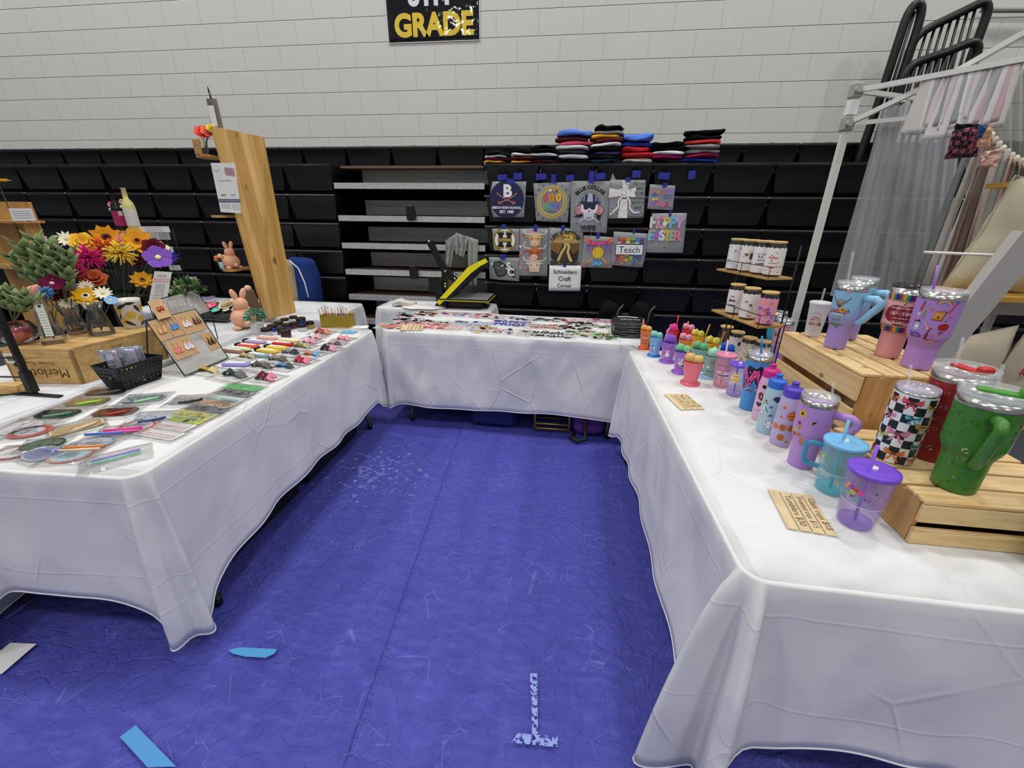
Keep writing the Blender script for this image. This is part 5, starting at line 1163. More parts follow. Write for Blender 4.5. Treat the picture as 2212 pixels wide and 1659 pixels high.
def h_sign(A, w, h):
    for k, s_ in enumerate(('Schneiders', 'Craft', 'Corner')): A.text(s_, 0, .060-.062*k, '#3a3a3c', h=(.036, .040, .032)[k], bold=.012)
hang('navy round school transfer with a white B and crossed swords', [(1058, 392), (1137, 392), (1132, 469), (1060, 469)], h_beech, round_left=True)
hang('transfer with the rainbow number one hundred inside a yellow ring', [(1152, 396), (1235, 393), (1226, 480), (1158, 477)], h_100)
hang('transfer of a skull in a hard hat between pink roses', [(1233, 391), (1319, 391), (1310, 503), (1232, 499)], h_skull, sc=.92)
hang('transfer of a leopard-bowed cross with Easter verse', [(1318, 388), (1395, 389), (1390, 470), (1314, 472)], h_cross, sc=.88, spike=(1323, 374))
hang('small pastel transfer about days of school at the right of the top row', [(1404, 398), (1459, 401), (1453, 454), (1398, 451)], h_pre, sc=.82)
hang('transfer with pastel Easter letters, lowest on the far right', [(1409, 461), (1484, 460), (1475, 546), (1396, 545)], h_easter, sc=.86)
hang('round black and gold transfer with a big block H', [(1063, 494), (1122, 494), (1121, 543), (1067, 541)], h_H)
hang('tall transfer of three stacked highland cows and hearts', [(1123, 494), (1185, 493), (1182, 596), (1121, 595)], h_cows)
hang('transfer of a golden dirt road between dark fields', [(1186, 492), (1260, 495), (1256, 576), (1183, 571)], h_road)
hang('transfer of a yellow softball over crossed bats with pink lettering', [(1261, 508), (1329, 513), (1322, 579), (1254, 577)], h_drip, sc=.9)
hang('transfer with rows of crayons around lined paper', [(1326, 500), (1404, 505), (1388, 578), (1319, 572)], h_teach, sc=.95)
hang('grey transfer of a buffalo with interlocked white S and C', [(1056, 555), (1123, 557), (1121, 608), (1058, 602)], h_buf)
hang('white paper sign with the craft booth name in three lines', [(1187, 573), (1256, 574), (1253, 629), (1185, 628)], h_sign, PAPER, 'booth_sign', 'sign', PY-.004)
TP = [((1075, 376, 1096, 389), 'blue tape square holding the top left of the navy round transfer'), ((1095, 386, 1112, 397), 'blue tape strip on the top edge of the navy round transfer'), ((1109, 373, 1128, 388), 'blue tape square above the right of the navy round transfer'),
      ((1158, 374, 1181, 388), 'blue tape square stuck above the left of the rainbow hundred transfer'), ((1190, 377, 1201, 396), 'blue tape strip on the top of the rainbow hundred transfer'), ((1223, 377, 1241, 390), 'blue tape square between the rainbow hundred and skull transfers'),
      ((1271, 369, 1285, 395), 'tall blue tape strip on the top of the skull transfer'), ((1286, 373, 1309, 388), 'blue tape square just right of the tall strip over the skull'), ((1352, 382, 1363, 393), 'blue tape strip on the top edge of the cross transfer'),
      ((1365, 368, 1385, 384), 'blue tape square floating above the cross transfer'), ((1421, 373, 1447, 387), 'wide blue tape square above the small pastel transfer'), ((1432, 394, 1443, 404), 'blue tape strip on the small pastel transfer'),
      ((1486, 368, 1504, 387), 'lone blue tape square farthest right on the bleachers'), ((1083, 485, 1093, 495), 'blue tape strip on the top of the black and gold H transfer'), ((1152, 486, 1160, 500), 'blue tape strip on the top of the highland cows transfer'),
      ((1212, 486, 1220, 498), 'blue tape strip on the top of the dirt road transfer'), ((1288, 502, 1296, 515), 'blue tape strip on the top of the softball transfer'), ((1366, 496, 1372, 505), 'small blue tape strip on the top of the crayon transfer'),
      ((1445, 455, 1452, 468), 'blue tape strip on the top of the Easter letters transfer'), ((1080, 550, 1091, 561), 'blue tape strip on the top of the buffalo transfer'), ((1217, 572, 1223, 577), 'tiny blue tape piece on the top of the white paper sign')]
for (x0, y0, x1, y1), lab in TP:
    a, b = aty(x0, y1, PY-.013), aty(x1, y0, PY-.013); q = rnd.uniform(-.006, .006)
    mb = MB(); W_, H_ = b.x-a.x, b.z-a.z
    mb.add([(0, 0, q), (W_, 0, -q), (W_+q, 0, H_), (q, 0, H_+q)], [(0, 1, 2, 3)], BLUE_TAPE)
    tag(mb.build('tape_piece', None, (a.x, PY-.0125, a.z), solid=.0006), lab, 'tape', 'blue tape pieces on the bleachers')

# ================================================================ FOLDED SHIRTS
def fabric(hexc):
    k = ('fab', hexc)
    if k not in _M:
        m = new_mat('jersey_cotton', hexc, .9, spec=.15); b = m.node_tree.nodes['Principled BSDF']
        m.node_tree.links.new(bump(m, noise_t(m, coords(m), 13, 4, .55, .2), .35, .01), b.inputs['Normal']); _M[k] = m
    return _M[k]
def pillow(mb, w, d, h, m, seed, n=22, r=14, pw=.38, wav=.012):
    def sp(c, p): return (abs(c)**p)*(1 if c >= 0 else -1)
    def f(u, v):
        a = 2*pi*u; th = pi*(v-.5); ct = max(0, cos(th))**pw
        x = w/2*sp(cos(a), .45)*ct; y = d/2*sp(sin(a), .45)*ct; z = h/2*sp(sin(th), .6)
        q = noise.noise(Vector((x*7+seed*3.3, y*7, z*12+seed))); q2 = noise.noise(Vector((x*16, y*16+seed, z*30)))
        return (x+wav*.9*q, y+wav*.9*q2, max(z+h/2+wav*(.8*q+.35*q2), .0005))
    mb.grid(f, n*2, r, m)
FOLD_Z = 1.944
ST = [ # px left, px right, base row, top row, [(colour, words)], lean
 (1044, 1097, 361, 331, ['#e0a030', '#5a1c24', '#e8e8ea', '#131315']), (1098, 1150, 361, 327, ['#e0a030', '#5a1c24', '#e4e4e8', '#151517']), (1141, 1206, 360, 319, ['#5a1c24', '#1b1b1e', '#ececee', '#111113', '#0e0e10']),
 (1200, 1275, 359, 289, ['#141416', '#e8e8ea', '#3a3a40', '#c8c8cc', '#e0556e', '#5a1f30', '#5a80dc']), (1273, 1341, 360, 278, ['#12303c', '#141416', '#4a3c78', '#1b1416', '#d8d8dc', '#5a1c24', '#e8a838', '#8a8a8e', '#121214']),
 (1339, 1412, 358, 298, ['#f0f0f0', '#c02a2c', '#c83038', '#2c3a9a', '#5b84e4']), (1406, 1480, 356, 312, ['#141416', '#c02a72', '#e6e6ea', '#101012', '#131316']), (1477, 1558, 352, 285, ['#2a48c0', '#8a1c48', '#9c9c9e', '#8e8e90', '#d03a34', '#131315', '#0f0f11'])]
SN = ['leftmost stack', 'second stack from left', 'third stack from left', 'fourth stack from left', 'tallest stack', 'stack right of the tallest', 'second stack from right', 'rightmost stack']
CN = {'#e0a030': 'golden yellow', '#5a1c24': 'maroon', '#e8e8ea': 'white', '#131315': 'black', '#e4e4e8': 'white', '#151517': 'black', '#1b1b1e': 'black', '#ececee': 'white', '#111113': 'black', '#0e0e10': 'black crumpled', '#141416': 'black', '#3a3a40': 'charcoal', '#c8c8cc': 'light grey', '#e0556e': 'coral pink', '#5a1f30': 'wine red', '#5a80dc': 'bright blue', '#12303c': 'dark teal', '#4a3c78': 'purple printed', '#1b1416': 'brown black', '#d8d8dc': 'light grey', '#e8a838': 'yellow', '#8a8a8e': 'mid grey', '#121214': 'black crumpled', '#f0f0f0': 'white', '#c02a2c': 'red', '#c83038': 'crimson', '#2c3a9a': 'royal blue', '#5b84e4': 'bright blue', '#c02a72': 'magenta', '#e6e6ea': 'white', '#101012': 'black', '#131316': 'black', '#2a48c0': 'royal blue', '#8a1c48': 'berry', '#9c9c9e': 'mid grey', '#8e8e90': 'grey', '#d03a34': 'red', '#0f0f11': 'black'}
for si, (x0, x1, yb, yt, cols) in enumerate(ST):
    Yc = 4.13; a = aty(x0, yb, 3.99); b = aty(x1, yb, 3.99); top = aty((x0+x1)/2, yt, Yc).z
    W_ = (b.x-a.x)*1.02; h_ = (top-FOLD_Z)/(len(cols)); z = FOLD_Z
    for k, c in enumerate(cols):
        last = k == len(cols)-1; hh = h_*.92 if not last else h_*1.2
        mb = MB(); pillow(mb, W_*rnd.uniform(.84, 1.04), .26, hh, fabric(c), si*9+k, wav=(.016 if k < len(cols)-2 else .022) if not last else (.045 if 'crumpled' in CN[c] else .028))
        dup_ = sum(1 for q in cols[:k] if CN[q] == CN[c]); tot = sum(1 for q in cols if CN[q] == CN[c])
        pos = 'topmost' if last else ('bottom' if k == 0 else ('just below the '+CN[cols[k+1]]+' one'))
        lab = '%s folded shirt, %s, %s' % (CN[c], pos, SN[si])
        o = mb.build('folded_shirt', None, ((a.x+b.x)/2+rnd.uniform(-.022, .022), Yc+rnd.uniform(-.02, .02), z))
        o.rotation_euler = (0, rnd.uniform(-.02, .02), rnd.uniform(-.05, .05)); tag(o, lab, 'shirt', 'folded shirts on the bleacher deck'); z += h_

# ================================================================ BACK TABLE
def design(A, k, w, h, q):
    pal = {'happy': ['#e05a50', '#f0a040', '#6ab060'], 'blue': ['#2c4aa8', '#4a6ad0', '#e07a3a'], 'black': ['#1e1e22', '#3a3a40', '#8a2a2a'], 'green': ['#7ac040', '#3a5a2a', '#a8704a'], 'pink': ['#e8a0b8', '#d07090', '#f0c8d8'],
           'rain': ['#e8a040', '#8a6ad0', '#e87a9a', '#5aa0d8'], 'brown': ['#a8604a', '#6a3a2c', '#c88a70'], 'sunset': ['#e8703a', '#8a4ab8', '#f0c040', '#2a2440'], 'teal': ['#3a8a90', '#c85a3a', '#222226'], 'pale': ['#c8ccd4', '#e8b0b0', '#b0b8c8'], 'purple': ['#6a5a80', '#8a5a6a', '#c8b8c8']}[k[0]]
    txt = k[1]
    for i in range(34 if k[0] != 'pale' else 16):
        A.k = 1; x, y = q.uniform(-.46, .46)*w, q.uniform(-.42, .42)*h; c = q.choice(pal)
        if txt and abs(y) < .2*h: continue
        s_ = q.random()
        if s_ < .4: A.line([(x, y), (x+q.uniform(-.08, .08)*w*2, y+q.uniform(-.1, .1)*h), (x+q.uniform(-.1, .1)*w*2, y+q.uniform(-.1, .1)*h)], .011, c)
        elif s_ < .7: A.disc(x, y, q.uniform(.012, .034), c, q.uniform(.4, 1), 8, q.uniform(0, 3))
        elif s_ < .85: A.leaf(x, y, q.uniform(.025, .05), c, q.uniform(0, 6))
        else: A.ring(x, y, .014, .022, c, 8, 0, q.uniform(3, 6))
    if txt:
        L_ = txt.split('|')
        for j, s_ in enumerate(L_): A.k = 5; A.text(s_, 0, ((len(L_)-1)/2-j)*h*.42/max(1, len(L_)-1) if len(L_) > 1 else 0, k[2] if len(k) > 2 else pal[0], w=w*.92*(1 if j == 0 else .85), h=h*(.42 if len(L_) == 1 else .34), bold=.04)
SHEETF = new_mat('clear_film', '#f2f3f5', .25, alpha=.30)
BL = [(847, 705, .20, .12, ('happy', 'HAPPY', '#e0605a'), 'transfer with the word happy in pink, orange and green at the left end'),
 (951, 706, .30, .15, ('happy', 'NOT|REAL GOOD', '#e03a5a'), 'transfer with a bold multicolour word not'), (1000, 706, .20, .15, ('pale', ''), 'pale grey outlined transfer right of the bold multicolour one'), (1036, 706, .12, .15, ('pale', ''), 'faint transfer with pink arcs in the front row'),
 (1086, 716, .36, .14, ('sunset', ''), 'transfer of sunset-coloured glasses at the front middle'), (1181, 722, .36, .14, ('black', 'UNHINGED|MOM CLUB', '#1e1e22'), 'black lettered transfer right of the sunset one'),
 (1254, 721, .20, .16, ('green', ''), 'lime green shamrock truck transfer in the front row'), (1306, 727, .18, .15, ('green', ''), 'second green truck transfer beside the stacked black shirts'),
 (886, 699, .22, .07, ('pink', 'YOU CONTROL', '#d0506a'), 'thin transfer with pink lettering behind the word happy'), (880, 691, .20, .10, ('black', ''), 'black and red patterned transfer at the left'), (943, 696, .30, .10, ('black', 'SOCIAL', '#26262a'), 'transfer with wide black lettering in the second row'),
 (1024, 698, .30, .09, ('blue', 'BLUE', '#2c5ab8'), 'transfer with scattered blue letters'), (1106, 699, .30, .16, ('blue', 'THUNDER|PRIDE', '#2a3aa0'), 'two-line dark blue script transfer in the middle'), (1177, 706, .26, .12, ('brown', 'COUNTRY|GIRL', '#a8604a'), 'reddish brown two-line transfer'),
 (1238, 708, .22, .10, ('black', ''), 'black and white cartoon truck transfer'), (1301, 705, .26, .09, ('green', 'HOWDY', '#4a7a50'), 'transfer with green outlined capital letters'),
 (886, 680, .18, .12, ('teal', ''), 'teal truck transfer at the rear left corner'), (922, 679, .16, .13, ('brown', ''), 'orange brown cartoon transfer in the back row'), (992, 680, .32, .13, ('rain', ''), 'rainbow speckled transfer in the back row'), (1046, 683, .16, .14, ('pink', ''), 'transfer with a pink balloon in the back row'),
 (1104, 687, .30, .12, ('purple', ''), 'dusky purple butterfly transfer in the back row'), (1188, 691, .30, .12, ('teal', ''), 'transfer of staring eyes under a banner in the back row'), (1281, 693, .34, .10, ('pink', ''), 'pale pink speckled transfer at the back right'), (1248, 699, .18, .06, ('black', 'script', '#26262a'), 'small dark script transfer near the back right')]
for i, (px, py, W_, H_, k, lab) in enumerate(BL):
    W_ *= 1.1; H_ *= 1.25; p = at(px, py, TZ+.002); rz = -.043+rnd.uniform(-.04, .04); z = .002+.0011*(i % 5)
    t = thing('printed_transfer', lab, 'shirt transfer', (p.x, p.y, TZ+z), rz, 'printed transfers on the back table')
    mb = MB(); mb.box((0, 0, .0003), (W_*1.08, H_*1.15, .0006), SHEETF); mb.build('film_sheet', t)
    A = Art(top_map(.0008), .00002, .5); design(A, k, W_, H_, random.Random(i)); A.build(t)
price_sign('wooden slat price sign on the left of the back table', [(870, 702), (917, 702), (913, 715), (864, 714)], ['', 'DTF Transfers', 'Shirts $15'], TZ+.004)
# stack of bagged black shirts
t = None
for k in range(6):
    p = at(1360, 736, TZ); mb = MB(); pillow(mb, .22, .26, .020, fabric(['#2a2a2e', '#1d1d20', '#3a3b40', '#242428', '#55565c', '#2e2e33'][k]), k+40, wav=.006)
    o = mb.build('bagged_shirt', None, (p.x+.01+.004*(k % 2), p.y+.19, TZ+.001+.0165*k)); tag(o, ['bottom bagged black shirt in the stack by the orange cup', 'bagged black shirt, second from the bottom by the orange cup', 'bagged charcoal shirt in the middle of the stack by the orange cup', 'bagged dark shirt above the charcoal one by the orange cup', 'bagged grey shirt just under the top of the stack by the orange cup', 'topmost bagged dark shirt in the stack by the orange cup'][k], 'shirt', 'bagged shirts at the end of the back table')
    mb = MB(); pillow(mb, .235, .275, .0215, film_mat('poly_bag', .06, .8), k+60, wav=.007); mb.build('plastic_bag', o)
    if k == 5:
        A = Art(top_map(.026)); A.text('shirts', 0, -.02, '#d8d8dc', w=.13); A.line([(-.08, .05), (-.02, .07), (.06, .04)], .02, '#e8e8ec'); A.build(o)

# heat press
t = thing('heat_press', 'open black clamshell heat press with a yellow-edged upper platen', 'heat press', (0, 0, 0))
BK = C('#101012', .45); YL = C('#f2e61e', .4); GRY = C('#8e9094', .6)
def P2(px, py, Y=3.70): p = aty(px, py, Y); return (p.x, max(p.z, TZ+.004))
def slab_xz(name, pts, y0, y1, m, parent):
    mb = MB(); q = [P2(*p) for p in pts]
    a = sum(q[i][0]*q[(i+1) % len(q)][1]-q[(i+1) % len(q)][0]*q[i][1] for i in range(len(q)))
    if a < 0: q = q[::-1]
    mb.prism(q, y1-y0, m, TR(0, y1, 0) @ RX(pi/2)); return mb.build(name, parent)
zb = TZ+.002; c0 = P2(957, 664); c1 = P2(1062, 666)
xa, xb = c0[0]+.01, c1[0]
mb = MB(); mb.box(((xa+xb)/2, 3.72, zb+.045), ((xb-xa)*.7, .22, .05), BK, bev=.006); mb.box(((xa+xb)/2-.05, 3.72, zb+.012), ((xb-xa)*1.1, .10, .022), BK); mb.build('base_frame', t)
mb = MB(); mb.box(((xa+xb)/2, 3.72, zb+.083), (xb-xa+.004, .344, .007), YL, bev=.002); mb.box(((xa+xb)/2, 3.72, zb+.093), (xb-xa, .345, .014), BK, bev=.003); lp = mb.build('lower_platen', t)
mb = MB(); mb.grid(lambda u, v: (xa+.01+(xb-xa-.02)*u, 3.56+.32*v, zb+.102+.004*noise.noise(Vector((u*3, v*3, 1)))), 12, 8, GRY); mb.build('silicone_pad', lp, solid=.003)
slab_xz('platen_edge', [(953, 646), (960, 652), (1026, 585), (1046, 570), (1040, 562), (1019, 573)], 3.55, 3.60, YL, t)
up = slab_xz('upper_platen', [(957, 648), (961, 656), (1032, 592), (1047, 574), (1044, 569), (1024, 583)], 3.56, 3.86, BK, t)
slab_xz('platen_edge', [(953, 646), (960, 652), (1026, 585), (1046, 570), (1040, 562), (1019, 573)], 3.60, 3.88, YL, t)
slab_xz('upright_frame', [(944, 627), (968, 624), (970, 672), (949, 671)], 3.64, 3.70, BK, t)
slab_xz('control_box', [(931, 600), (958, 607), (962, 632), (933, 628)], 3.62, 3.74, BK, t)
slab_xz('pivot_arm', [(958, 583), (970, 580), (998, 602), (990, 612), (972, 600), (968, 632), (958, 630)], 3.64, 3.70, BK, t)
slab_xz('handle_arm', [(923, 520), (937, 520), (971, 588), (960, 592)], 3.65, 3.69, BK, t)
mb = MB(); a, b = P2(978, 588), P2(1000, 604); mb.tube([(a[0], 3.66, a[1]), (b[0], 3.66, b[1])], .008, STEEL, 10); mb.build('adjusting_screw', t)
for (px, py) in ((926, 521), (961, 586), (961, 613), (961, 619), (982, 602), (945, 631), (950, 631)):
    p = P2(px, py, 3.63); mb = MB(); mb.lathe([(.008, 0), (.008, .006), (.004, .009)], C('#e8e8ea', .25, .7), 12, TR(p[0], 3.64, p[1]) @ RX(pi/2)); mb.build('bolt', t)
mb = MB(); pts = [P2(980, 640, 3.8), P2(1000, 646, 3.8), P2(1030, 645, 3.8), P2(1060, 648, 3.8), P2(1078, 662, 3.9), P2(1085, 672, 3.9)]; mb.tube([(x, 3.8+.02*i, z) for i, (x, z) in enumerate(pts)], .004, BK, 8); mb.build('power_cord', t)

# cream cloth on the press table and grey shirt on the aisle treads
mb = MB(); p = at(850, 672, TZ); pillow(mb, .20, .16, .055, fabric('#d8d4cc'), 77, wav=.03); tag(mb.build('folded_cloth', None, (p.x+.02, 3.66, TZ+.003)), 'rumpled cream cloth on the small white table left of the heat press', 'cloth')
mb = MB(); pillow(mb, .40, .14, .012, fabric('#e4e2de'), 79, wav=.012); tag(mb.build('folded_cloth', None, (-1.27, 3.60, TZ+.002)), 'flat off-white cloth beside the heat press', 'cloth')
def hangcloth(name, parent, quad, Y, m, folds=3, amp=.02, seed=0):
    P = [aty(px, py, Y) for px, py in quad]; mb = MB()
    def f(u, v):
        a = P[3].lerp(P[2], u); b = P[0].lerp(P[1], u); q = a.lerp(b, v)
        return (q.x, Y-amp*(.5+.5*sin(u*folds*2*pi+seed+2*noise.noise(Vector((u*2, v*2, seed)))))-.01*noise.noise(Vector((u*4, v*6, seed))), q.z)
    mb.grid(f, 26, 16, m); return mb.build(name, parent, solid=.003)
gs = fabric('#9a9ea2')
t = thing('hanging_shirt', 'crumpled light grey shirt hanging over the steel aisle treads', 'shirt', (0, 0, 0))
hangcloth('shirt_body', t, [(985, 503), (1013, 512), (1003, 556), (985, 548)], 3.95, gs, 2, .03, 1)
hangcloth('sleeve', t, [(963, 520), (990, 502), (974, 578), (964, 570)], 3.96, gs, 2, .025, 3)
hangcloth('sleeve', t, [(1008, 510), (1033, 518), (1030, 618), (1014, 619)], 3.955, gs, 2, .02, 5)

# black backpacks behind the back table
for (x, lab) in ((1318, 'black backpack with a grey piped edge behind the table, left of the pair'), (1384, 'black backpack with a curved grey strap behind the table, right of the pair')):
    p = aty(x, 676, 3.80); t = thing('backpack', lab, 'backpack', (p.x, 3.78, .02)); mb = MB(); pillow(mb, .23, .2, .80, fabric('#0d0d10'), x, pw=.5, wav=.03); mb.build('bag_body', t)
    mb = MB(); mb.tube([(.07*(1 if x > 1340 else .6), -.11, .56), (.04, -.13, .66), (.05, -.12, .75), (.09, -.10, .80)], .006, C('#5a5c60', .6), 8); mb.build('strap', t)

# ---------------------------------------------------------------- things under the tables
p = at(1060, 938, 0); t = thing('storage_tote', 'dark blue storage tote under the back table', 'tote', (p.x, 2.95, .015))
mb = MB(); mb.box((0, .0, .17), (.36, .30, .34), C('#141d52', .4), bev=.03); mb.build('tote_body', t); mb = MB(); mb.box((0, 0, .35), (.40, .34, .03), C('#18225e', .4), bev=.01); mb.build('tote_lid', t)
GOLD = C('#a08440', .35, .6)
t = thing('wire_rack', 'gold metal frame rack lying under the back table', 'rack', (0, 0, 0)); a, b = at(1156, 925, 0), at(1228, 934, 0)
for k, (z, y) in enumerate(((.035, 2.80), (.075, 2.80), (.19, 2.80), (.19, 2.98), (.035, 2.98))): mb = MB(); mb.tube([(a.x-.0, y, z), (b.x+.0, y, z)], .008, GOLD, 8); mb.build('rail', t)
for x in (a.x, b.x):
    mb = MB(); mb.tube([(x, 2.80, .02), (x, 2.80, .20)], .009, GOLD, 8); mb.build('post', t); mb = MB(); mb.tube([(x, 2.98, .02), (x, 2.98, .20)], .009, GOLD, 8); mb.build('post', t); mb = MB(); mb.tube([(x, 2.80, .19), (x, 2.98, .19)], .006, GOLD, 8); mb.build('side_bar', t)
p = at(1270, 948, 0); t = thing('duffel_bag', 'purple duffel bag with a black strap under the back table', 'bag', (p.x, p.y+.12, .015)); pf = fabric('#5c3a86')
mb = MB(); pillow(mb, .24, .22, .19, pf, 5, pw=.4, wav=.012); mb.build('bag_body', t)
mb = MB(); mb.tube([(-.02, -.10, .17), (-.03, -.135, .13), (-.03, -.15, .08), (-.02, -.19, .015), (-.08, -.22, .012), (-.13, -.17, .012), (-.10, -.12, .03)], .014, C('#0d0d0f', .6), 6); mb.build('strap', t)
mb = MB(); mb.tube([(-.045, -.125, .13), (-.015, -.125, .13), (-.03, -.13, .10)], .004, STEEL, 8, closed=True); mb.build('strap_ring', t)
for (y, lx, ly, lab) in ((1.52, -1.66, .60, 'black storage bin under the left table, nearer the camera'), (2.22, -1.66, .60, 'black storage bin under the left table, farther from the camera')):
    t = thing('storage_bin', lab, 'bin', (lx, y, .015)); mb = MB(); mb.box((0, 0, .16), (.40, ly, .30), C('#0b0b0d', .5), taper=(1.08, 1.05)); mb.build('bin_body', t); mb = MB(); mb.box((0, 0, .325), (.44, ly+.04, .03), C('#101012', .5), bev=.01); mb.build('bin_lid', t)
# ================================================================ LEFT TABLE: packaged tags, bows, jars
BAG = film_mat('clear_sleeve', .07, .38, 16)
def sleeve(t, W_, H_, th=.004, seed=0, hang=0):
    mb = MB()
    def f(u, v):
        x, y = (u-.5)*W_, (v-.5)*H_; e = min(u, 1-u, v, 1-v)*6; e = min(1, e)
        return (x+.004*noise.noise(Vector((y*20, seed, 0))), y+.004*noise.noise(Vector((x*20, seed, 4))), .001+th*e*(.7+.5*noise.noise(Vector((x*22, y*22, seed)))))
    mb.grid(f, 12, 12, BAG); return mb.build('clear_sleeve', t)
def flatart(t, z, fn, lift=.00005):
    A = Art(top_map(z), lift); fn(A); return A.build(t)
def tile(mb, pts, h, m, z=.0012): mb.prism(pts, h, m, TR(0, 0, z))
def rr(w, h, r, n=4):
    out = []
    for cx, cy, a0 in ((w/2-r, h/2-r, 0), (-w/2+r, h/2-r, pi/2), (-w/2+r, -h/2+r, pi), (w/2-r, -h/2+r, 1.5*pi)):
        for k in range(n+1): a = a0+pi/2*k/n; out.append((cx+r*cos(a), cy+r*sin(a)))
    return out
def oval(a, b, n=24): return [(a*cos(2*pi*k/n), b*sin(2*pi*k/n)) for k in range(n)]
def bag_tag(lab, px, py, W_, H_, rz, kind, c1, c2, seed, group='bagged keyring tags on the left table'):
    p = at(px, py, TZ+.004); t = thing('bagged_tag', lab, 'tag', (p.x, p.y, TZ+.0022+.0007*(seed % 4)), rz, group)
    sleeve(t, W_, H_, .007, seed)
    mb = MB(); q = random.Random(seed)
    if kind == 'tag':                                  # motel style long tag with tassel
        tile(mb, [(1.25*x, 1.25*y) for x, y in ((-.03, -.045), (-.018, -.06), (.018, -.06), (.03, -.045), (.03, .045), (.018, .06), (-.018, .06), (-.03, .045))], .003, C(c1, .35)); mb.build('tag_plate', t)
        def a(A):
            for k in range(16): A.k = 1; A.disc(q.uniform(-.022, .022), q.uniform(-.045, .045), q.uniform(.003, .007), c2, q.uniform(.4, 1), 7, q.uniform(0, 3))
        flatart(t, .0043, a)
        mb = MB(); mb.tube([(.0, .055, .006), (.02, .045, .010), (.032, .01, .009), (.036, -.02, .007)], .0045, C(c2, .6), 8); mb.build('tassel', t)
    elif kind == 'oval':
        mb.prism(oval(.062, .046), .003, C(c1, .35), TR(0, 0, .0012)); mb.build('badge', t)
        def a(A):
            A.disc(0, 0, .053, c2, .75, 24)
            for k in range(5): A.k = 2; A.line([(-.028+.002*k, -.016+.008*k), (.028-.003*k, -.014+.008*k)], .0022, '#3c3f4c')
        flatart(t, .0043, a)
    elif kind == 'text':
        mb.prism(oval(.064, .047), .003, C(c1, .35), TR(0, 0, .0012)); mb.build('badge', t)
        def a(A): A.disc(0, 0, .042, '#dfe0ea', .75, 24); A.text('BEST', 0, .010, '#2c3040', w=.035, bold=.03); A.text('TEACHER', 0, -.010, '#2c3040', w=.058, bold=.03)
        flatart(t, .0043, a)
    elif kind == 'pen':
        for k, c in enumerate((c1, c2)): mb = MB(); mb.tube([(-.012+.02*k, -.06, .007), (-.012+.02*k, .062, .007)], .0048, C(c, .35), 8, radii=None); mb.tube([(-.012+.02*k, -.075, .007), (-.012+.02*k, -.06, .007)], .002, STEEL, 6); mb.build('pen', t)
    elif kind == 'ball':
        mb.prism(oval(.058, .058), .003, C('#e8e6ea', .4), TR(0, 0, .0012)); mb.build('badge', t)
        flatart(t, .0043, lambda A: [A.line([(s_*(.028-.012*cos(k*.5-1)), .035*sin(k*.5-1)/.85) for k in range(5)], .005, c1) for s_ in (-1, 1)])
    return t
GL = 'bagged keyring tags on the left table'
for i, a in enumerate([
 ('bagged black tag at the far outer end, in front of the black basket', 232, 846, .15, .19, -1.2, 'tag', '#2a2426', '#6a5a50'),
 ('bagged leopard print tag with a lime tassel', 190, 868, .15, .19, -1.3, 'tag', '#9a8a6c', '#a8d848'),
 ('bagged dark green and black tag in the outer row', 125, 894, .15, .18, -1.4, 'tag', '#28342c', '#6a9a80'),
 ('bagged white baseball badge with red stitching', 48, 925, .16, .17, .2, 'ball', '#c86a6a', '#fff'),
 ('bagged grey striped tag with a mint tassel', 312, 862, .14, .18, -1.2, 'tag', '#8f9aa2', '#a8e4b0'),
 ('bagged brown tag with a red pendant', 250, 890, .15, .17, -1.3, 'tag', '#5a3428', '#b8402c'),
 ('bagged tan wooden tag under glossy film', 168, 924, .15, .16, -.6, 'tag', '#d4b88c', '#e4d0ac'),
 ('bagged oval badge with best teacher lettering and a coral rim', 66, 934, .14, .13, .5, 'text', '#d8705c', ''),
 ('bagged black and white patterned tag with a black tassel', 408, 865, .14, .16, -1.3, 'tag', '#b4b6b8', '#222226'),
 ('bagged pale tag with navy script', 325, 905, .15, .16, -1.3, 'tag', '#ccd2d8', '#3a4a8a'),
 ('bagged white badge with a red scalloped rim', 298, 921, .13, .12, .1, 'oval', '#d2604c', '#dfe0e8'),
 ('bagged hot pink pen pair beside the red-rimmed badge', 262, 934, .13, .17, -1.2, 'pen', '#f0409a', '#f06ab0'),
 ('bagged white oval badge under a blue pen', 205, 957, .16, .14, .1, 'oval', '#aab4cc', '#e4e8f2'),
 ('bagged dark green oval badge', 92, 961, .14, .12, .5, 'oval', '#2f4a34', '#5a7a50'),
 ('bagged sky blue oval badge with rows of words, nearest the front edge', 152, 985, .15, .12, .3, 'oval', '#e8a090', '#bcd4e0'),
 ('bagged pale badge with a navy blot between two ovals', 92, 981, .13, .12, -.2, 'oval', '#c4cad2', '#8c94c0'),
 ('bagged white badge with a red arc by the left edge of the photo', 32, 978, .14, .12, .3, 'oval', '#c45a4a', '#ececec'),
 ('bagged purple and mint pen pair at the table corner', 252, 990, .13, .18, -.75, 'pen', '#a88ad8', '#8fd0b4'),
 ('bagged orange pen beside the sky blue oval', 178, 972, .12, .15, -1.3, 'pen', '#e8924a', '#f0d0b0')]):
    bag_tag(a[0], a[1], a[2], a[3]*1.05, a[4]*1.05, a[5], a[6], a[7], a[8], i)
    if a[6] == 'oval' and 'blue pen' in a[0]:
        mb = MB(); p = at(228, 946, TZ); mb.tube([(-.06, 0, .006), (.06, 0, .006)], .0048, C('#3f6fd0', .3), 8); o = mb.build('blue_pen', None, (p.x, p.y, TZ+.012)); o.rotation_euler[2] = .3; tag(o, 'blue pen lying over the white oval badge', 'pen')
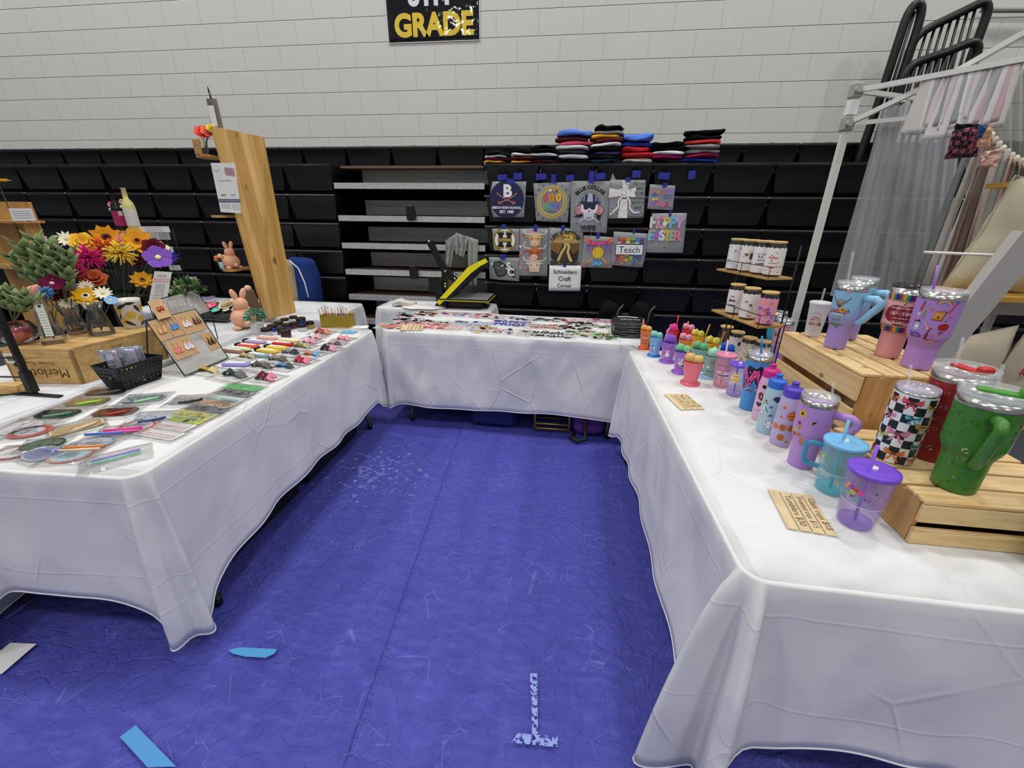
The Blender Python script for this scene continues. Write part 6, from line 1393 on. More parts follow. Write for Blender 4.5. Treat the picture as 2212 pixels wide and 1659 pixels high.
# bookmark strips along the inner edge
BM = [((525, 838), '#7ed28c', '#a8e8b0', 'mint green bookmark, farthest of the strip row', 'plain'), ((506, 850), '#9aa0a6', '#3c424a', 'dark inky bookmark behind the teal checked one', 'blot'), ((486, 862), '#e2ecea', '#3a9a92', 'teal checked bookmark in the strip row', 'check'),
      ((466, 873), '#c8bea8', '#c8785a', 'floral bookmark with peach blossoms', 'flower'), ((446, 885), '#7a8490', '#26304a', 'navy mottled bookmark in the strip row', 'blot'), ((421, 897), '#d2cf8e', '#a8a850', 'pale yellow bookmark in the strip row', 'blot'),
      ((396, 908), '#c8d45a', '#7ac0a0', 'lime and teal bookmark in the strip row', 'blot'), ((371, 921), '#ececee', '#d8583c', 'white bookmark with red dashes, second from the front', 'dash'), ((344, 938), '#f0eff0', '#d0502c', 'white bookmark with red dashes, nearest of the strip row', 'dash')]
for i, ((px, py), c1, c2, lab, kind) in enumerate(BM):
    p = at(px, py, TZ+.003); W_, H_ = .185, .058
    t = thing('bookmark', lab, 'bookmark', (p.x, p.y, TZ+.003+.0006*(i % 2)), -.12, 'bookmarks along the inner edge of the left table'); q = random.Random(i)
    mb = MB(); mb.prism(rr(W_, H_, .005), .0022, C(c1, .3), TR(0, 0, .001)); mb.build('strip', t); sleeve(t, W_*1.2, H_*1.6, .005, i+30)
    def a(A):
        for k in range(30 if kind != 'blot' else 12):
            A.k = 1; x, y = (-.075+.0115*(k % 14), -.018+.014*(k//14)) if kind in ('dash', 'check') else (q.uniform(-.07, .07), q.uniform(-.018, .018))
            if kind == 'dash': A.disc(x, y, .0048, c2, .45, 8, .5)
            elif kind == 'check': A.line([(x-.005, y-.007), (x+.005, y+.007)], .002, c2); A.k = 1; A.line([(x-.005, y+.007), (x+.005, y-.007)], .002, c2)
            elif kind == 'flower': A.flower(x, y, .009, c2, '#f2e8c8')
            elif kind == 'blot': A.disc(x, y, q.uniform(.006, .014), c2, q.uniform(.4, .9), 9, q.uniform(0, 3))
    flatart(t, .0034, a)
# rolled headbands / hair wraps
def roll(lab, px, py, rz, c, dark, L=.15):
    p = at(px, py, TZ+.012); t = thing('hair_wrap', lab, 'hair accessory', (p.x, p.y, TZ+.002), rz, 'folded hair wraps on white cards'); m = fabric(c)
    mb = MB(); pillow(mb, L, .045, .018, m, px, 16, 10, .4, .003); mb.build('fabric_roll', t)
    mb = MB(); mb.box((0, .0, .019), (L*.72, .018, .001), PAPER); mb.build('paper_band', t)
    if dark: mb = MB(); pillow(mb, .04, .044, .019, fabric('#1c1a1c'), px+2, 12, 8, .4, .003); mb.build('dark_end', t, (-L*.5, .006, .0))
for a in (('salmon pink hair wrap at the back of the wrap rows', 577, 729, -.1, '#e8aa9c', 0), ('lilac hair wrap with a black end', 552, 737, -.1, '#b8a4d0', 1), ('coral red hair wrap with a black end', 536, 746, -.1, '#e2604c', 1), ('light green hair wrap', 518, 753, -.1, '#cfe0a0', 0),
          ('tan brown hair wrap nearest the earring stand', 505, 757, -.1, '#a4806e', 0), ('cream yellow hair wrap at the rear right', 624, 734, -.1, '#f0e4b0', 0), ('deep red hair wrap in the middle', 611, 742, -.1, '#c23a34', 0), ('golden yellow hair wrap with a black end', 598, 750, -.15, '#ecc440', 1),
          ('mustard hair wrap with a black end, second yellow one', 578, 757, -.15, '#e4c050', 1), ('dusty blue hair wrap with a black end', 556, 766, -.15, '#8ca4ae', 1), ('shiny lilac hair wrap folded over by the mesh stand', 510, 786, .15, '#a094d4', 0)): roll(*a)
def bow(lab, px, py, rz, c1, c2, s_=1.0, card=True, n=1):
    p = at(px, py, TZ+.01); t = thing('hair_bow', lab, 'hair bow', (p.x, p.y, TZ+.0022), rz, 'hair bows on white cards')
    if card: mb = MB(); mb.prism(rr(.115*s_, .085*s_, .012), .0008, PAPER, TR(0, 0, .0006)); mb.build('white_card', t); sleeve(t, .145*s_, .125*s_, .004, px)
    for j in range(n):
        oy = (j-(n-1)/2)*.034; ox = .012*(-1)**j if n > 1 else 0
        mb = MB()
        for k in (-1, 1):
            def f(u, v, k=k):
                x = k*(.004+.044*u); ww = .006+.020*u-.006*u*u*2*(u > .7)
                return ((x+ox)*s_, (oy+(v-.5)*2*ww*(1/(n**.5)))*s_, (.004+.020*sin(pi*min(1, u*1.1))*(1-(2*v-1)**2*.5)+.004*cos(v*9))*s_)
            mb.grid(f, 8, 6, fabric(c1 if k < 0 else c2))
        mb.build('bow_loop', t, solid=.002)
        mb = MB(); mb.ball((ox*s_, oy*s_, .012*s_), .008*s_, fabric(c1), 10, 8, sc=(.8, 1.1, .9)); mb.build('bow_knot', t)
for a in (('large dark grey hair bow beside the mesh stand', 507, 810, -.25, '#3c4a4a', '#70706c', 1.45), ('glittery gold hair bow in front of the mesh stand', 450, 800, -.2, '#b89a50', '#d8c488', 1.2), ('small gold hair bow behind the lilac wrap', 534, 770, -.2, '#c8a868', '#b4ae98', 1.1),
          ('olive grey hair bow in the second row', 564, 790, -.2, '#5c5a4c', '#6c6a5e', 1.25), ('grey animal print hair bow in the middle', 600, 776, -.2, '#8a887c', '#6a6a60', 1.25), ('black and white hair bow in the back rows', 627, 761, -.2, '#8e908c', '#40424a', 1.2), ('olive gold hair bow by the deep red wrap', 652, 748, -.2, '#8c8450', '#b8b088', 1.15)): bow(*a)
for a in (('card of pink and plum bows nearest the inner table edge', 574, 815, -.2, '#6a2a40', '#e08ca4', 1.15, True, 2), ('card with a blue hair bow', 615, 791, -.2, '#5a90c8', '#4a5a68', 1.1, True, 1), ('card of red and pink bows', 653, 779, -.2, '#b83048', '#e88a98', 1.05, True, 2),
          ('card with a blue and orange bow', 673, 765, -.2, '#d88a58', '#7ab0e0', 1.05, True, 1), ('card of pink and black striped bows', 709, 753, -.2, '#3a3034', '#e0a0b0', 1.1, True, 2), ('card of lavender pink bows', 722, 742, -.2, '#c8a4b8', '#7a5a68', 1.0, True, 1),
          ('card of plain pink bows near the blue tag', 742, 731, -.2, '#ee9caa', '#f0a4b0', 1.0, True, 2), ('card of red and white bows beside the jars', 697, 717, -.2, '#a85a50', '#e08a80', 1.2, True, 2), ('card of pale pink and white bows behind', 680, 727, -.2, '#e8e0e4', '#e8a8b8', 1.05, True, 2), ('card of blush bows in the back rows', 668, 737, -.2, '#f0c0cc', '#e4a0b4', 1.05, True, 2)): bow(*a)
p = at(753, 719, TZ); mb = MB(); mb.prism([(-.055, -.025), (-.045, -.035), (.045, -.035), (.055, -.025), (.055, .035), (-.055, .035)], .003, C('#6cb0dc', .5)); mb.lathe([(.004, .003), (.006, .003), (.006, .006), (.004, .006)], STEEL, 12, c=(0, .026, 0), caps=False); tag(mb.build('gift_tag', None, (p.x, p.y, TZ+.0025)), 'light blue cardboard tag at the far inner corner of the left table', 'tag')
p = at(776, 707, TZ); mb = MB(); mb.prism(rr(.13, .08, .004), .0006, PAPER); tag(mb.build('paper_slip', None, (p.x, p.y, TZ+.002), .2), 'white paper slip at the far corner beside the gold pen holder', 'paper')
# lidded jars
for (px, py, c, lab, s_, up) in ((617, 700, '#d8d8da', 'small clear lidded jar, left of the two at the rear', .9, 0), (635, 695, '#dcdcdc', 'small clear lidded jar farthest back', .9, 0), (604, 709, '#2a7a78', 'lidded jar with teal contents', 1, 0), (590, 716, '#2c3490', 'lidded jar with royal blue contents', 1, 0),
                          (621, 713, '#4a3a80', 'lidded jar with purple contents half hidden', .95, 0), (636, 709, '#7a2028', 'lidded jar with red contents', .9, 0), (670, 709, '#a8904a', 'lidded jar with gold contents, rightmost of the jars', 1, 0), (654, 715, '#c8ccd0', 'clear lidded jar carrying a dark blue jar', 1, 0),
                          (654, 715, '#14205a', 'dark blue lidded jar stacked on the clear one', 1, 1), (610, 722, '#20444a', 'lidded jar with dark teal contents behind the dark red one', .95, 0), (619, 729, '#4a1820', 'lidded jar with dark red contents, front of the group', 1.05, 0), (578, 725, '#b8bcc4', 'lidded jar with grey contents beside the white planter', 1.1, 0)):
    p = at(px, py, TZ); t = thing('lidded_jar', lab, 'jar', (p.x, p.y, TZ+.002+.048*up), 0, 'small lidded jars of pigment'); r = .031*s_; h = .030*s_
    mb = MB(); mb.lathe([(r*.95, 0), (r, .003), (r, h*.92), (r*.9, h)], C(c, .12, spec=.8), 24); mb.build('jar_body', t)
    mb = MB(); mb.lathe([(r*1.02, h*.95), (r*1.04, h+.002), (r*1.04, h+.015*s_), (r*.98, h+.017*s_)], C('#181414', .35), 24); mb.build('lid', t)
# succulent in white hexagonal planter
def leafball(name, t, cx, cy, cz, r, cols, n, seed, ls=.016, flat=.8, down=-.3):
    q = random.Random(seed); mb = MB(); ms = [C(c, .7) for c in cols]
    for _ in range(n):
        th = q.uniform(0, 2*pi); z = q.uniform(down, 1); rr_ = r*q.uniform(.6, 1); k = sqrt(max(0, 1-z*z)); d = Vector((k*cos(th), k*sin(th), z*flat))
        c = Vector((cx, cy, cz))+d*rr_; u = (d+Vector((q.uniform(-.6, .6), q.uniform(-.6, .6), q.uniform(-.3, .6)))).normalized(); s_ = u.cross(Vector((q.random(), q.random(), q.random()))).normalized(); nn = u.cross(s_); L_ = ls*q.uniform(.7, 1.3); w_ = L_*.34
        mb.add([c, c+u*L_*.45+s_*w_+nn*L_*.05, c+u*L_, c+u*L_*.45-s_*w_+nn*L_*.05, c+u*L_*.5-nn*L_*.10], [(0, 1, 4), (1, 2, 4), (2, 3, 4), (3, 0, 4)], q.choice(ms), True)
    return mb.build(name, t)
p = at(559, 721, TZ); t = thing('potted_plant', 'small frosted green plant in a white hexagonal pot', 'plant', (p.x, p.y, TZ+.002))
mb = MB(); mb.lathe([(.034, 0), (.048, .075), (.043, .075), (.040, .066), (.0001, .066)], C('#dcdfe0', .5), 6, smooth=False); mb.build('hexagonal_pot', t)
leafball('foliage', t, 0, 0, .115, .065, ['#4f8a68', '#7fb095', '#a8ccb8', '#356a4c'], 420, 3, .020)
# peach rabbits
PEACH = C('#efb493', .55)
def rabbit(lab, loc, s_, rz):
    t = thing('rabbit_figurine', lab, 'figurine', loc, rz, 'peach rabbit figurines'); mb = MB()
    mb.ball((0, 0, .058), .060, PEACH, 24, 16, sc=(1, 1.05, .95)); mb.ball((0, 0, .135), .038, PEACH, 20, 14, sc=(1, 1, .95)); mb.ball((.028, .045, .012), .020, PEACH, 12, 8, sc=(1.2, 1, .7)); mb.ball((.028, -.045, .012), .020, PEACH, 12, 8, sc=(1.2, 1, .7)); mb.build('rabbit_body', t)
    for k in (-1, 1): mb = MB(); mb.ball((0, 0, 0), .016, PEACH, 14, 10, TR(0, k*.022, .188) @ RX(-k*.32), sc=(.7, 1, 2.1)); mb.build('ear', t)
    mb = MB(); mb.ball((.060, 0, .035), .016, C('#f6c6ae', .8), 12, 8); mb.build('tail', t)
    q = random.Random(3); mb = MB()
    for k in range(9): a = 1.9+k*.28; mb.ball((.040*cos(a), .042*sin(a), .105+.004*(k % 2)), .010, C(['#f0c8a0', '#e88a78', '#f4e0c8', '#b8d0a0'][k % 4], .7), 8, 6)
    mb.build('flower_collar', t)
    for ch in t.children: ch.scale = (s_, s_, s_); ch.location = Vector(ch.location)*s_
    return t
p = at(531, 709, TZ); rabbit('peach rabbit figurine standing on the cloth before the tall pine board', (p.x, p.y, TZ+.002), 1.28, -.6)
# gold mesh organiser with pens
GM = new_mat('gold_mesh', '#b8a038', .35, .7); 
def hole_mat(name, hexc, scale, cut, rough=.4, metal=.5):
    m = new_mat(name, hexc, rough, metal); v = coords(m); ck = N(m, 'ShaderNodeTexVoronoi', feature='F1'); ck.inputs['Scale'].default_value = scale; ck.inputs['Randomness'].default_value = 0
    m.node_tree.links.new(v, ck.inputs['Vector']); a = ramp(m, ck.outputs[0], [(0, (0, 0, 0, 1)), (cut, (1, 1, 1, 1))], 'CONSTANT'); m.node_tree.links.new(a, m.node_tree.nodes['Principled BSDF'].inputs['Alpha']); return m
GMESH = hole_mat('gold_mesh_sheet', '#b8a038', 260, .30)
a, b = at(692, 708, TZ), at(756, 709, TZ); c = (a+b)/2; t = thing('pen_organizer', 'gold mesh organiser box holding bagged pens', 'organizer', (c.x, c.y+.05, TZ+.002), atan2(b.y-a.y, b.x-a.x)); W_ = (b-a).length; D_, H_ = .09, .085
mb = MB()
for (x, y, w_, d_) in ((0, -D_/2, W_, .0015), (0, D_/2, W_, .0015), (-W_/2, 0, .0015, D_), (W_/2, 0, .0015, D_), (0, 0, .0015, D_)): mb.box((x, y, H_/2), (w_, d_, H_), GMESH)
mb.box((0, 0, .002), (W_, D_, .002), GMESH); mb.build('mesh_box', t)
for z in (.002, H_): mb = MB(); mb.tube([(-W_/2, -D_/2, z), (W_/2, -D_/2, z), (W_/2, D_/2, z), (-W_/2, D_/2, z)], .0028, GM, 8, closed=True); mb.build('wire_rim', t)
for i, (x, c1, ll) in enumerate(((-.085, '#e4d44a', .9), (-.07, '#f0b8c0', 1), (-.055, '#e8e6ea', 1.05), (-.043, '#f07a70', .95), (-.03, '#f4ece0', 1), (-.018, '#d8b090', .9), (.02, '#e8d0b8', .9), (.034, '#d0a0a8', .95), (.048, '#9a84d0', 1), (.06, '#6a8ad8', .9), (.072, '#e8d860', 1.0), (.083, '#f0e8c0', .9))):
    M_ = c+Vector((0, .05, 0)); ca, sa = cos(t.rotation_euler[2]), sin(t.rotation_euler[2]); yy_ = -.02+.02*(i % 3)
    o = thing('bagged_pen', '%s bagged pen, %s in the gold organiser' % ({'#e4d44a': 'yellow', '#f0b8c0': 'light pink', '#e8e6ea': 'white', '#f07a70': 'coral', '#f4ece0': 'cream', '#d8b090': 'tan', '#e8d0b8': 'beige', '#d0a0a8': 'dusty rose', '#9a84d0': 'violet', '#6a8ad8': 'blue', '#e8d860': 'lemon', '#f0e8c0': 'ivory'}[c1], ['leftmost', 'second from left', 'third from left', 'fourth from left', 'fifth from left', 'sixth from left', 'sixth from right', 'fifth from right', 'fourth from right', 'third from right', 'second from right', 'rightmost'][i]), 'pen', (M_.x+x*W_/.2*ca-yy_*sa, M_.y+x*W_/.2*sa+yy_*ca, TZ+.006), t.rotation_euler[2], 'bagged pens in the gold organiser')
    x2 = -.03*ll; mb = MB(); mb.tube([(0, 0, 0), (x2, .004, .125*ll)], .0048, C(c1, .35), 8); mb.build('pen_barrel', o)
    mb = MB(); mb.tube([(x2, .004, .125*ll), (x2*1.1, .004, .14*ll)], .003, STEEL, 8); mb.build('pen_tip', o)
    mb = MB(); mb.add([(-.012, -.006, .0), (.012, -.006, .0), (x2*1.25+.012, -.004, .16*ll), (x2*1.25-.012, -.004, .16*ll)], [(0, 1, 2, 3)], BAG); mb.build('clear_sleeve', o)

# ---------------------------------------------------------------- earring stand
EB = [at(399, 812, TZ+.012), at(493, 773, TZ+.012)]; ET = [at(316, 694, 1.0), at(421, 663, 1.0)]
WMESH = hole_mat('white_mesh_sheet', '#b5b3ae', 230, .33, .5, .1)
t = thing('earring_stand', 'leaning black-framed wire mesh stand hung with earring cards', 'display stand', (0, 0, 0))
u_ = (EB[1]-EB[0]); v_ = (ET[0]-EB[0]); ET[1] = ET[0]+u_*1.04; nn = u_.cross(v_).normalized()
mb = MB(); mb.add([EB[0], EB[1], ET[1], ET[0]], [(0, 1, 2, 3)], WMESH); mb.build('mesh_panel', t)
mb = MB(); mb.tube([EB[0], EB[1], ET[1], ET[0]], .0035, IRON, 8, closed=True); mb.build('frame', t)
for f in (0, 1): pt = ET[0]*(1-f)+ET[1]*f; mb = MB(); mb.tube([pt, (pt.x-.10, pt.y+.02, TZ+.004)], .003, IRON, 8); mb.build('leg', t)
def on_board(a, b, h=0): return EB[0]+u_*a+v_*b+nn*h
KRAFT = C('#c09a70', .75)
def ecard(lab, a0, a1, b0, b1, pairs):
    pts = [on_board(a0, b0, .003), on_board(a1, b0, .003), on_board(a1, b1, .003), on_board(a0, b1, .003)]; c = sum(pts, Vector())/4
    t = thing('earring_card', lab, 'earrings', c, 0, 'kraft earring cards on the mesh stand'); mb = MB(); mb.add([p-c for p in pts], [(0, 1, 2, 3)], KRAFT); mb.build('kraft_card', t, solid=.0008)
    uu = u_.normalized(); vv = v_.normalized()
    for (fa_, c1, c2) in pairs:
        for k in (-1, 1):
            o0 = (pts[0]*(1-fa_)+pts[1]*fa_)*.55+(pts[3]*(1-fa_)+pts[2]*fa_)*.45-c+uu*.012*k+nn*.004
            P_ = [(0, .026), (.006, .012), (.0125, -.004), (.011, -.014), (.0, -.020), (-.011, -.014), (-.0125, -.004), (-.006, .012)]
            mb = MB(); A = [o0+uu*x+vv*y for x, y in P_]; B = [q+nn*.003 for q in A]; n = len(A)
            mb.add(A+B, [tuple(range(n))[::-1], tuple(range(n, 2*n))]+[(i, (i+1) % n, n+(i+1) % n, n+i) for i in range(n)], C(c1, .3)); e = mb.build('earring', t)
            A_ = Art(flat_map(o0+nn*.0032, uu, vv)); q = random.Random(int(fa_*9)+k)
            for j in range(6): A_.k = 1; A_.disc(q.uniform(-.006, .006), -.012+.005*j, .0028, c2, 1, 6)
            A_.build(e)
            mb = MB(); mb.tube([o0+vv*.026, o0+vv*.042+uu*.003, o0+vv*.048-uu*.004], .0009, GM, 6); mb.build('ear_hook', e)
ecard('kraft card with a tan and cream earring pair, top left of the stand', .0, .26, .62, .98, [(.5, '#c48a50', '#f0dcc0')])
ecard('kraft card with a light blue earring pair on the stand', .27, .50, .62, .99, [(.5, '#5a90d8', '#2c4a90')])
ecard('wide kraft card with white-red and dark striped earring pairs', .51, .99, .60, .99, [(.27, '#f0ecea', '#c03a48'), (.75, '#3a2028', '#e0a060')])
ecard('kraft card with checkered pink and white-blue earring pairs, lower left', .04, .52, .26, .59, [(.28, '#f08a70', '#5a3a90'), (.74, '#dfe8ec', '#e0708a')])
ecard('kraft card with black and gold earrings, lower right of the stand', .76, .99, .22, .54, [(.5, '#1c1c20', '#d8a050')])
p = on_board(.62, .55)+Vector((-.10, .03, 0)); t = thing('potted_plant', 'leafy green boxwood sprig in a grey pot behind the earring stand', 'plant', (p.x-.02, p.y, TZ+.002)); mb = MB(); mb.lathe([(.03, 0), (.042, .06), (.038, .06), (.0001, .05)], C('#4a4c50', .6), 20); mb.build('pot', t); leafball('foliage', t, .01, 0, .11, .065, ['#2f7a34', '#4a9a44', '#225c28'], 320, 5, .022)
# second mesh stand behind, with one card
q0, q1, q2, q3 = at(372, 700, .93), at(455, 672, .93), at(422, 625, 1.06), at(336, 648, 1.06)
t = thing('earring_stand', 'smaller white mesh stand behind the black-framed one', 'display stand', (0, 0, 0)); mb = MB(); mb.add([q0, q1, q2, q3], [(0, 1, 2, 3)], WMESH); mb.build('mesh_panel', t); mb = MB(); mb.tube([q0, q1, q2, q3], .003, IRON, 6, closed=True); mb.build('frame', t)
for q in (q0, q1): mb = MB(); mb.tube([q, (q.x, q.y, TZ+.004)], .003, IRON, 6); mb.build('leg', t)
for q in (q2, q3): mb = MB(); mb.tube([q, (q.x-.03, q.y, TZ+.004)], .003, IRON, 6); mb.build('leg', t)
c0 = at(318, 652, 1.075); c1 = at(346, 644, 1.075); c2 = at(371, 683, 1.0); c3 = at(342, 691, 1.0); cc = (c0+c1+c2+c3)/4; t = thing('earring_card', 'kraft card with red floral earrings at the top of the rear mesh stand', 'earrings', cc); mb = MB(); mb.add([c-cc for c in (c3, c2, c1, c0)], [(0, 1, 2, 3)], KRAFT); mb.build('kraft_card', t, solid=.0008)
uu = (c1-c0).normalized(); vv = (c0-c3).normalized(); n2 = uu.cross(vv)
for k in (-1, 1): mb = MB(); mb.ball((0, 0, 0), .013, C('#b02a3a', .4), 10, 8, sc=(.8, .5, 1.3)); mb.ball((.004, -.003, .004), .005, C('#f0b060', .4), 8, 6); e = mb.build('earring', t, uu*.014*k-vv*.01+n2*.006)

# ---------------------------------------------------------------- black basket with sealed bags
p = at(300, 826, TZ); t = thing('plastic_basket', 'black open-weave plastic basket full of sealed key rings', 'basket', (-2.045, 1.62, TZ+.003), -.12); BKP = C('#0d0d0f', .5)
BH = hole_mat('basket_lattice', '#0d0d0f', 52, .40, .5, 0)
def bq(f): return (.056+.018*f, .082+.022*f)
mb = MB()
for k in range(4):
    def side(u, v, k=k):
        w_, l_ = bq(v); c = [(-w_, -l_), (w_, -l_), (w_, l_), (-w_, l_)]; a, b = c[k], c[(k+1) % 4]; return (a[0]+(b[0]-a[0])*u, a[1]+(b[1]-a[1])*u, .004+.108*v)
    mb.grid(side, 10, 6, BH, False)
mb.build('lattice_wall', t, solid=.003)
w_, l_ = bq(1); mb = MB(); mb.tube([(-w_, -l_, .114), (w_, -l_, .114), (w_, l_, .114), (-w_, l_, .114)], .0045, BKP, 6, closed=True, sq=True); mb.build('rim', t); mb = MB(); mb.box((0, 0, .004), (.11, .16, .006), BKP); mb.build('base', t)
HOLO = new_mat('holographic_bag', '#c8d4e0', .12, .5, alpha=.7)
_hn_ = noise_t(HOLO, coords(HOLO), 9, 2, .5, 2.0); HOLO.node_tree.links.new(ramp(HOLO, _hn_, [(.3, rgb('#aab6c8')), (.45, rgb('#c8d8e8')), (.52, rgb('#e8b8e0')), (.58, rgb('#a8e0d0')), (.66, rgb('#8a96b8')), (.8, rgb('#e0e4ea'))]), HOLO.node_tree.nodes['Principled BSDF'].inputs['Base Color'])
for i, (x, y, rz, c, lab) in enumerate(((-.05, -.05, .2, '#3a5ac0', 'holographic bag at the left of the basket'), (-.02, -.01, -.1, '#e8e060', 'holographic bag with a key ring in the basket front'), (.03, .0, .1, '#f0f04a', 'holographic bag with a yellow charm in the basket'), (-.01, .05, .3, '#c060b0', 'holographic bag at the back of the basket'), (.03, .07, -.3, '#48b0a0', 'holographic bag leaning on the far basket wall'))):
    ca, sa = cos(-.12), sin(-.12); o = thing('sealed_bag', lab, 'bag', (-2.045+x*.7*ca-y*.7*sa, 1.62+x*.7*sa+y*.7*ca, TZ+.015), rz, 'sealed bags in the black basket')
    mb = MB(); mb.grid(lambda u, v: ((u-.5)*.085-.02*v, .004*sin(u*6+i)+.012*(v-.5), .005+.155*v), 6, 8, HOLO); mb.build('bag_film', o, solid=.001)
    mb = MB(); mb.ball((0, -.008, .055), .018, C(c, .4), 12, 8, sc=(1.1, .35, 1)); mb.build('charm', o); mb = MB(); mb.tube([(.012*cos(k*.7)-.015, -.009, .10+.012*sin(k*.7)) for k in range(9)], .0012, STEEL, 6, closed=True); mb.build('key_ring', o)

# ---------------------------------------------------------------- wine crate
MC = [Vector((-2.601, 1.529, 0)), Vector((-2.278, 1.571, 0)), Vector((-2.227, 1.987, 0))]; MC.append(MC[0]+MC[2]-MC[1]); HC = .175
CRW = wood_mat('wine_crate_pine', '#dcb678', '#b88e50', 1.2, 0, .6, False)
c = sum(MC, Vector())/4; t = thing('wine_crate', 'upside-down pine wine crate with burnt lettering under the vases', 'crate', (c.x, c.y, TZ+.003)); Z1 = TZ+.003+HC
for k in range(4):
    a, b = MC[k]-c, MC[(k+1) % 4]-c; i_ = (-(a+b)/2).normalized()*.012; mb = MB(); mb.prism([(a.x, a.y), (b.x, b.y), (b.x+i_.x, b.y+i_.y), (a.x+i_.x, a.y+i_.y)], HC-.010, CRW); o = mb.build('side_panel', t)
    if k < 2:
        u2 = (b-a).normalized(); nn2 = Vector((u2.y, -u2.x, 0)); mid = (a+b)/2+nn2*.0006; A = Art(flat_map((mid.x, mid.y, HC*.5), -u2, (0, 0, -1)), .00005)
        dk = C('#4a2c14', .8)
        if k == 0: A.text('Merlot', -.03, .035, dk, w=.17, bold=-.005); A.text('Christian Moueix', .01, -.015, dk, w=.15); A.line([(-.02, -.045), (.12, -.03)], .0012, dk)
        else: A.text('Christian Moueix', -.02, .0, dk, w=.18); A.text('2016', .02, -.045, dk, w=.05)
        A.build(o, name='burnt_lettering')
mb = MB(); mb.prism([((m-c).x*1.01, (m-c).y*1.01) for m in MC], .010, CRW, TR(0, 0, HC-.010)); mb.build('top_panel', t)
a = at(45, 768, .88); mb = MB(); L_ = (MC[1]-MC[0]).normalized(); pp = MC[0].lerp(MC[1], .16); o = None
mb.box((0, 0, 0), (.085, .001, .05), C('#e6e0d2', .6)); 
for k in range(14): mb.box((-.03+.0045*k, -.0008, 0), (.0016 if k % 3 else .003, .001, .024), C('#1c1c1e', .6))
o = mb.build('barcode_label', t, (pp.x-c.x+.003, pp.y-c.y-.004, HC*.72)); o.rotation_euler[2] = atan2(L_.y, L_.x)

# ---------------------------------------------------------------- vases and felt flowers on the wine crate
VGL = film_mat('vase_glass', .07, .15, 30)
def vase(lab, loc, prof, seg=24, mat=VGL, smooth=True, name='glass_vase'):
    t = thing(name, lab, 'vase', loc); mb = MB(); mb.lathe(prof, mat, seg, caps=False, smooth=smooth); mb.lathe([(.0001, prof[0][1]+.004), (prof[0][0]*.98, prof[0][1]+.004)], mat, seg, caps=False); mb.build('vase_body', t); return t
ZV = Z1+.001
v1 = at(120, 740, ZV); t = vase('tall square glass bottle with a paper label on the wine crate', (v1.x, v1.y, ZV), [(.055, 0), (.055, .02), (.022, .22), (.02, .225), (.022, .235)], 4, VGL, False)
A = Art(flat_map((.024, -.024, .12), (.70, .70, .0), (-.10, .10, .98)), .0001); A.rect(-.014, -.08, .028, .15, '#e4e6dc'); A.disc(0, .062, .006, '#2a2a2a'); 
for k in range(9): A.k = 2; A.rect(-.010, -.07+.013*k, .020, .002, '#6a7068')
A.build(t, name='paper_label')
v2 = at(222, 722, ZV); vase('squat flared glass vase with crossed stems on the wine crate', (v2.x, v2.y, ZV), [(.052, 0), (.054, .01), (.040, .09), (.030, .125), (.040, .16), (.044, .165)])
v3 = at(50, 742, ZV); vase('low glass bowl of dried petals at the left end of the wine crate', (v3.x-.01, v3.y+.0, ZV), [(.03, 0), (.06, .02), (.075, .05), (.065, .085), (.055, .10)])
mb = MB(); mb.ball((0, 0, 0), .045, C('#c8623a', .8), 14, 10, jit=.6, freq=4, sc=(1, 1, .6)); mb.ball((.01, .01, .022), .035, C('#9a2a4a', .8), 12, 8, jit=.6, freq=4, sc=(1, 1, .5)); tag(mb.build('dried_petals', None, (v3.x-.01, v3.y, ZV+.038)), 'rust and crimson dried petals inside the low glass bowl', 'petals', None, 'stuff')
v4 = at(160, 722, ZV); vase('clear ribbed glass vase behind the tall square bottle', (v4.x, v4.y+.02, ZV), [(.038, 0), (.045, .03), (.032, .10), (.042, .16)], 12, VGL, False)
p = at(292, 704, ZV); t = thing('lemon_pot', 'cream ceramic cup painted with lemons and dark leaves on the wine crate', 'pot', (p.x+.02, p.y-.02, ZV)); fa = face_cam(p)
RLM = lambda z: .046+.014*min(1, z/.155)
mb = MB(); mb.lathe([(.040, 0), (.044, .012), (.046, .02)]+[(RLM(.155*k/8), .155*k/8) for k in range(2, 9)]+[(.055, .155), (.045, .03), (.0001, .03)], C('#dedbd0', .35), 32, caps=False); mb.build('cup_body', t)
A = Art(cyl_map(lambda z: RLM(z)+.0004, fa))
for (x, y, r) in ((.0, .075, .024), (-.038, .045, .020), (.045, .05, .02), (-.055, .10, .018), (.06, .11, .018)): A.disc(x, y, r, '#e0b84c', .92, 16)
for (x, y, r, a) in ((-.028, .125, .030, .5), (.01, .138, .026, .05), (.035, .105, .026, -1.1), (-.012, .03, .028, -.6), (-.05, .07, .02, 1.2), (.05, .025, .022, .5)): A.leaf(x, y, r, '#23382c', a, .32)
A.build(t)
FC = 0
def felt(c): return fabric(c)
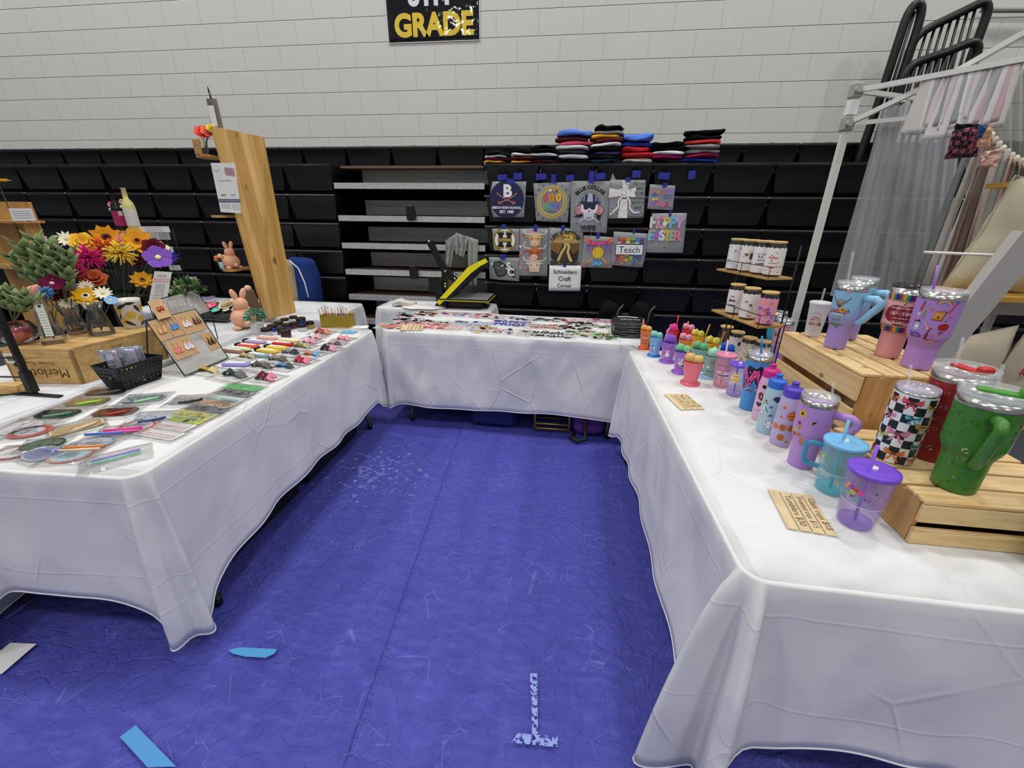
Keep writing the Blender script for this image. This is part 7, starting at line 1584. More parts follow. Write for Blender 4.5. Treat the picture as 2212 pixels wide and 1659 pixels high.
def head_mb(kind, r, c, c2):
    mb = MB(); m = felt(c); q = random.Random(int(r*9999))
    if kind == 'spider':
        for k in range(80):
            th = q.uniform(0, 2*pi); el = q.uniform(-.35, 1.4); L_ = r*q.uniform(.75, 1.05); d = Vector((cos(th)*cos(el), sin(th)*cos(el), sin(el)))
            mb.tube([d*.15*r, d*L_*.6, d*L_+Vector((0, 0, -.15*r*q.random()))], r*.045, m, 4)
    elif kind in ('daisy', 'sun', 'pansy', 'rose'):
        n, rows = {'daisy': (12, 1), 'sun': (9, 2), 'pansy': (5, 1), 'rose': (6, 3)}[kind]
        for rw in range(rows):
            for k in range(n):
                a = 2*pi*k/n+rw*.35; el = .15+.38*rw*(1 if kind == 'rose' else .4); L_ = r*(1-.22*rw); wd = {'daisy': .16, 'sun': .26, 'pansy': .5, 'rose': .45}[kind]*r; u = Vector((cos(a)*cos(el), sin(a)*cos(el), sin(el))); s_ = Vector((-sin(a), cos(a), 0)); up = u.cross(s_)*-1
                P_ = [u*.08*r, u*L_*.5+s_*wd+up*.05*r, u*L_*(.8 if kind in ('pansy', 'rose') else .7)+s_*wd*.8, u*L_, u*L_*(.8 if kind in ('pansy', 'rose') else .7)-s_*wd*.8, u*L_*.5-s_*wd+up*.05*r]
                mb.add([p_+Vector((0, 0, .02*r*rw)) for p_ in P_]+[p_+Vector((0, 0, .05*r)) for p_ in P_], [(0, 1, 2, 3, 4, 5), (11, 10, 9, 8, 7, 6)]+[(i, (i+1) % 6, 6+(i+1) % 6, 6+i) for i in range(6)], m)
        mb.ball((0, 0, .10*r), r*(.30 if kind == 'sun' else .2), felt(c2), 10, 8, sc=(1, 1, .5))
        if kind == 'sun': mb.ball((0, 0, .2*r), r*.16, felt('#2a1a14'), 8, 6, sc=(1, 1, .6))
    elif kind == 'ball': mb.ball((0, 0, 0), r, m, 12, 8, jit=.5, freq=3)
    return mb
def flower(lab, px, py, Y, r, kind, c, c2, foot, tilt=.9, group='felt flowers in the glass vases'):
    h = aty(px, py, Y); t = thing('felt_flower', lab, 'flower', foot, 0, group); f = Vector(foot); L_ = h-f
    o = head_mb(kind, r*1.22, c, c2).build('flower_head', t, L_); az = atan2(-h.y, -h.x); o.rotation_mode = 'QUATERNION'
    o.rotation_quaternion = Vector((0, 0, 1)).rotation_difference(Vector((cos(az)*sin(tilt), sin(az)*sin(tilt), cos(tilt))))
    mb = MB(); mb.tube([(0, 0, 0), L_*.5+Vector((0, 0, .01)), L_], .0022, C('#3a4a2c', .7), 6); mb.build('stem', t)
F1 = (v1.x, v1.y, ZV+.02); F2 = (v2.x, v2.y, ZV+.02); F3 = (v4.x, v4.y+.02, ZV+.02)
# big bouquet stands in a dark vase behind the crate
vb = aty(262, 650, 2.45); t = vase('dark glass vase hidden behind the lemon cup holding the big bouquet', (vb.x, vb.y, TZ+.003), [(.05, 0), (.055, .1), (.045, .22), (.055, .26)], 24, C('#1c2a20', .3)); FB = (vb.x, vb.y, TZ+.1)
GB = 'felt flowers of the big bouquet'
for a in (('yellow spider-petalled felt flower at the middle of the big bouquet', 260, 547, 2.38, .072, 'spider', '#f0cf4e', ''), ('hot pink spider-petalled felt flower', 191, 556, 2.32, .072, 'spider', '#d62a78', ''), ('burnt orange spider-petalled felt flower', 224, 536, 2.44, .068, 'spider', '#dd6a2e', ''),
          ('large plain yellow felt flower at the left of the bouquet', 180, 525, 2.5, .062, 'rose', '#f2c440', '#e0a030'), ('mustard sunflower at the top left of the bouquet', 230, 514, 2.55, .075, 'sun', '#cf8a20', '#6a2a20'), ('mustard sunflower at the top right of the bouquet', 297, 522, 2.55, .078, 'sun', '#d89422', '#c87018'),
          ('purple pansy-like felt flower at the right', 342, 557, 2.4, .066, 'pansy', '#7e56b8', '#ece4a8'), ('maroon felt lily between the sunflower and purple flower', 332, 536, 2.45, .055, 'rose', '#651c2c', '#e07a28'), ('navy felt daisy with a yellow centre, rightmost', 366, 556, 2.5, .045, 'daisy', '#39308a', '#f0d860'),
          ('small pink felt flower peeking between the sunflowers', 265, 518, 2.6, .04, 'rose', '#e89aa8', '#c03a50'), ('small dusty blue felt flower behind the yellow one', 282, 534, 2.55, .04, 'daisy', '#5a86b0', '#e8e0c0'), ('cream felt daisy at the far left of the bouquet', 143, 517, 2.5, .048, 'daisy', '#ece6cc', '#d8c890'),
          ('wine red felt flower low in the big bouquet', 292, 562, 2.5, .045, 'rose', '#4c1626', '#802838'), ('cream felt lily at the right of the bouquet', 345, 540, 2.6, .05, 'rose', '#f0e2c0', '#d8b880'), ('violet felt daisy behind the orange one', 207, 524, 2.6, .03, 'daisy', '#5a4aa8', '#f0e0a0')):
    flower(*a[:8], FB, 1.0, GB)
for i, a in enumerate((('golden daisy with a white ring and dark centre, front vase', 186, 641, 1.86, .052, 'sun', '#d8a222', '#ece4cc'), ('cream spiky felt flower right of the golden daisy', 222, 634, 1.9, .036, 'daisy', '#ece6d0', '#d8d0b0'), ('pale blue felt disc flower right of the golden daisy', 240, 649, 1.88, .024, 'pansy', '#8ab8e0', '#e8d8a0'),
          ('burgundy anemone felt flower at the left', 113, 613, 1.78, .042, 'pansy', '#5c1232', '#e8a0b0'), ('light blue felt flower behind the burgundy one', 140, 612, 1.95, .03, 'pansy', '#86b4e0', '#f0f0d0'), ('maroon felt blossom below the rust leaves', 128, 634, 1.84, .05, 'rose', '#5a1a2a', '#7a2838'),
          ('cream tufted felt bud above the golden daisy', 186, 618, 1.95, .03, 'daisy', '#e2dcc8', '#c8c0a0'), ('crimson felt leaf flower behind the vases', 162, 586, 2.05, .045, 'rose', '#8a1c40', '#e8d8c8'), ('rust orange felt flower cluster below the pink one', 203, 603, 2.1, .055, 'rose', '#b0522c', '#8a3a20'),
          ('cream felt mum beside the tall square bottle', 146, 656, 1.82, .032, 'daisy', '#e6dfc0', '#c8b880'), ('bright blue felt thistle in the tall square bottle', 98, 632, 1.72, .030, 'spider', '#5a96d4', ''), ('small blush felt bud left of the blue thistle', 76, 628, 1.75, .022, 'ball', '#f0a090', ''), ('golden felt leaf sprig at the right, above the price card', 308, 606, 2.3, .055, 'sun', '#b88420', '#9a6a18'),
          ('lilac felt flower behind the burgundy anemone', 152, 622, 2.0, .032, 'pansy', '#7a5a9a', '#d8a0b0'))):
    flower(*a[:8], [F2, F2, F2, F1, F3, F1, F2, F3, F3, F3, F1, F1, FB, F3][i], .8)
def branch(lab, pts_px, Y, foot, seed, n=15, ls=.062, group='sage felt leaf stems'):
    t = thing('felt_branch', lab, 'artificial plant', foot, 0, group); f = Vector(foot); tip = aty(pts_px[0], pts_px[1], Y)-f
    q = random.Random(seed); mb = MB(); mb.tube([(0, 0, 0), tip*.5+Vector((0, 0, .02)), tip], .003, C('#6a6a42', .8), 6); mb.build('stem', t); mb = MB(); m = felt('#8a9a6a'); m2 = felt('#74855a')
    for k in range(n):
        s_ = .52+.5*k/n; c = tip*s_+Vector((0, 0, .02*sin(pi*s_))); th = k*2.4; d = (tip.normalized()*.5+Vector((cos(th), sin(th), .35+.2*q.random()))).normalized(); L_ = ls*q.uniform(.8, 1.15); sd = d.cross(Vector((q.uniform(-.3, .3), q.uniform(-.3, .3), 1))).normalized(); nn = sd.cross(d)
        P_ = [c, c+d*L_*.35+sd*L_*.26, c+d*L_*.7+sd*L_*.18+nn*L_*.05, c+d*L_+nn*L_*.08, c+d*L_*.7-sd*L_*.18+nn*L_*.05, c+d*L_*.35-sd*L_*.26]; ctr = c+d*L_*.5-nn*L_*.07
        mb.add(P_+[ctr], [(i, (i+1) % 6, 6) for i in range(6)], m if k % 2 else m2, True)
    mb.build('leaves', t, solid=.0025)
lb = 'sage felt leaf stem in the %s bunch at the left edge'
for i, (px, py) in enumerate(((40, 525), (75, 515), (110, 525), (150, 545), (95, 555), (60, 560), (20, 550), (130, 570))): branch(lb % 'upper', (px, py), 1.85, (v4.x-.02, v4.y+.02, ZV+.02), i+1, 17, .072)
for i, (px, py) in enumerate(((10, 632), (45, 640), (75, 650), (20, 665), (60, 672))): branch(lb % 'lower', (px, py), 1.62, (v3.x, v3.y, ZV+.10), i+31, 15, .062)
p = aty(-4, 393, 2.4); t = thing('felt_flower', 'yellow felt petal tip at the left edge, higher than everything near it', 'flower', (p.x, p.y, TZ+.003), 0); head_mb('sun', .06, '#f0c840', '#c87018').build('flower_head', t, (0, 0, p.z-TZ)); mb = MB(); mb.tube([(0, 0, 0), (0, 0, p.z-TZ)], .003, C('#3a4a2c', .7), 6); mb.build('stem', t)

# ---------------------------------------------------------------- price card, racks, bottles
def card_v(lab, quad, Y, mat, art=None, name='price_card', cat='sign', thick=.002, stand=True, ztop=None):
    P = [aty(px, py, Y) for px, py in quad]; c = sum(P, Vector())/4; t = thing(name, lab, cat, c); L_ = [p-c for p in P]
    mb = MB(); mb.add(L_[::-1], [(0, 1, 2, 3)], mat); mb.build('card', t, solid=thick)
    if art: A = Art(flat_map((0, -.002, 0), (L_[1]-L_[0]).normalized(), (L_[0]-L_[3]).normalized()), .00005); art(A, (L_[1]-L_[0]).length, (L_[0]-L_[3]).length); A.build(t)
    if stand: mb = MB(); zz = ztop if ztop else TZ+.003; mb.tube([(0, .01, -(L_[0].z-L_[3].z)/2), (0, .03, zz-c.z)], .003, IRON, 6); mb.build('card_post', t)
    return t
def pc(A, w, h):
    A.rect(-w*.5, h*.14, w, h*.14, '#eec9cf'); A.text('PRICES', 0, h*.36, '#9a9aa0', w=w*.5)
    for k, s_ in enumerate(('Single $3', 'Bunch $10', 'Vase $15', 'Bouquet $25', 'Greens $5', 'Custom')): A.text(s_, 0, h*(.05-.085*k), '#8a8a90', w=w*.55)
card_v('tall white flower price card with a pink band beside the big bouquet', [(334, 586), (371, 588), (360, 652), (322, 650)], 2.2, PAPER, pc)
def rack(lab, x0, x1, yt, Y, rows, name='wire_card_rack'):
    a = aty(x0, yt, Y); b = aty(x1, yt, Y); t = thing(name, lab, 'rack', (a.x, Y, TZ+.003)); W_ = b.x-a.x; H_ = a.z-TZ
    for k in range(4): x = W_*k/3; mb = MB(); mb.tube([(x, 0, 0), (x, 0, H_)], .003, IRON, 6); mb.build('upright', t)
    for k in range(rows): z = H_*(k+.5)/rows; mb = MB(); mb.tube([(0, 0, z), (W_, 0, z)], .0022, IRON, 6); mb.build('crossbar', t)
    for s_ in (0, 1): mb = MB(); mb.tube([(W_*s_, -.10, .003), (W_*s_, .10, .003)], .003, IRON, 6); mb.build('foot', t)
rack('black wire rack of white jewellery cards behind the big bouquet', 305, 372, 492, 2.75, 9)
for i, (x0, y0, x1, y1, lab, c) in enumerate(((299, 489, 364, 502, 'wide white header card on the wire rack', '#ececee'), (300, 503, 320, 518, 'silver jewellery card under the header, left', '#b4b6b8'), (321, 503, 342, 518, 'silver jewellery card under the header, middle', '#c8cacc'), (343, 503, 365, 518, 'silver jewellery card under the header, right', '#a8aaae'),
                          (352, 533, 372, 546, 'white jewellery card on the rack beside the purple flower', '#e4e4e6'), (364, 573, 388, 584, 'white jewellery card on the rack above the price card', '#e8e8ea'), (376, 613, 398, 640, 'white jewellery card low on the rack behind the small plant', '#e2e4e6'), (398, 598, 424, 618, 'square white jewellery card at the right of the rack', '#d8dade'))):
    def ja(A, w, h):
        for k in range(3): A.rect(-w*.3, -h*.3+h*.28*k, w*.6, h*.05, '#9a9ca0')
    card_v(lab, [(x0, y0), (x1, y0), (x1+4, y1), (x0+4, y1)], 2.68, C(c, .5), ja, 'jewellery_card', 'jewellery card', .002, True)
def sl(A, w, h): A.text('crystals &', 0, h*.15, '#d8d8d8', w=w*.7); A.text('stones', 0, -h*.15, '#d8d8d8', w=w*.45)
card_v('dark slate board with chalk script behind the bouquet', [(245, 575), (330, 565), (345, 612), (262, 622)], 2.62, C('#26272a', .8), sl, 'slate_board', 'sign', .008)
def winebottle(lab, pxb, pyb, pyt, Y, glass, label, fl):
    b = aty(pxb, pyb, Y); h = at_h(Vector((b.x, b.y, 0)), pyt, b.z)-b.z; t = thing('wine_bottle', lab, 'bottle', (b.x, b.y, b.z)); r = .037
    mb = MB(); mb.lathe([(r*.9, 0), (r, .005), (r, h*.55), (r*.85, h*.66), (r*.42, h*.76), (r*.36, h*.97), (r*.42, h*.975), (r*.42, h)], glass, 24); mb.build('bottle_body', t)
    A = Art(cyl_map(lambda z: r+.0006, face_cam(b))); A.rect(-.045, h*.12, .09, h*.40, label, 10); A.rect(.0, h*.40, .022, h*.12, '#e4e0cc', 3); A.build(t, name='paper_label')
    q = random.Random(2); mb = MB()
    for k in range(7): mb.ball((-r*.55+.008*cos(k*2.2), -r*.6+.006*sin(k*2), h*.60+.010*(k-3)), .010, C(fl[k % len(fl)], .7), 8, 6)
    mb.build('flower_trim', t); return b
bw = winebottle('black wine bottle with a magenta label and pink flower trim', 267, 497, 417, 2.75, C('#141114', .15), '#b02a64', ['#e0408a', '#e88a9a', '#f0e0c0'])
bc = winebottle('pale gold bottle with flowers and a black and white label', 293, 498, 406, 2.75, C('#d8cf88', .15), '#d8dad4', ['#e88a6a', '#4a8a3a', '#f0e8d8'])
t = thing('bottle_riser', 'dark wooden riser post carrying the two wine bottles', 'riser', (bw.x, bw.y, TZ+.003)); H_ = bw.z-TZ-.004
mb = MB(); mb.box(((bc.x-bw.x)/2, 0, H_-.008), (.22, .12, .014), SHELF_W); mb.build('riser_top', t); mb = MB(); mb.tube([((bc.x-bw.x)/2, 0, 0), ((bc.x-bw.x)/2, 0, H_-.014)], .012, C('#3a2a20', .6), 10); mb.build('riser_post', t); mb = MB(); mb.lathe([(.08, 0), (.08, .01), (.02, .014)], C('#3a2a20', .6), 24, c=((bc.x-bw.x)/2, 0, 0)); mb.build('riser_base', t)

# far-left wooden shelf unit
PB = wood_mat('pine_board', '#dbb16c', '#b07c38', 1.0, 2, .5, True, 17)
Yl = 2.45; q = [aty(*p_, Yl) for p_ in ((-60, 437), (62, 437))]; XR = q[1].x-.02; XL = q[0].x; t = thing('wooden_shelf_unit', 'pine shelf unit with white label cards at the left edge', 'shelf', (XR, Yl, TZ+.003)); H_ = q[1].z-TZ
mb = MB(); mb.box((-(XR-XL)/2, .02, H_/2), (XR-XL, .016, H_), PB); mb.build('back_board', t)
for z in (aty(70, 480, Yl).z, aty(90, 575, Yl).z): mb = MB(); mb.box((-(XR-XL)/2+.03, -.06, z-TZ), (XR-XL+.06, .16, .014), SHELF_W); mb.build('shelf_board', t)
mb = MB(); mb.box((0.0, -.02, H_/2-.02), (.016, .09, H_-.04), PB); mb.build('side_board', t)
def la(A, w, h):
    for k in range(4): A.rect(-w*.4, h*.25-h*.17*k, w*.8, h*.03, '#b0b0b4')
card_v('white label card on the upper ledge of the far-left shelf unit', [(18, 450), (68, 450), (78, 477), (28, 477)], 2.30, PAPER, la, 'label_card', 'card', .001, True, aty(70, 480, Yl).z+.008)
card_v('white label card half hidden by the sage leaves', [(55, 510), (100, 510), (110, 538), (62, 538)], 2.452, PAPER, la, 'label_card', 'card', .001, False)

# ---------------------------------------------------------------- black easel at the front left
t = thing('display_easel', 'black metal easel stand at the left edge of the photo', 'easel', (-2.36, 1.434, TZ+.003))
EM = C('#101012', .5)
mb = MB(); mb.box((0, 0, .34), (.016, .022, .68), EM); mb.box((0, .0, .06), (.026, .032, .10), EM); mb.build('post', t)
mb = MB(); mb.box((.035, -.012, .004), (.24, .022, .005), EM); mb.build('foot', t)
for z in (.08, .17, .30): mb = MB(); mb.tube([(-.003, 0, z), (-.30, -.03, z)], .004, EM, 8); mb.build('crossbar', t)
for z in (.02, .14): mb = MB(); mb.lathe([(.005, 0), (.012, .004), (.012, .014)], EM, 10, TR(-.008, 0, z) @ RY(-pi/2)); mb.build('knob', t)
mb = MB(); mb.tube([(0, 0, .01), (-.12, -.07, .008), (-.14, -.06, .10)], .004, EM, 6); mb.build('wire_foot', t)
mb = MB(); mb.box((0, 0, .02), (.14, .06, .036), CRW, bev=.002); tag(mb.build('wood_block', None, (-2.50, 1.43, TZ+.003), .3), 'small pine block behind the black easel foot', 'block')

# ---------------------------------------------------------------- tall pine board with round shelves
B0 = Vector((-2.314, 2.922, 0)); B1 = Vector((-2.262, 3.226, 0)); T0 = aty(458.5, 273.6, 2.922); T1 = aty(570, 297, 3.226)
t = thing('shelf_board_unit', 'tall knotty pine board with small round ledges on its far side', 'shelf', (B0.x, B0.y, TZ+.003))
PB2 = wood_mat('knotty_pine_board', '#ecc47c', '#bf8c44', .8, 2, .42, True, 26)
mb = MB(); o_ = Vector((B0.x, B0.y, TZ)); th = Vector((-.018, .003, 0))
P_ = [Vector((B0.x, B0.y, TZ))-o_, Vector((B1.x, B1.y, TZ))-o_, T1-o_, T0-o_]
mb.add(P_+[p_+th for p_ in P_], [(0, 1, 2, 3), (7, 6, 5, 4), (0, 4, 5, 1), (1, 5, 6, 2), (2, 6, 7, 3), (3, 7, 4, 0)], PB2); mb.build('pine_board', t)
def ledge(py, px): 
    f = (692-py)/(692-273.6); return aty(px, py, 3.0)
LZ = []
for (px, py) in ((455, 338), (485, 466), (508, 580)):
    w_ = aty(px, py, 2.99); LZ.append(w_); mb = MB(); r = .10
    mb.prism([(r*cos(a)*1.1, r*sin(a)) for a in [pi/2+pi*k/14 for k in range(15)]]+[(.03, -r), (.03, r)], .016, SHELF_W, TR(w_.x-B0.x+.03, w_.y-B0.y, w_.z-TZ-.016)); mb.build('round_ledge', t)
# sheet taped to the board
def pay(A, w, h):
    A.ring(-w*.28, h*.34, w*.20, w*.205, '#a8a8ac', 24); A.text('CRAFTED', -w*.28, h*.36, '#8a8a8e', w=w*.28); A.text('CO', -w*.28, h*.32, '#8a8a8e', w=w*.08)
    A.fan([(w*.05, h*.42), (w*.46, h*.40), (w*.44, h*.24), (w*.06, h*.27)], '#c79aa8'); A.text('Please', w*.25, h*.37, '#9a5a70', w=w*.2); A.text('pay here', w*.25, h*.31, '#9a5a70', w=w*.28)
    A.text('Scan & Pay', 0, h*.15, '#b0a088', w=w*.5); A.text('VENMO', -w*.2, -h*.14, '#3a3a3e', w=w*.22, bold=.03); A.text('PayPal', w*.22, -h*.14, '#4a5ab8', w=w*.2)
    A.rect(-w*.47, -h*.29, w*.94, h*.07, '#6a6a88'); A.text('THANK YOU FOR SHOPPING SMALL', 0, -h*.255, '#e8e8f0', w=w*.86)
    for k in range(3): A.rect(-w*.4, -h*.34-h*.035*k, w*.4, h*.008, '#b0b0b4'); A.disc(w*.14, -h*.34-h*.045*k, w*.02, '#4a4a4e'); A.rect(w*.2, -h*.345-h*.045*k, w*.22, h*.008, '#b0b0b4')
card_v('white payment sheet clipped to the front edge of the tall pine board', [(455, 352), (507, 352), (521, 461), (477, 458)], 2.90, PAPER, pay, 'payment_sheet', 'sign', .001, False)
# items on ledges
w_ = LZ[0]; t = thing('glass_vase', 'small glass vase on the top ledge of the pine board', 'vase', (w_.x-.01, w_.y-.03, w_.z+.001)); mb = MB(); mb.lathe([(.025, 0), (.026, .06), (.02, .085), (.024, .10)], VGL, 16, caps=False); mb.build('vase_body', t); vt = Vector(t.location)
for i, (px, py, c, lab, r) in enumerate(((438, 287, '#f0604c', 'coral red blossom above the top ledge, front', .045), (450, 285, '#f07a60', 'coral red blossom above the top ledge, behind', .04), (456, 278, '#f0d850', 'yellow blossom above the top ledge', .028))): flower(lab, px, py, 2.96, r, 'rose', c, '#f0a080', tuple(vt+Vector((0, 0, .02))), .9, 'blossoms in the small ledge vase')
w2 = aty(443, 333, 2.93); t = thing('wood_block', 'blond wooden block beside the small ledge vase', 'block', (w2.x-.02, w2.y-.03, w_.z+.001)); mb = MB(); mb.box((0, 0, .045), (.035, .03, .09), SHELF_W, bev=.002); mb.build('block_body', t)
c = aty(462, 250, 2.98); t = thing('clipboard', 'weathered grey clipboard with a paper standing on top of the pine board', 'clipboard', (c.x, 2.99, T0.z+.002)); gw = wood_mat('grey_wood', '#8a817c', '#5c5450', 2, 2, .8, False); mb = MB(); mb.box((0, 0, .085), (.075, .018, .17), gw, taper=(.8, 1)); mb.build('board', t); mb = MB(); mb.box((-.008, -.011, .07), (.045, .001, .12), PAPER); mb.build('paper', t)
t = thing('marker_pen', 'black marker upright on top of the grey clipboard', 'pen', (c.x-.005, 2.995, T0.z+.173)); mb = MB(); mb.tube([(0, 0, 0), (-.004, 0, .035)], .006, C('#5a3020', .4), 8); mb.build('pen_barrel', t); mb = MB(); mb.tube([(-.004, 0, .035), (-.008, 0, .07)], .0055, C('#141414', .4), 8, radii=[.0055, .003]); mb.build('pen_cap', t)
w_ = LZ[2]; rabbit('peach rabbit figurine on the lowest ledge of the pine board', (w_.x+.0, w_.y-.02, w_.z+.001), .9, -.4)
t = thing('flower_pot', 'tiny pale blue pot of mixed flowers on the lowest ledge', 'plant', (w_.x-.065, w_.y-.04, w_.z+.001)); mb = MB(); mb.lathe([(.018, 0), (.026, .05), (.022, .05), (.0001, .04)], C('#a8cce0', .4), 16); mb.build('pot', t); mb = MB()
for k, cc_ in enumerate(['#e89a6a', '#f2e4a0', '#8a1c4a', '#f0a85a', '#e8785a', '#f0dca0', '#5a8a4a']): mb.ball((.028*cos(k*1.1)-.01, .022*sin(k*1.1), .07+.012*(k % 3)), .016, felt(cc_), 10, 8, jit=.4, freq=5)
mb.build('blossoms', t)
p = at(531, 690, TZ); t = thing('driftwood_planter', 'brown textured planter behind the peach rabbit', 'planter', (-2.35, 2.86, TZ+.003)); mb = MB(); mb.lathe([(.04, 0), (.05, .12), (.035, .2), (.03, .24)], C('#6a5040', .8), 12); mb.ball((-.01, 0, .25), .025, C('#e8b8a0', .7), 10, 8); mb.build('planter_body', t)
# backpack
p = aty(655, 636, 3.80); t = thing('backpack', 'beige and navy backpack standing behind the tall pine board', 'backpack', (p.x-.02, 3.86, TZ-.25)); mb = MB(); pillow(mb, .30, .22, .64, fabric('#233a76'), 4, pw=.55, wav=.015); mb.build('bag_body', t); mb = MB(); pillow(mb, .17, .24, .56, fabric('#a6937a'), 6, pw=.55, wav=.01); mb.build('front_panel', t, (-.08, -.015, .06)); mb = MB(); mb.tube([(-.02, -.12, .62), (.06, -.125, .55), (.10, -.125, .42), (.11, -.12, .28)], .006, C('#e4e4e6', .6), 8); mb.build('zipper_trim', t)
# tray of felt pieces
a = at(472, 692, TZ); t = thing('display_tray', 'black tilted tray of felt blossoms behind the earring stand', 'tray', (a.x-.03, a.y+.05, TZ+.003)); mb = MB(); mb.box((0, 0, .07), (.34, .22, .012), EM, RX(.35)); mb.box((0, .12, .04), (.30, .01, .08), EM); mb.build('tray_body', t); TB = Vector(t.location)
for i, (x, y, c, kind, r, lab) in enumerate(((-.06, -.0, '#f07088', 'pansy', .055, 'hot pink felt cutout on the black tray'), (.07, .02, '#ecdcb4', 'rose', .065, 'cream and peach felt leaf on the black tray'), (.03, -.05, '#6ac8b8', 'pansy', .038, 'turquoise felt blossom on the black tray'), (.0, .0, '#5a3a8a', 'pansy', .028, 'violet felt blossom on the black tray'), (-.11, -.05, '#e4ded4', 'pansy', .035, 'ivory felt blossom on the black tray'), (.11, -.04, '#e8e4c8', 'daisy', .03, 'pale felt daisy on the black tray'))):
    o = head_mb(kind, r, c, '#f0e8c8').build('felt_piece', None, (TB.x+x, TB.y+y, TB.z+.092+y*.34)); o.rotation_euler = (.35, 0, 0); tag(o, lab, 'felt blossom', 'felt pieces on the black tray')
def sprig(lab, px, py, Y, h_):
    p = aty(px, py, Y); t = thing('potted_plant', lab, 'plant', (p.x, p.y, TZ+.003)); mb = MB(); mb.tube([(0, 0, 0), (0, 0, p.z-TZ)], .003, C('#5a4a30', .8), 6); mb.lathe([(.03, 0), (.035, .04), (.0001, .04)], C('#3a3a3c', .6), 16); mb.build('pot_and_stem', t); leafball('foliage', t, 0, 0, p.z-TZ, h_, ['#3f6434', '#587c44', '#2c4a28', '#8a9a6a'], 90, 7, .05)
sprig('dark green leafy sprig with a pale rosebud above the earring stand', 408, 628, 2.35, .065)
for i, (px, py, lab) in enumerate(((400, 655, 'lilac cellophane package left on the back cloth'), (440, 632, 'purple beaded package on the back cloth'), (470, 634, 'silver cellophane package on the back cloth'))):
    p = at(px, py+22, TZ); mb = MB(); pillow(mb, .20, .12, .05, new_mat('cellophane', ['#a89ab8', '#8a7aa0', '#c0c4c8'][i], .15, alpha=.8, spec=.9), i+90, wav=.03); tag(mb.build('wrapped_package', None, (p.x, p.y, TZ+.003)), lab, 'package')
# ================================================================ TENT BOOTH ON THE RIGHT
WF = C('#e2e2dc', .35)
TY = 2.9; PX = 1.515
t = thing('canopy_frame', 'white folding canopy frame beside the block wall', 'canopy', (0, 0, 0))
ZT = 2.16
def bar(name, a, b, r=.013, m=WF, par=None): mb = MB(); mb.tube([a, b], r*1.25, m, 4, sq=True); return mb.build(name, par or t)
C0 = aty(1858, 196, TY); C1 = aty(1848, 268, TY)
pl = aty(1776, 470, TY)
mb = MB(); mb.tube([(pl.x, TY, .0), (pl.x, TY, C1.z)], .023, WF, 4, sq=True); mb.build('leg_post', t)
mb = MB(); mb.tube([(pl.x, TY, C1.z-.02), (pl.x, TY, C0.z)], .019, WF, 4, sq=True); mb.build('inner_post', t)
for z, n in ((C0.z, 'corner_bracket'), (C1.z, 'slider_bracket')): mb = MB(); mb.box((pl.x, TY, z), (.055, .055, .07), C('#a8a8a4', .5), bev=.006); mb.lathe([(.016, 0), (.016, .02)], C('#b8b8b8', .4), 14, TR(pl.x-.01, TY-.03, z) @ RX(pi/2)); mb.build(n, t)
mb = MB(); mb.box((pl.x, TY-.002, (C0.z+C1.z)/2), (.043, .043, .07), C('#f2f2f2', .6)); mb.build('paper_sticker', t)
F0 = (pl.x, TY, C0.z); S0 = (pl.x, TY, C1.z)
a1 = aty(2240, 122, 2.35); bar('front_beam', F0, a1); J = Vector(F0).lerp(a1, .5)
a2 = aty(2060, 158, 2.6); bar('scissor_bar', S0, a2); a3 = aty(2230, 62, 2.4); bar('scissor_bar', a2, a3)
e1 = aty(2048, 222, 3.6); bar('rear_beam', F0, e1); e2 = aty(2034, 248, 3.6); bar('scissor_bar', S0, e2); mb = MB(); mb.box(e1+Vector((0, 0, -.03)), (.05, .05, .12), WF); mb.build('corner_bracket', t)
# sheer curtain on the rear side
SHEER = new_mat('sheer_curtain', '#c9cccf', .8, alpha=.42)
tt = thing('sheer_curtain', 'sheer grey-white curtain hanging from the rear of the canopy', 'curtain', (0, 0, 0))
def curtain(name, parent, tl, tr, br, bl, m, nf, amp, seed=0, nu=90, nv=20, solid=0):
    mb = MB()
    def f(u, v):
        a = tl.lerp(tr, u); b = bl.lerp(br, u); p = b.lerp(a, v); w_ = amp*(sin(u*nf*2*pi+seed+1.3*sin(v*2+u*5))+.5*sin(u*nf*4.7*pi+seed*2))*(.6+.5*(1-v))
        return (p.x+.3*w_, p.y+w_, p.z+.012*sin(u*nf*4*pi)*(v > .98))
    mb.grid(f, nu, nv, m); return mb.build(name, parent, solid=solid)
tl, tr = aty(1912, 228, 3.25), aty(2080, 205, 3.75); bl, br = aty(1796, 640, 3.15), aty(2040, 700, 3.6)
curtain('sheer_panel', tt, tl, tr, br, bl, SHEER, 7, .028, 1)
curtain('sheer_panel', tt, tl+Vector((.03, .05, 0)), tr+Vector((.05, .05, 0)), br+Vector((0, .06, 0)), bl+Vector((.06, .05, 0)), SHEER, 5, .035, 3)
mb = MB(); mb.tube([tl+Vector((0, 0, .01)), tr+Vector((0, 0, .01))], .005, C('#e8e8e6', .6), 6); mb.build('curtain_cord', tt)
tt = thing('sheer_curtain', 'second sheer curtain farther right behind the fabric strips', 'curtain', (0, 0, 0))
tl2, tr2 = aty(2090, 170, 3.0), aty(2260, 150, 3.0); curtain('sheer_panel', tt, tl2, tr2, aty(2260, 640, 3.2), aty(2080, 640, 3.2), new_mat('sheer_curtain_b', '#c2c2c0', .85, alpha=.75), 6, .03, 5)
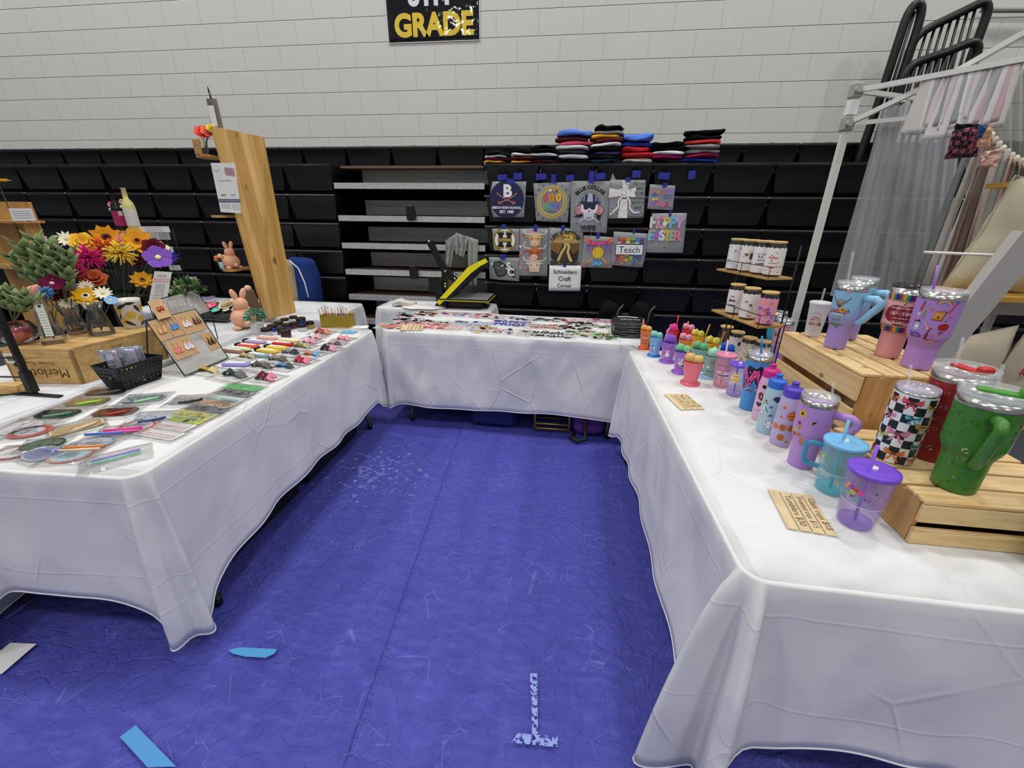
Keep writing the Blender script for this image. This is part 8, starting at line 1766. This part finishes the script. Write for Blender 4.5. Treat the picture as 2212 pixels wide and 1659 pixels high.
# valance of fabric strips under the front beam
tv = thing('strip_valance', 'valance of pale fabric strips tied along the canopy beam', 'valance', (0, 0, 0))
VC = ['#d3d0cb', '#e4e0de', '#b0b4b2', '#dcd0d2', '#e0deda', '#a4aaa8', '#e8e6e6', '#d0c6c6', '#dcd8d4', '#b4b8b8', '#e4dede', '#d0b4bc']
for k in range(13):
    x = 2046+k*14; top = Vector(F0).lerp(a1, (x-1858)/(2240-1858)*.98); H_ = .25+.02*sin(k*2.1); w_ = .088
    dr = (Vector(a1)-Vector(F0)).normalized(); mb = MB()
    mb.grid(lambda u, v: tuple(top+dr*((u-.5)*w_*(1-.35*v)-.01*(1-v))+Vector((0, .007*sin(u*6+k+2*v), -.012-H_*(1-v)*(.9+.1*sin(k*3.7))))), 6, 10, fabric(VC[k % 12])); mb.build('fabric_strip', tv, solid=.0015)
# garland curtain of fabric strips on a rope
tg_ = thing('rag_curtain', 'long hanging curtain of beige, grey and blush fabric strips on a rope', 'curtain', (0, 0, 0))
r0, r1 = aty(2118, 262, 2.85), aty(2262, 372, 2.62)
def rp(f): p = r0.lerp(r1, f); p.z -= .04*sin(pi*f); return p
mb = MB(); mb.tube([rp(k/10) for k in range(11)], .006, C('#d8cfc0', .8), 6); mb.build('rope', tg_)
RC = ['#8f9494', '#c4bfb8', '#d6d2cc', '#b49f94', '#9b8a82', '#cfc8be', '#a9adab', '#c9aba0', '#8a8e8c', '#bdb2a6', '#77706c', '#d2c4b8', '#5f6a66', '#b8a498']
bl_ = [1985, 2005, 2022, 2040, 2058, 2076, 2094, 2112, 2130, 2150, 2170, 2190, 2210, 2230]
for k in range(14):
    top = rp(k/13); bot = aty(bl_[k]-12, 640, 2.95-.02*k); mb = MB(); w_ = .050+.014*sin(k*2.7)
    mb.grid(lambda u, v: tuple(bot.lerp(top, v)+Vector(((u-.5)*w_*(1-.35*v), .012*sin(u*6+k+3*v)-.008*k % .01, 0))), 6, 16, fabric(RC[k])); mb.build('fabric_strip', tg_, solid=.0015)
for k in range(16): 
    p = rp(k/15); mb = MB(); mb.ball(tuple(p), .014, fabric(['#e2dccf', '#c8bfb4', '#d8cfc8'][k % 3]), 8, 6, jit=.5, sc=(.7, 1, 1.3)); mb.build('knot', tg_)
# plaid dress and peach cloth
pm = new_mat('plaid_cloth', '#3a2630', .9); _v = coords(pm, (1, 1, 1)); _ck = N(pm, 'ShaderNodeTexChecker'); _ck.inputs['Scale'].default_value = 60; pm.node_tree.links.new(_v, _ck.inputs[0]); pm.node_tree.links.new(mixc(pm, _ck.outputs[1], rgb('#2a2028'), rgb('#9a5a68')), pm.node_tree.nodes['Principled BSDF'].inputs['Base Color'])
td = thing('plaid_dress', 'small dark red plaid dress hanging under the valance', 'dress', (0, 0, 0))
hangcloth('dress_skirt', td, [(2052, 285), (2110, 272), (2098, 340), (2030, 345)], 2.40, pm, 4, .03, 1); hangcloth('dress_top', td, [(2062, 268), (2112, 270), (2110, 292), (2052, 290)], 2.40, fabric('#26222c'), 2, .015, 2); hangcloth('dress_sleeve', td, [(2100, 280), (2112, 282), (2106, 328), (2092, 324)], 2.38, fabric('#b86a78'), 2, .01, 4)
tp_ = thing('hanging_cloth', 'peach scrap cloth pinned to the rope right of the plaid dress', 'cloth', (0, 0, 0)); hangcloth('cloth_sheet', tp_, [(2112, 280), (2140, 268), (2134, 320), (2106, 318)], 2.36, fabric('#d8ab8c'), 1, .01, 1)
tp_ = thing('hanging_cloth', 'denim blue scrap cloth beside the peach one', 'cloth', (0, 0, 0)); hangcloth('cloth_sheet', tp_, [(2110, 272), (2130, 270), (2116, 300), (2106, 298)], 2.33, fabric('#3f5a86'), 1, .01, 1)
tp_ = thing('hanging_cloth', 'blush pointed cloth lower on the strip curtain', 'cloth', (0, 0, 0)); hangcloth('cloth_sheet', tp_, [(2120, 330), (2158, 322), (2146, 362), (2108, 358)], 2.30, fabric('#d6b09c'), 1, .015, 2)

# black guard rails stored against the wall
BR = C('#0e0e0f', .4)
def rail(lab, path, bars, Y=4.45, r=.030, bars_r=.011, dz=0):
    tr_ = thing('guard_rail', lab, 'railing', (0, 0, 0)); P = [aty(px, py, Y) for px, py in path]; Q = []
    for i in range(len(P)-1):
        for s_ in range(3): Q.append(P[i].lerp(P[i+1], s_/3))
    Q.append(P[-1]); 
    for _ in range(2): Q = [Q[0]]+[(Q[i-1]+Q[i]*2+Q[i+1])/4 for i in range(1, len(Q)-1)]+[Q[-1]]
    mb = MB(); mb.tube(Q, r, BR, 10); mb.build('frame_tube', tr_)
    for (a, b) in bars: mb = MB(); mb.tube([aty(*a, Y), aty(*b, Y)], bars_r, BR, 6); mb.build('bar', tr_)
rail('narrow black steel guard rail leaning at the wall, leftmost of three', [(1835, 400), (1900, 215), (1945, 75), (1962, 25), (1980, 4), (1992, 14), (1986, 50), (1955, 140), (1915, 265), (1870, 400)], [((1968, 30), (1865, 340)), ((1976, 25), (1878, 340))])
rail('large black steel guard rail with thin vertical bars, middle of three', [(1880, 400), (1945, 190), (1962, 110), (1985, 70), (2060, 35), (2110, 10), (2128, 4), (2136, 20), (2122, 60), (2060, 225), (2005, 400)], [((1985+k*17.5, 74-k*8.2), (1902+k*17, 340)) for k in range(8)])
rail('shorter black steel guard rail in front, rightmost of three', [(1905, 400), (1940, 210), (1956, 150), (1985, 132), (2050, 112), (2092, 92), (2110, 92), (2114, 112), (2085, 175), (2020, 400)], [((1975+k*17, 136-k*6), (1925+k*15, 340)) for k in range(6)], 4.30)
mb = MB(); a, b = aty(2120, 22, 4.78), aty(2400, 22, 4.78); mb.tube([a, b], .018, C('#8c8c88', .5), 10); o = mb.build('trim_1'); struct(o)

# pillows and shelves of the neighbouring booth
YS_ = 2.0; PWD = wood_mat('booth_shelf_pine', '#d4a64e', '#b4842e', 1.4, 0, .5, False)
t = thing('ladder_shelf', 'white A-frame ladder shelf with pine boards behind the tall tumblers', 'shelf', (0, 0, 0))
def slabq(name, q, z, th, m, par):
    P = [at(px, py, z) for px, py in q]; mb = MB(); mb.prism([(p.x, p.y) for p in P], th, m, TR(0, 0, z-th)); return mb.build(name, par)
a, b = aty(2235, 500, 1.85), aty(1992, 800, 2.05); mb = MB(); d = (b-a).normalized(); n_ = Vector((0, 1, 0)); s_ = d.cross(n_).normalized()*.055; k_ = Vector((0, .022, 0))
vs = [a-s_-k_, a+s_-k_, a+s_+k_, a-s_+k_, b-s_-k_, b+s_-k_, b+s_+k_, b-s_+k_]; mb.add(vs, [(0, 1, 2, 3), (7, 6, 5, 4), (0, 4, 5, 1), (1, 5, 6, 2), (2, 6, 7, 3), (3, 7, 4, 0)], C('#d2d0cc', .6)); mb.build('slanted_leg', t)
# a lower piece of the leg reaches the floor
e = b+d*((b.z-.02)/abs(d.z)) if abs(d.z) > .1 else b
mb = MB(); mb.tube([b, (b.x-.02, b.y, .02)], .03, C('#d2d0cc', .6), 4, sq=True); mb.build('straight_leg', t)
mb = MB(); mb.box((aty(2300, 392, 2.3).x+.20, 2.40, aty(2200, 394, 2.3).z), (.62, .28, .022), PWD); mb.build('shelf_board', t); SZ1 = aty(2200, 394, 2.3).z
SX = aty(2080, 640, 2.2).x; SZ2 = aty(2100, 646, 2.2).z
mb = MB(); mb.box((SX+.40, 2.38, SZ2), (.84, .34, .024), PWD); mb.build('shelf_board', t)
mb = MB(); mb.box((SX+.45, 2.42, SZ2-.06), (.80, .03, .09), C('#d2d0cc', .6)); mb.build('apron', t)
mb = MB(); mb.box((SX+.40, 2.36, .56), (.90, .36, .024), PWD); mb.build('shelf_board', t)
for x in (SX+.42, SX+.80): mb = MB(); mb.tube([(x, 2.50, .01), (x, 2.50, SZ1)], .018, C('#d2d0cc', .6), 4, sq=True); mb.build('rear_leg', t)
mb = MB(); mb.tube([aty(1997, 545, 2.1), aty(2192, 553, 2.1)], .006, C('#e8e6e0', .5), 8); o = tag(mb.build('white_rod', None), 'thin white rod crossing in front of the large cream pillow', 'rod')
def cushion(lab, loc, w_, h_, d_, c, rot, seed):
    t_ = thing('pillow', lab, 'pillow', loc); mb = MB()
    m = fabric(c)
    def f(s_):
        def g(u, v):
            x, z = (u-.5)*2, (v-.5)*2; e = max(0, (1-abs(x)**2.6)*(1-abs(z)**2.6))**.5; k = 1+.08*(abs(x*z))
            return (x*w_/2*k, s_*d_/2*e+.006*noise.noise(Vector((x*3, z*3, seed))), z*h_/2*k+.006*noise.noise(Vector((x*5, z*2, seed+3))))
        return g
    mb.grid(f(-1), 18, 18, m); mb.grid(f(1), 18, 18, m); o = mb.build('pillow_cover', t_); t_.rotation_euler = rot
    mb = MB(); mb.tube([(x*w_/2*(1+.08*abs(x*z)), 0, z*h_/2*(1+.08*abs(x*z))) for x, z in [(-1+.25*k, -1) for k in range(8)]+[(1, -1+.25*k) for k in range(8)]+[(1-.25*k, 1) for k in range(8)]+[(-1, 1-.25*k) for k in range(8)]], .003, fabric('#b8ae98'), 6, closed=True); mb.build('piping', t_)
    return t_
cushion('large cream pillow leaning on the middle shelf under the hanging strips', (SX+.30, 2.34, SZ2+.245), .48, .46, .16, '#cfc6aa', (.15, .12, .1), 1)
cushion('second cream pillow farther right on the middle shelf', (SX+.62, 2.32, SZ2+.12), .40, .22, .14, '#d6cdb2', (.1, .2, .1), 2)
cushion('off-white pillow standing on the low shelf behind the green tumbler', (SX+.18, 2.28, .80), .40, .40, .14, '#cfc4ad', (.1, -.2, .1), 3)
p3 = cushion('off-white pillow with red lettering at the right of the low shelf', (SX+.52, 2.26, .79), .40, .38, .14, '#cbbfa8', (.1, .15, .1), 4)
A = Art(flat_map((-.14, -.072, .05), (1, 0, 0), (0, 0, 1)), .0001); A.text('love', 0, 0, '#b8342c', w=.10, bold=.03); A.build(p3)
mb = MB(); pillow(mb, .45, .35, .14, fabric('#b8b0aa'), 12, wav=.05); tag(mb.build('fabric_heap', None, (1.62, 1.62, .012)), 'dusty pink and grey fabric heap on the floor behind the small crate', 'fabric')

# ================================================================ TAPE AND PAPER ON THE TARP
def floor_piece(name, pts, lab, m, cat, z=.0125, jag=0):
    P = [at(px, py, 0) for px, py in pts]; c = sum(P, Vector())/len(P); mb = MB(); mb.prism([((p-c).x, (p-c).y) for p in P][::-1], .0008, m, TR(0, 0, 0)); return tag(mb.build(name, None, (c.x, c.y, z)), lab, cat)
PT_ = C('#4a90cc', .6)
floor_piece('painter_tape', [(262, 1598), (296, 1573), (384, 1662), (322, 1664)], 'long light blue tape strip at the bottom edge of the photo', PT_, 'tape', .014)
floor_piece('painter_tape', [(495, 1410), (520, 1404), (600, 1408), (594, 1418), (575, 1427), (530, 1424), (505, 1418)], 'torn oval light blue tape piece on the tarp left of centre', C('#4b9ad0', .6), 'tape', .014)
PALE = new_mat('tape_residue', '#8fa0e4', .6); _v = noise_t(PALE, coords(PALE), 60, 3, .6); PALE.node_tree.links.new(ramp(PALE, _v, [(.44, (0, 0, 0, 1)), (.50, (1, 1, 1, 1))]), PALE.node_tree.nodes['Principled BSDF'].inputs['Alpha'])
t = thing('tape_residue', 'pale T-shaped worn tape residue on the tarp near the right table', 'tape', (-.03, .88, .0135))
for pts in ([(1144, 1460), (1160, 1460), (1162, 1500), (1146, 1502)], [(1147, 1502), (1160, 1502), (1162, 1592), (1149, 1592)], [(1118, 1590), (1205, 1596), (1203, 1620), (1104, 1610)]):
    P = [at(px, py, 0) for px, py in pts]; mb = MB(); mb.prism([((p.x+.03), (p.y-.88)) for p in P][::-1], .0006, PALE); mb.build('residue_strip', t)
mb = MB(); mb.prism([(-.05, -.07), (.06, -.05), (.05, .06), (-.05, .05)], .0008, C('#e2e2e2', .7)); tag(mb.build('paper_sheet', None, (-1.93, .78, .014)), 'white paper sheet on the tarp at the bottom left edge', 'paper')
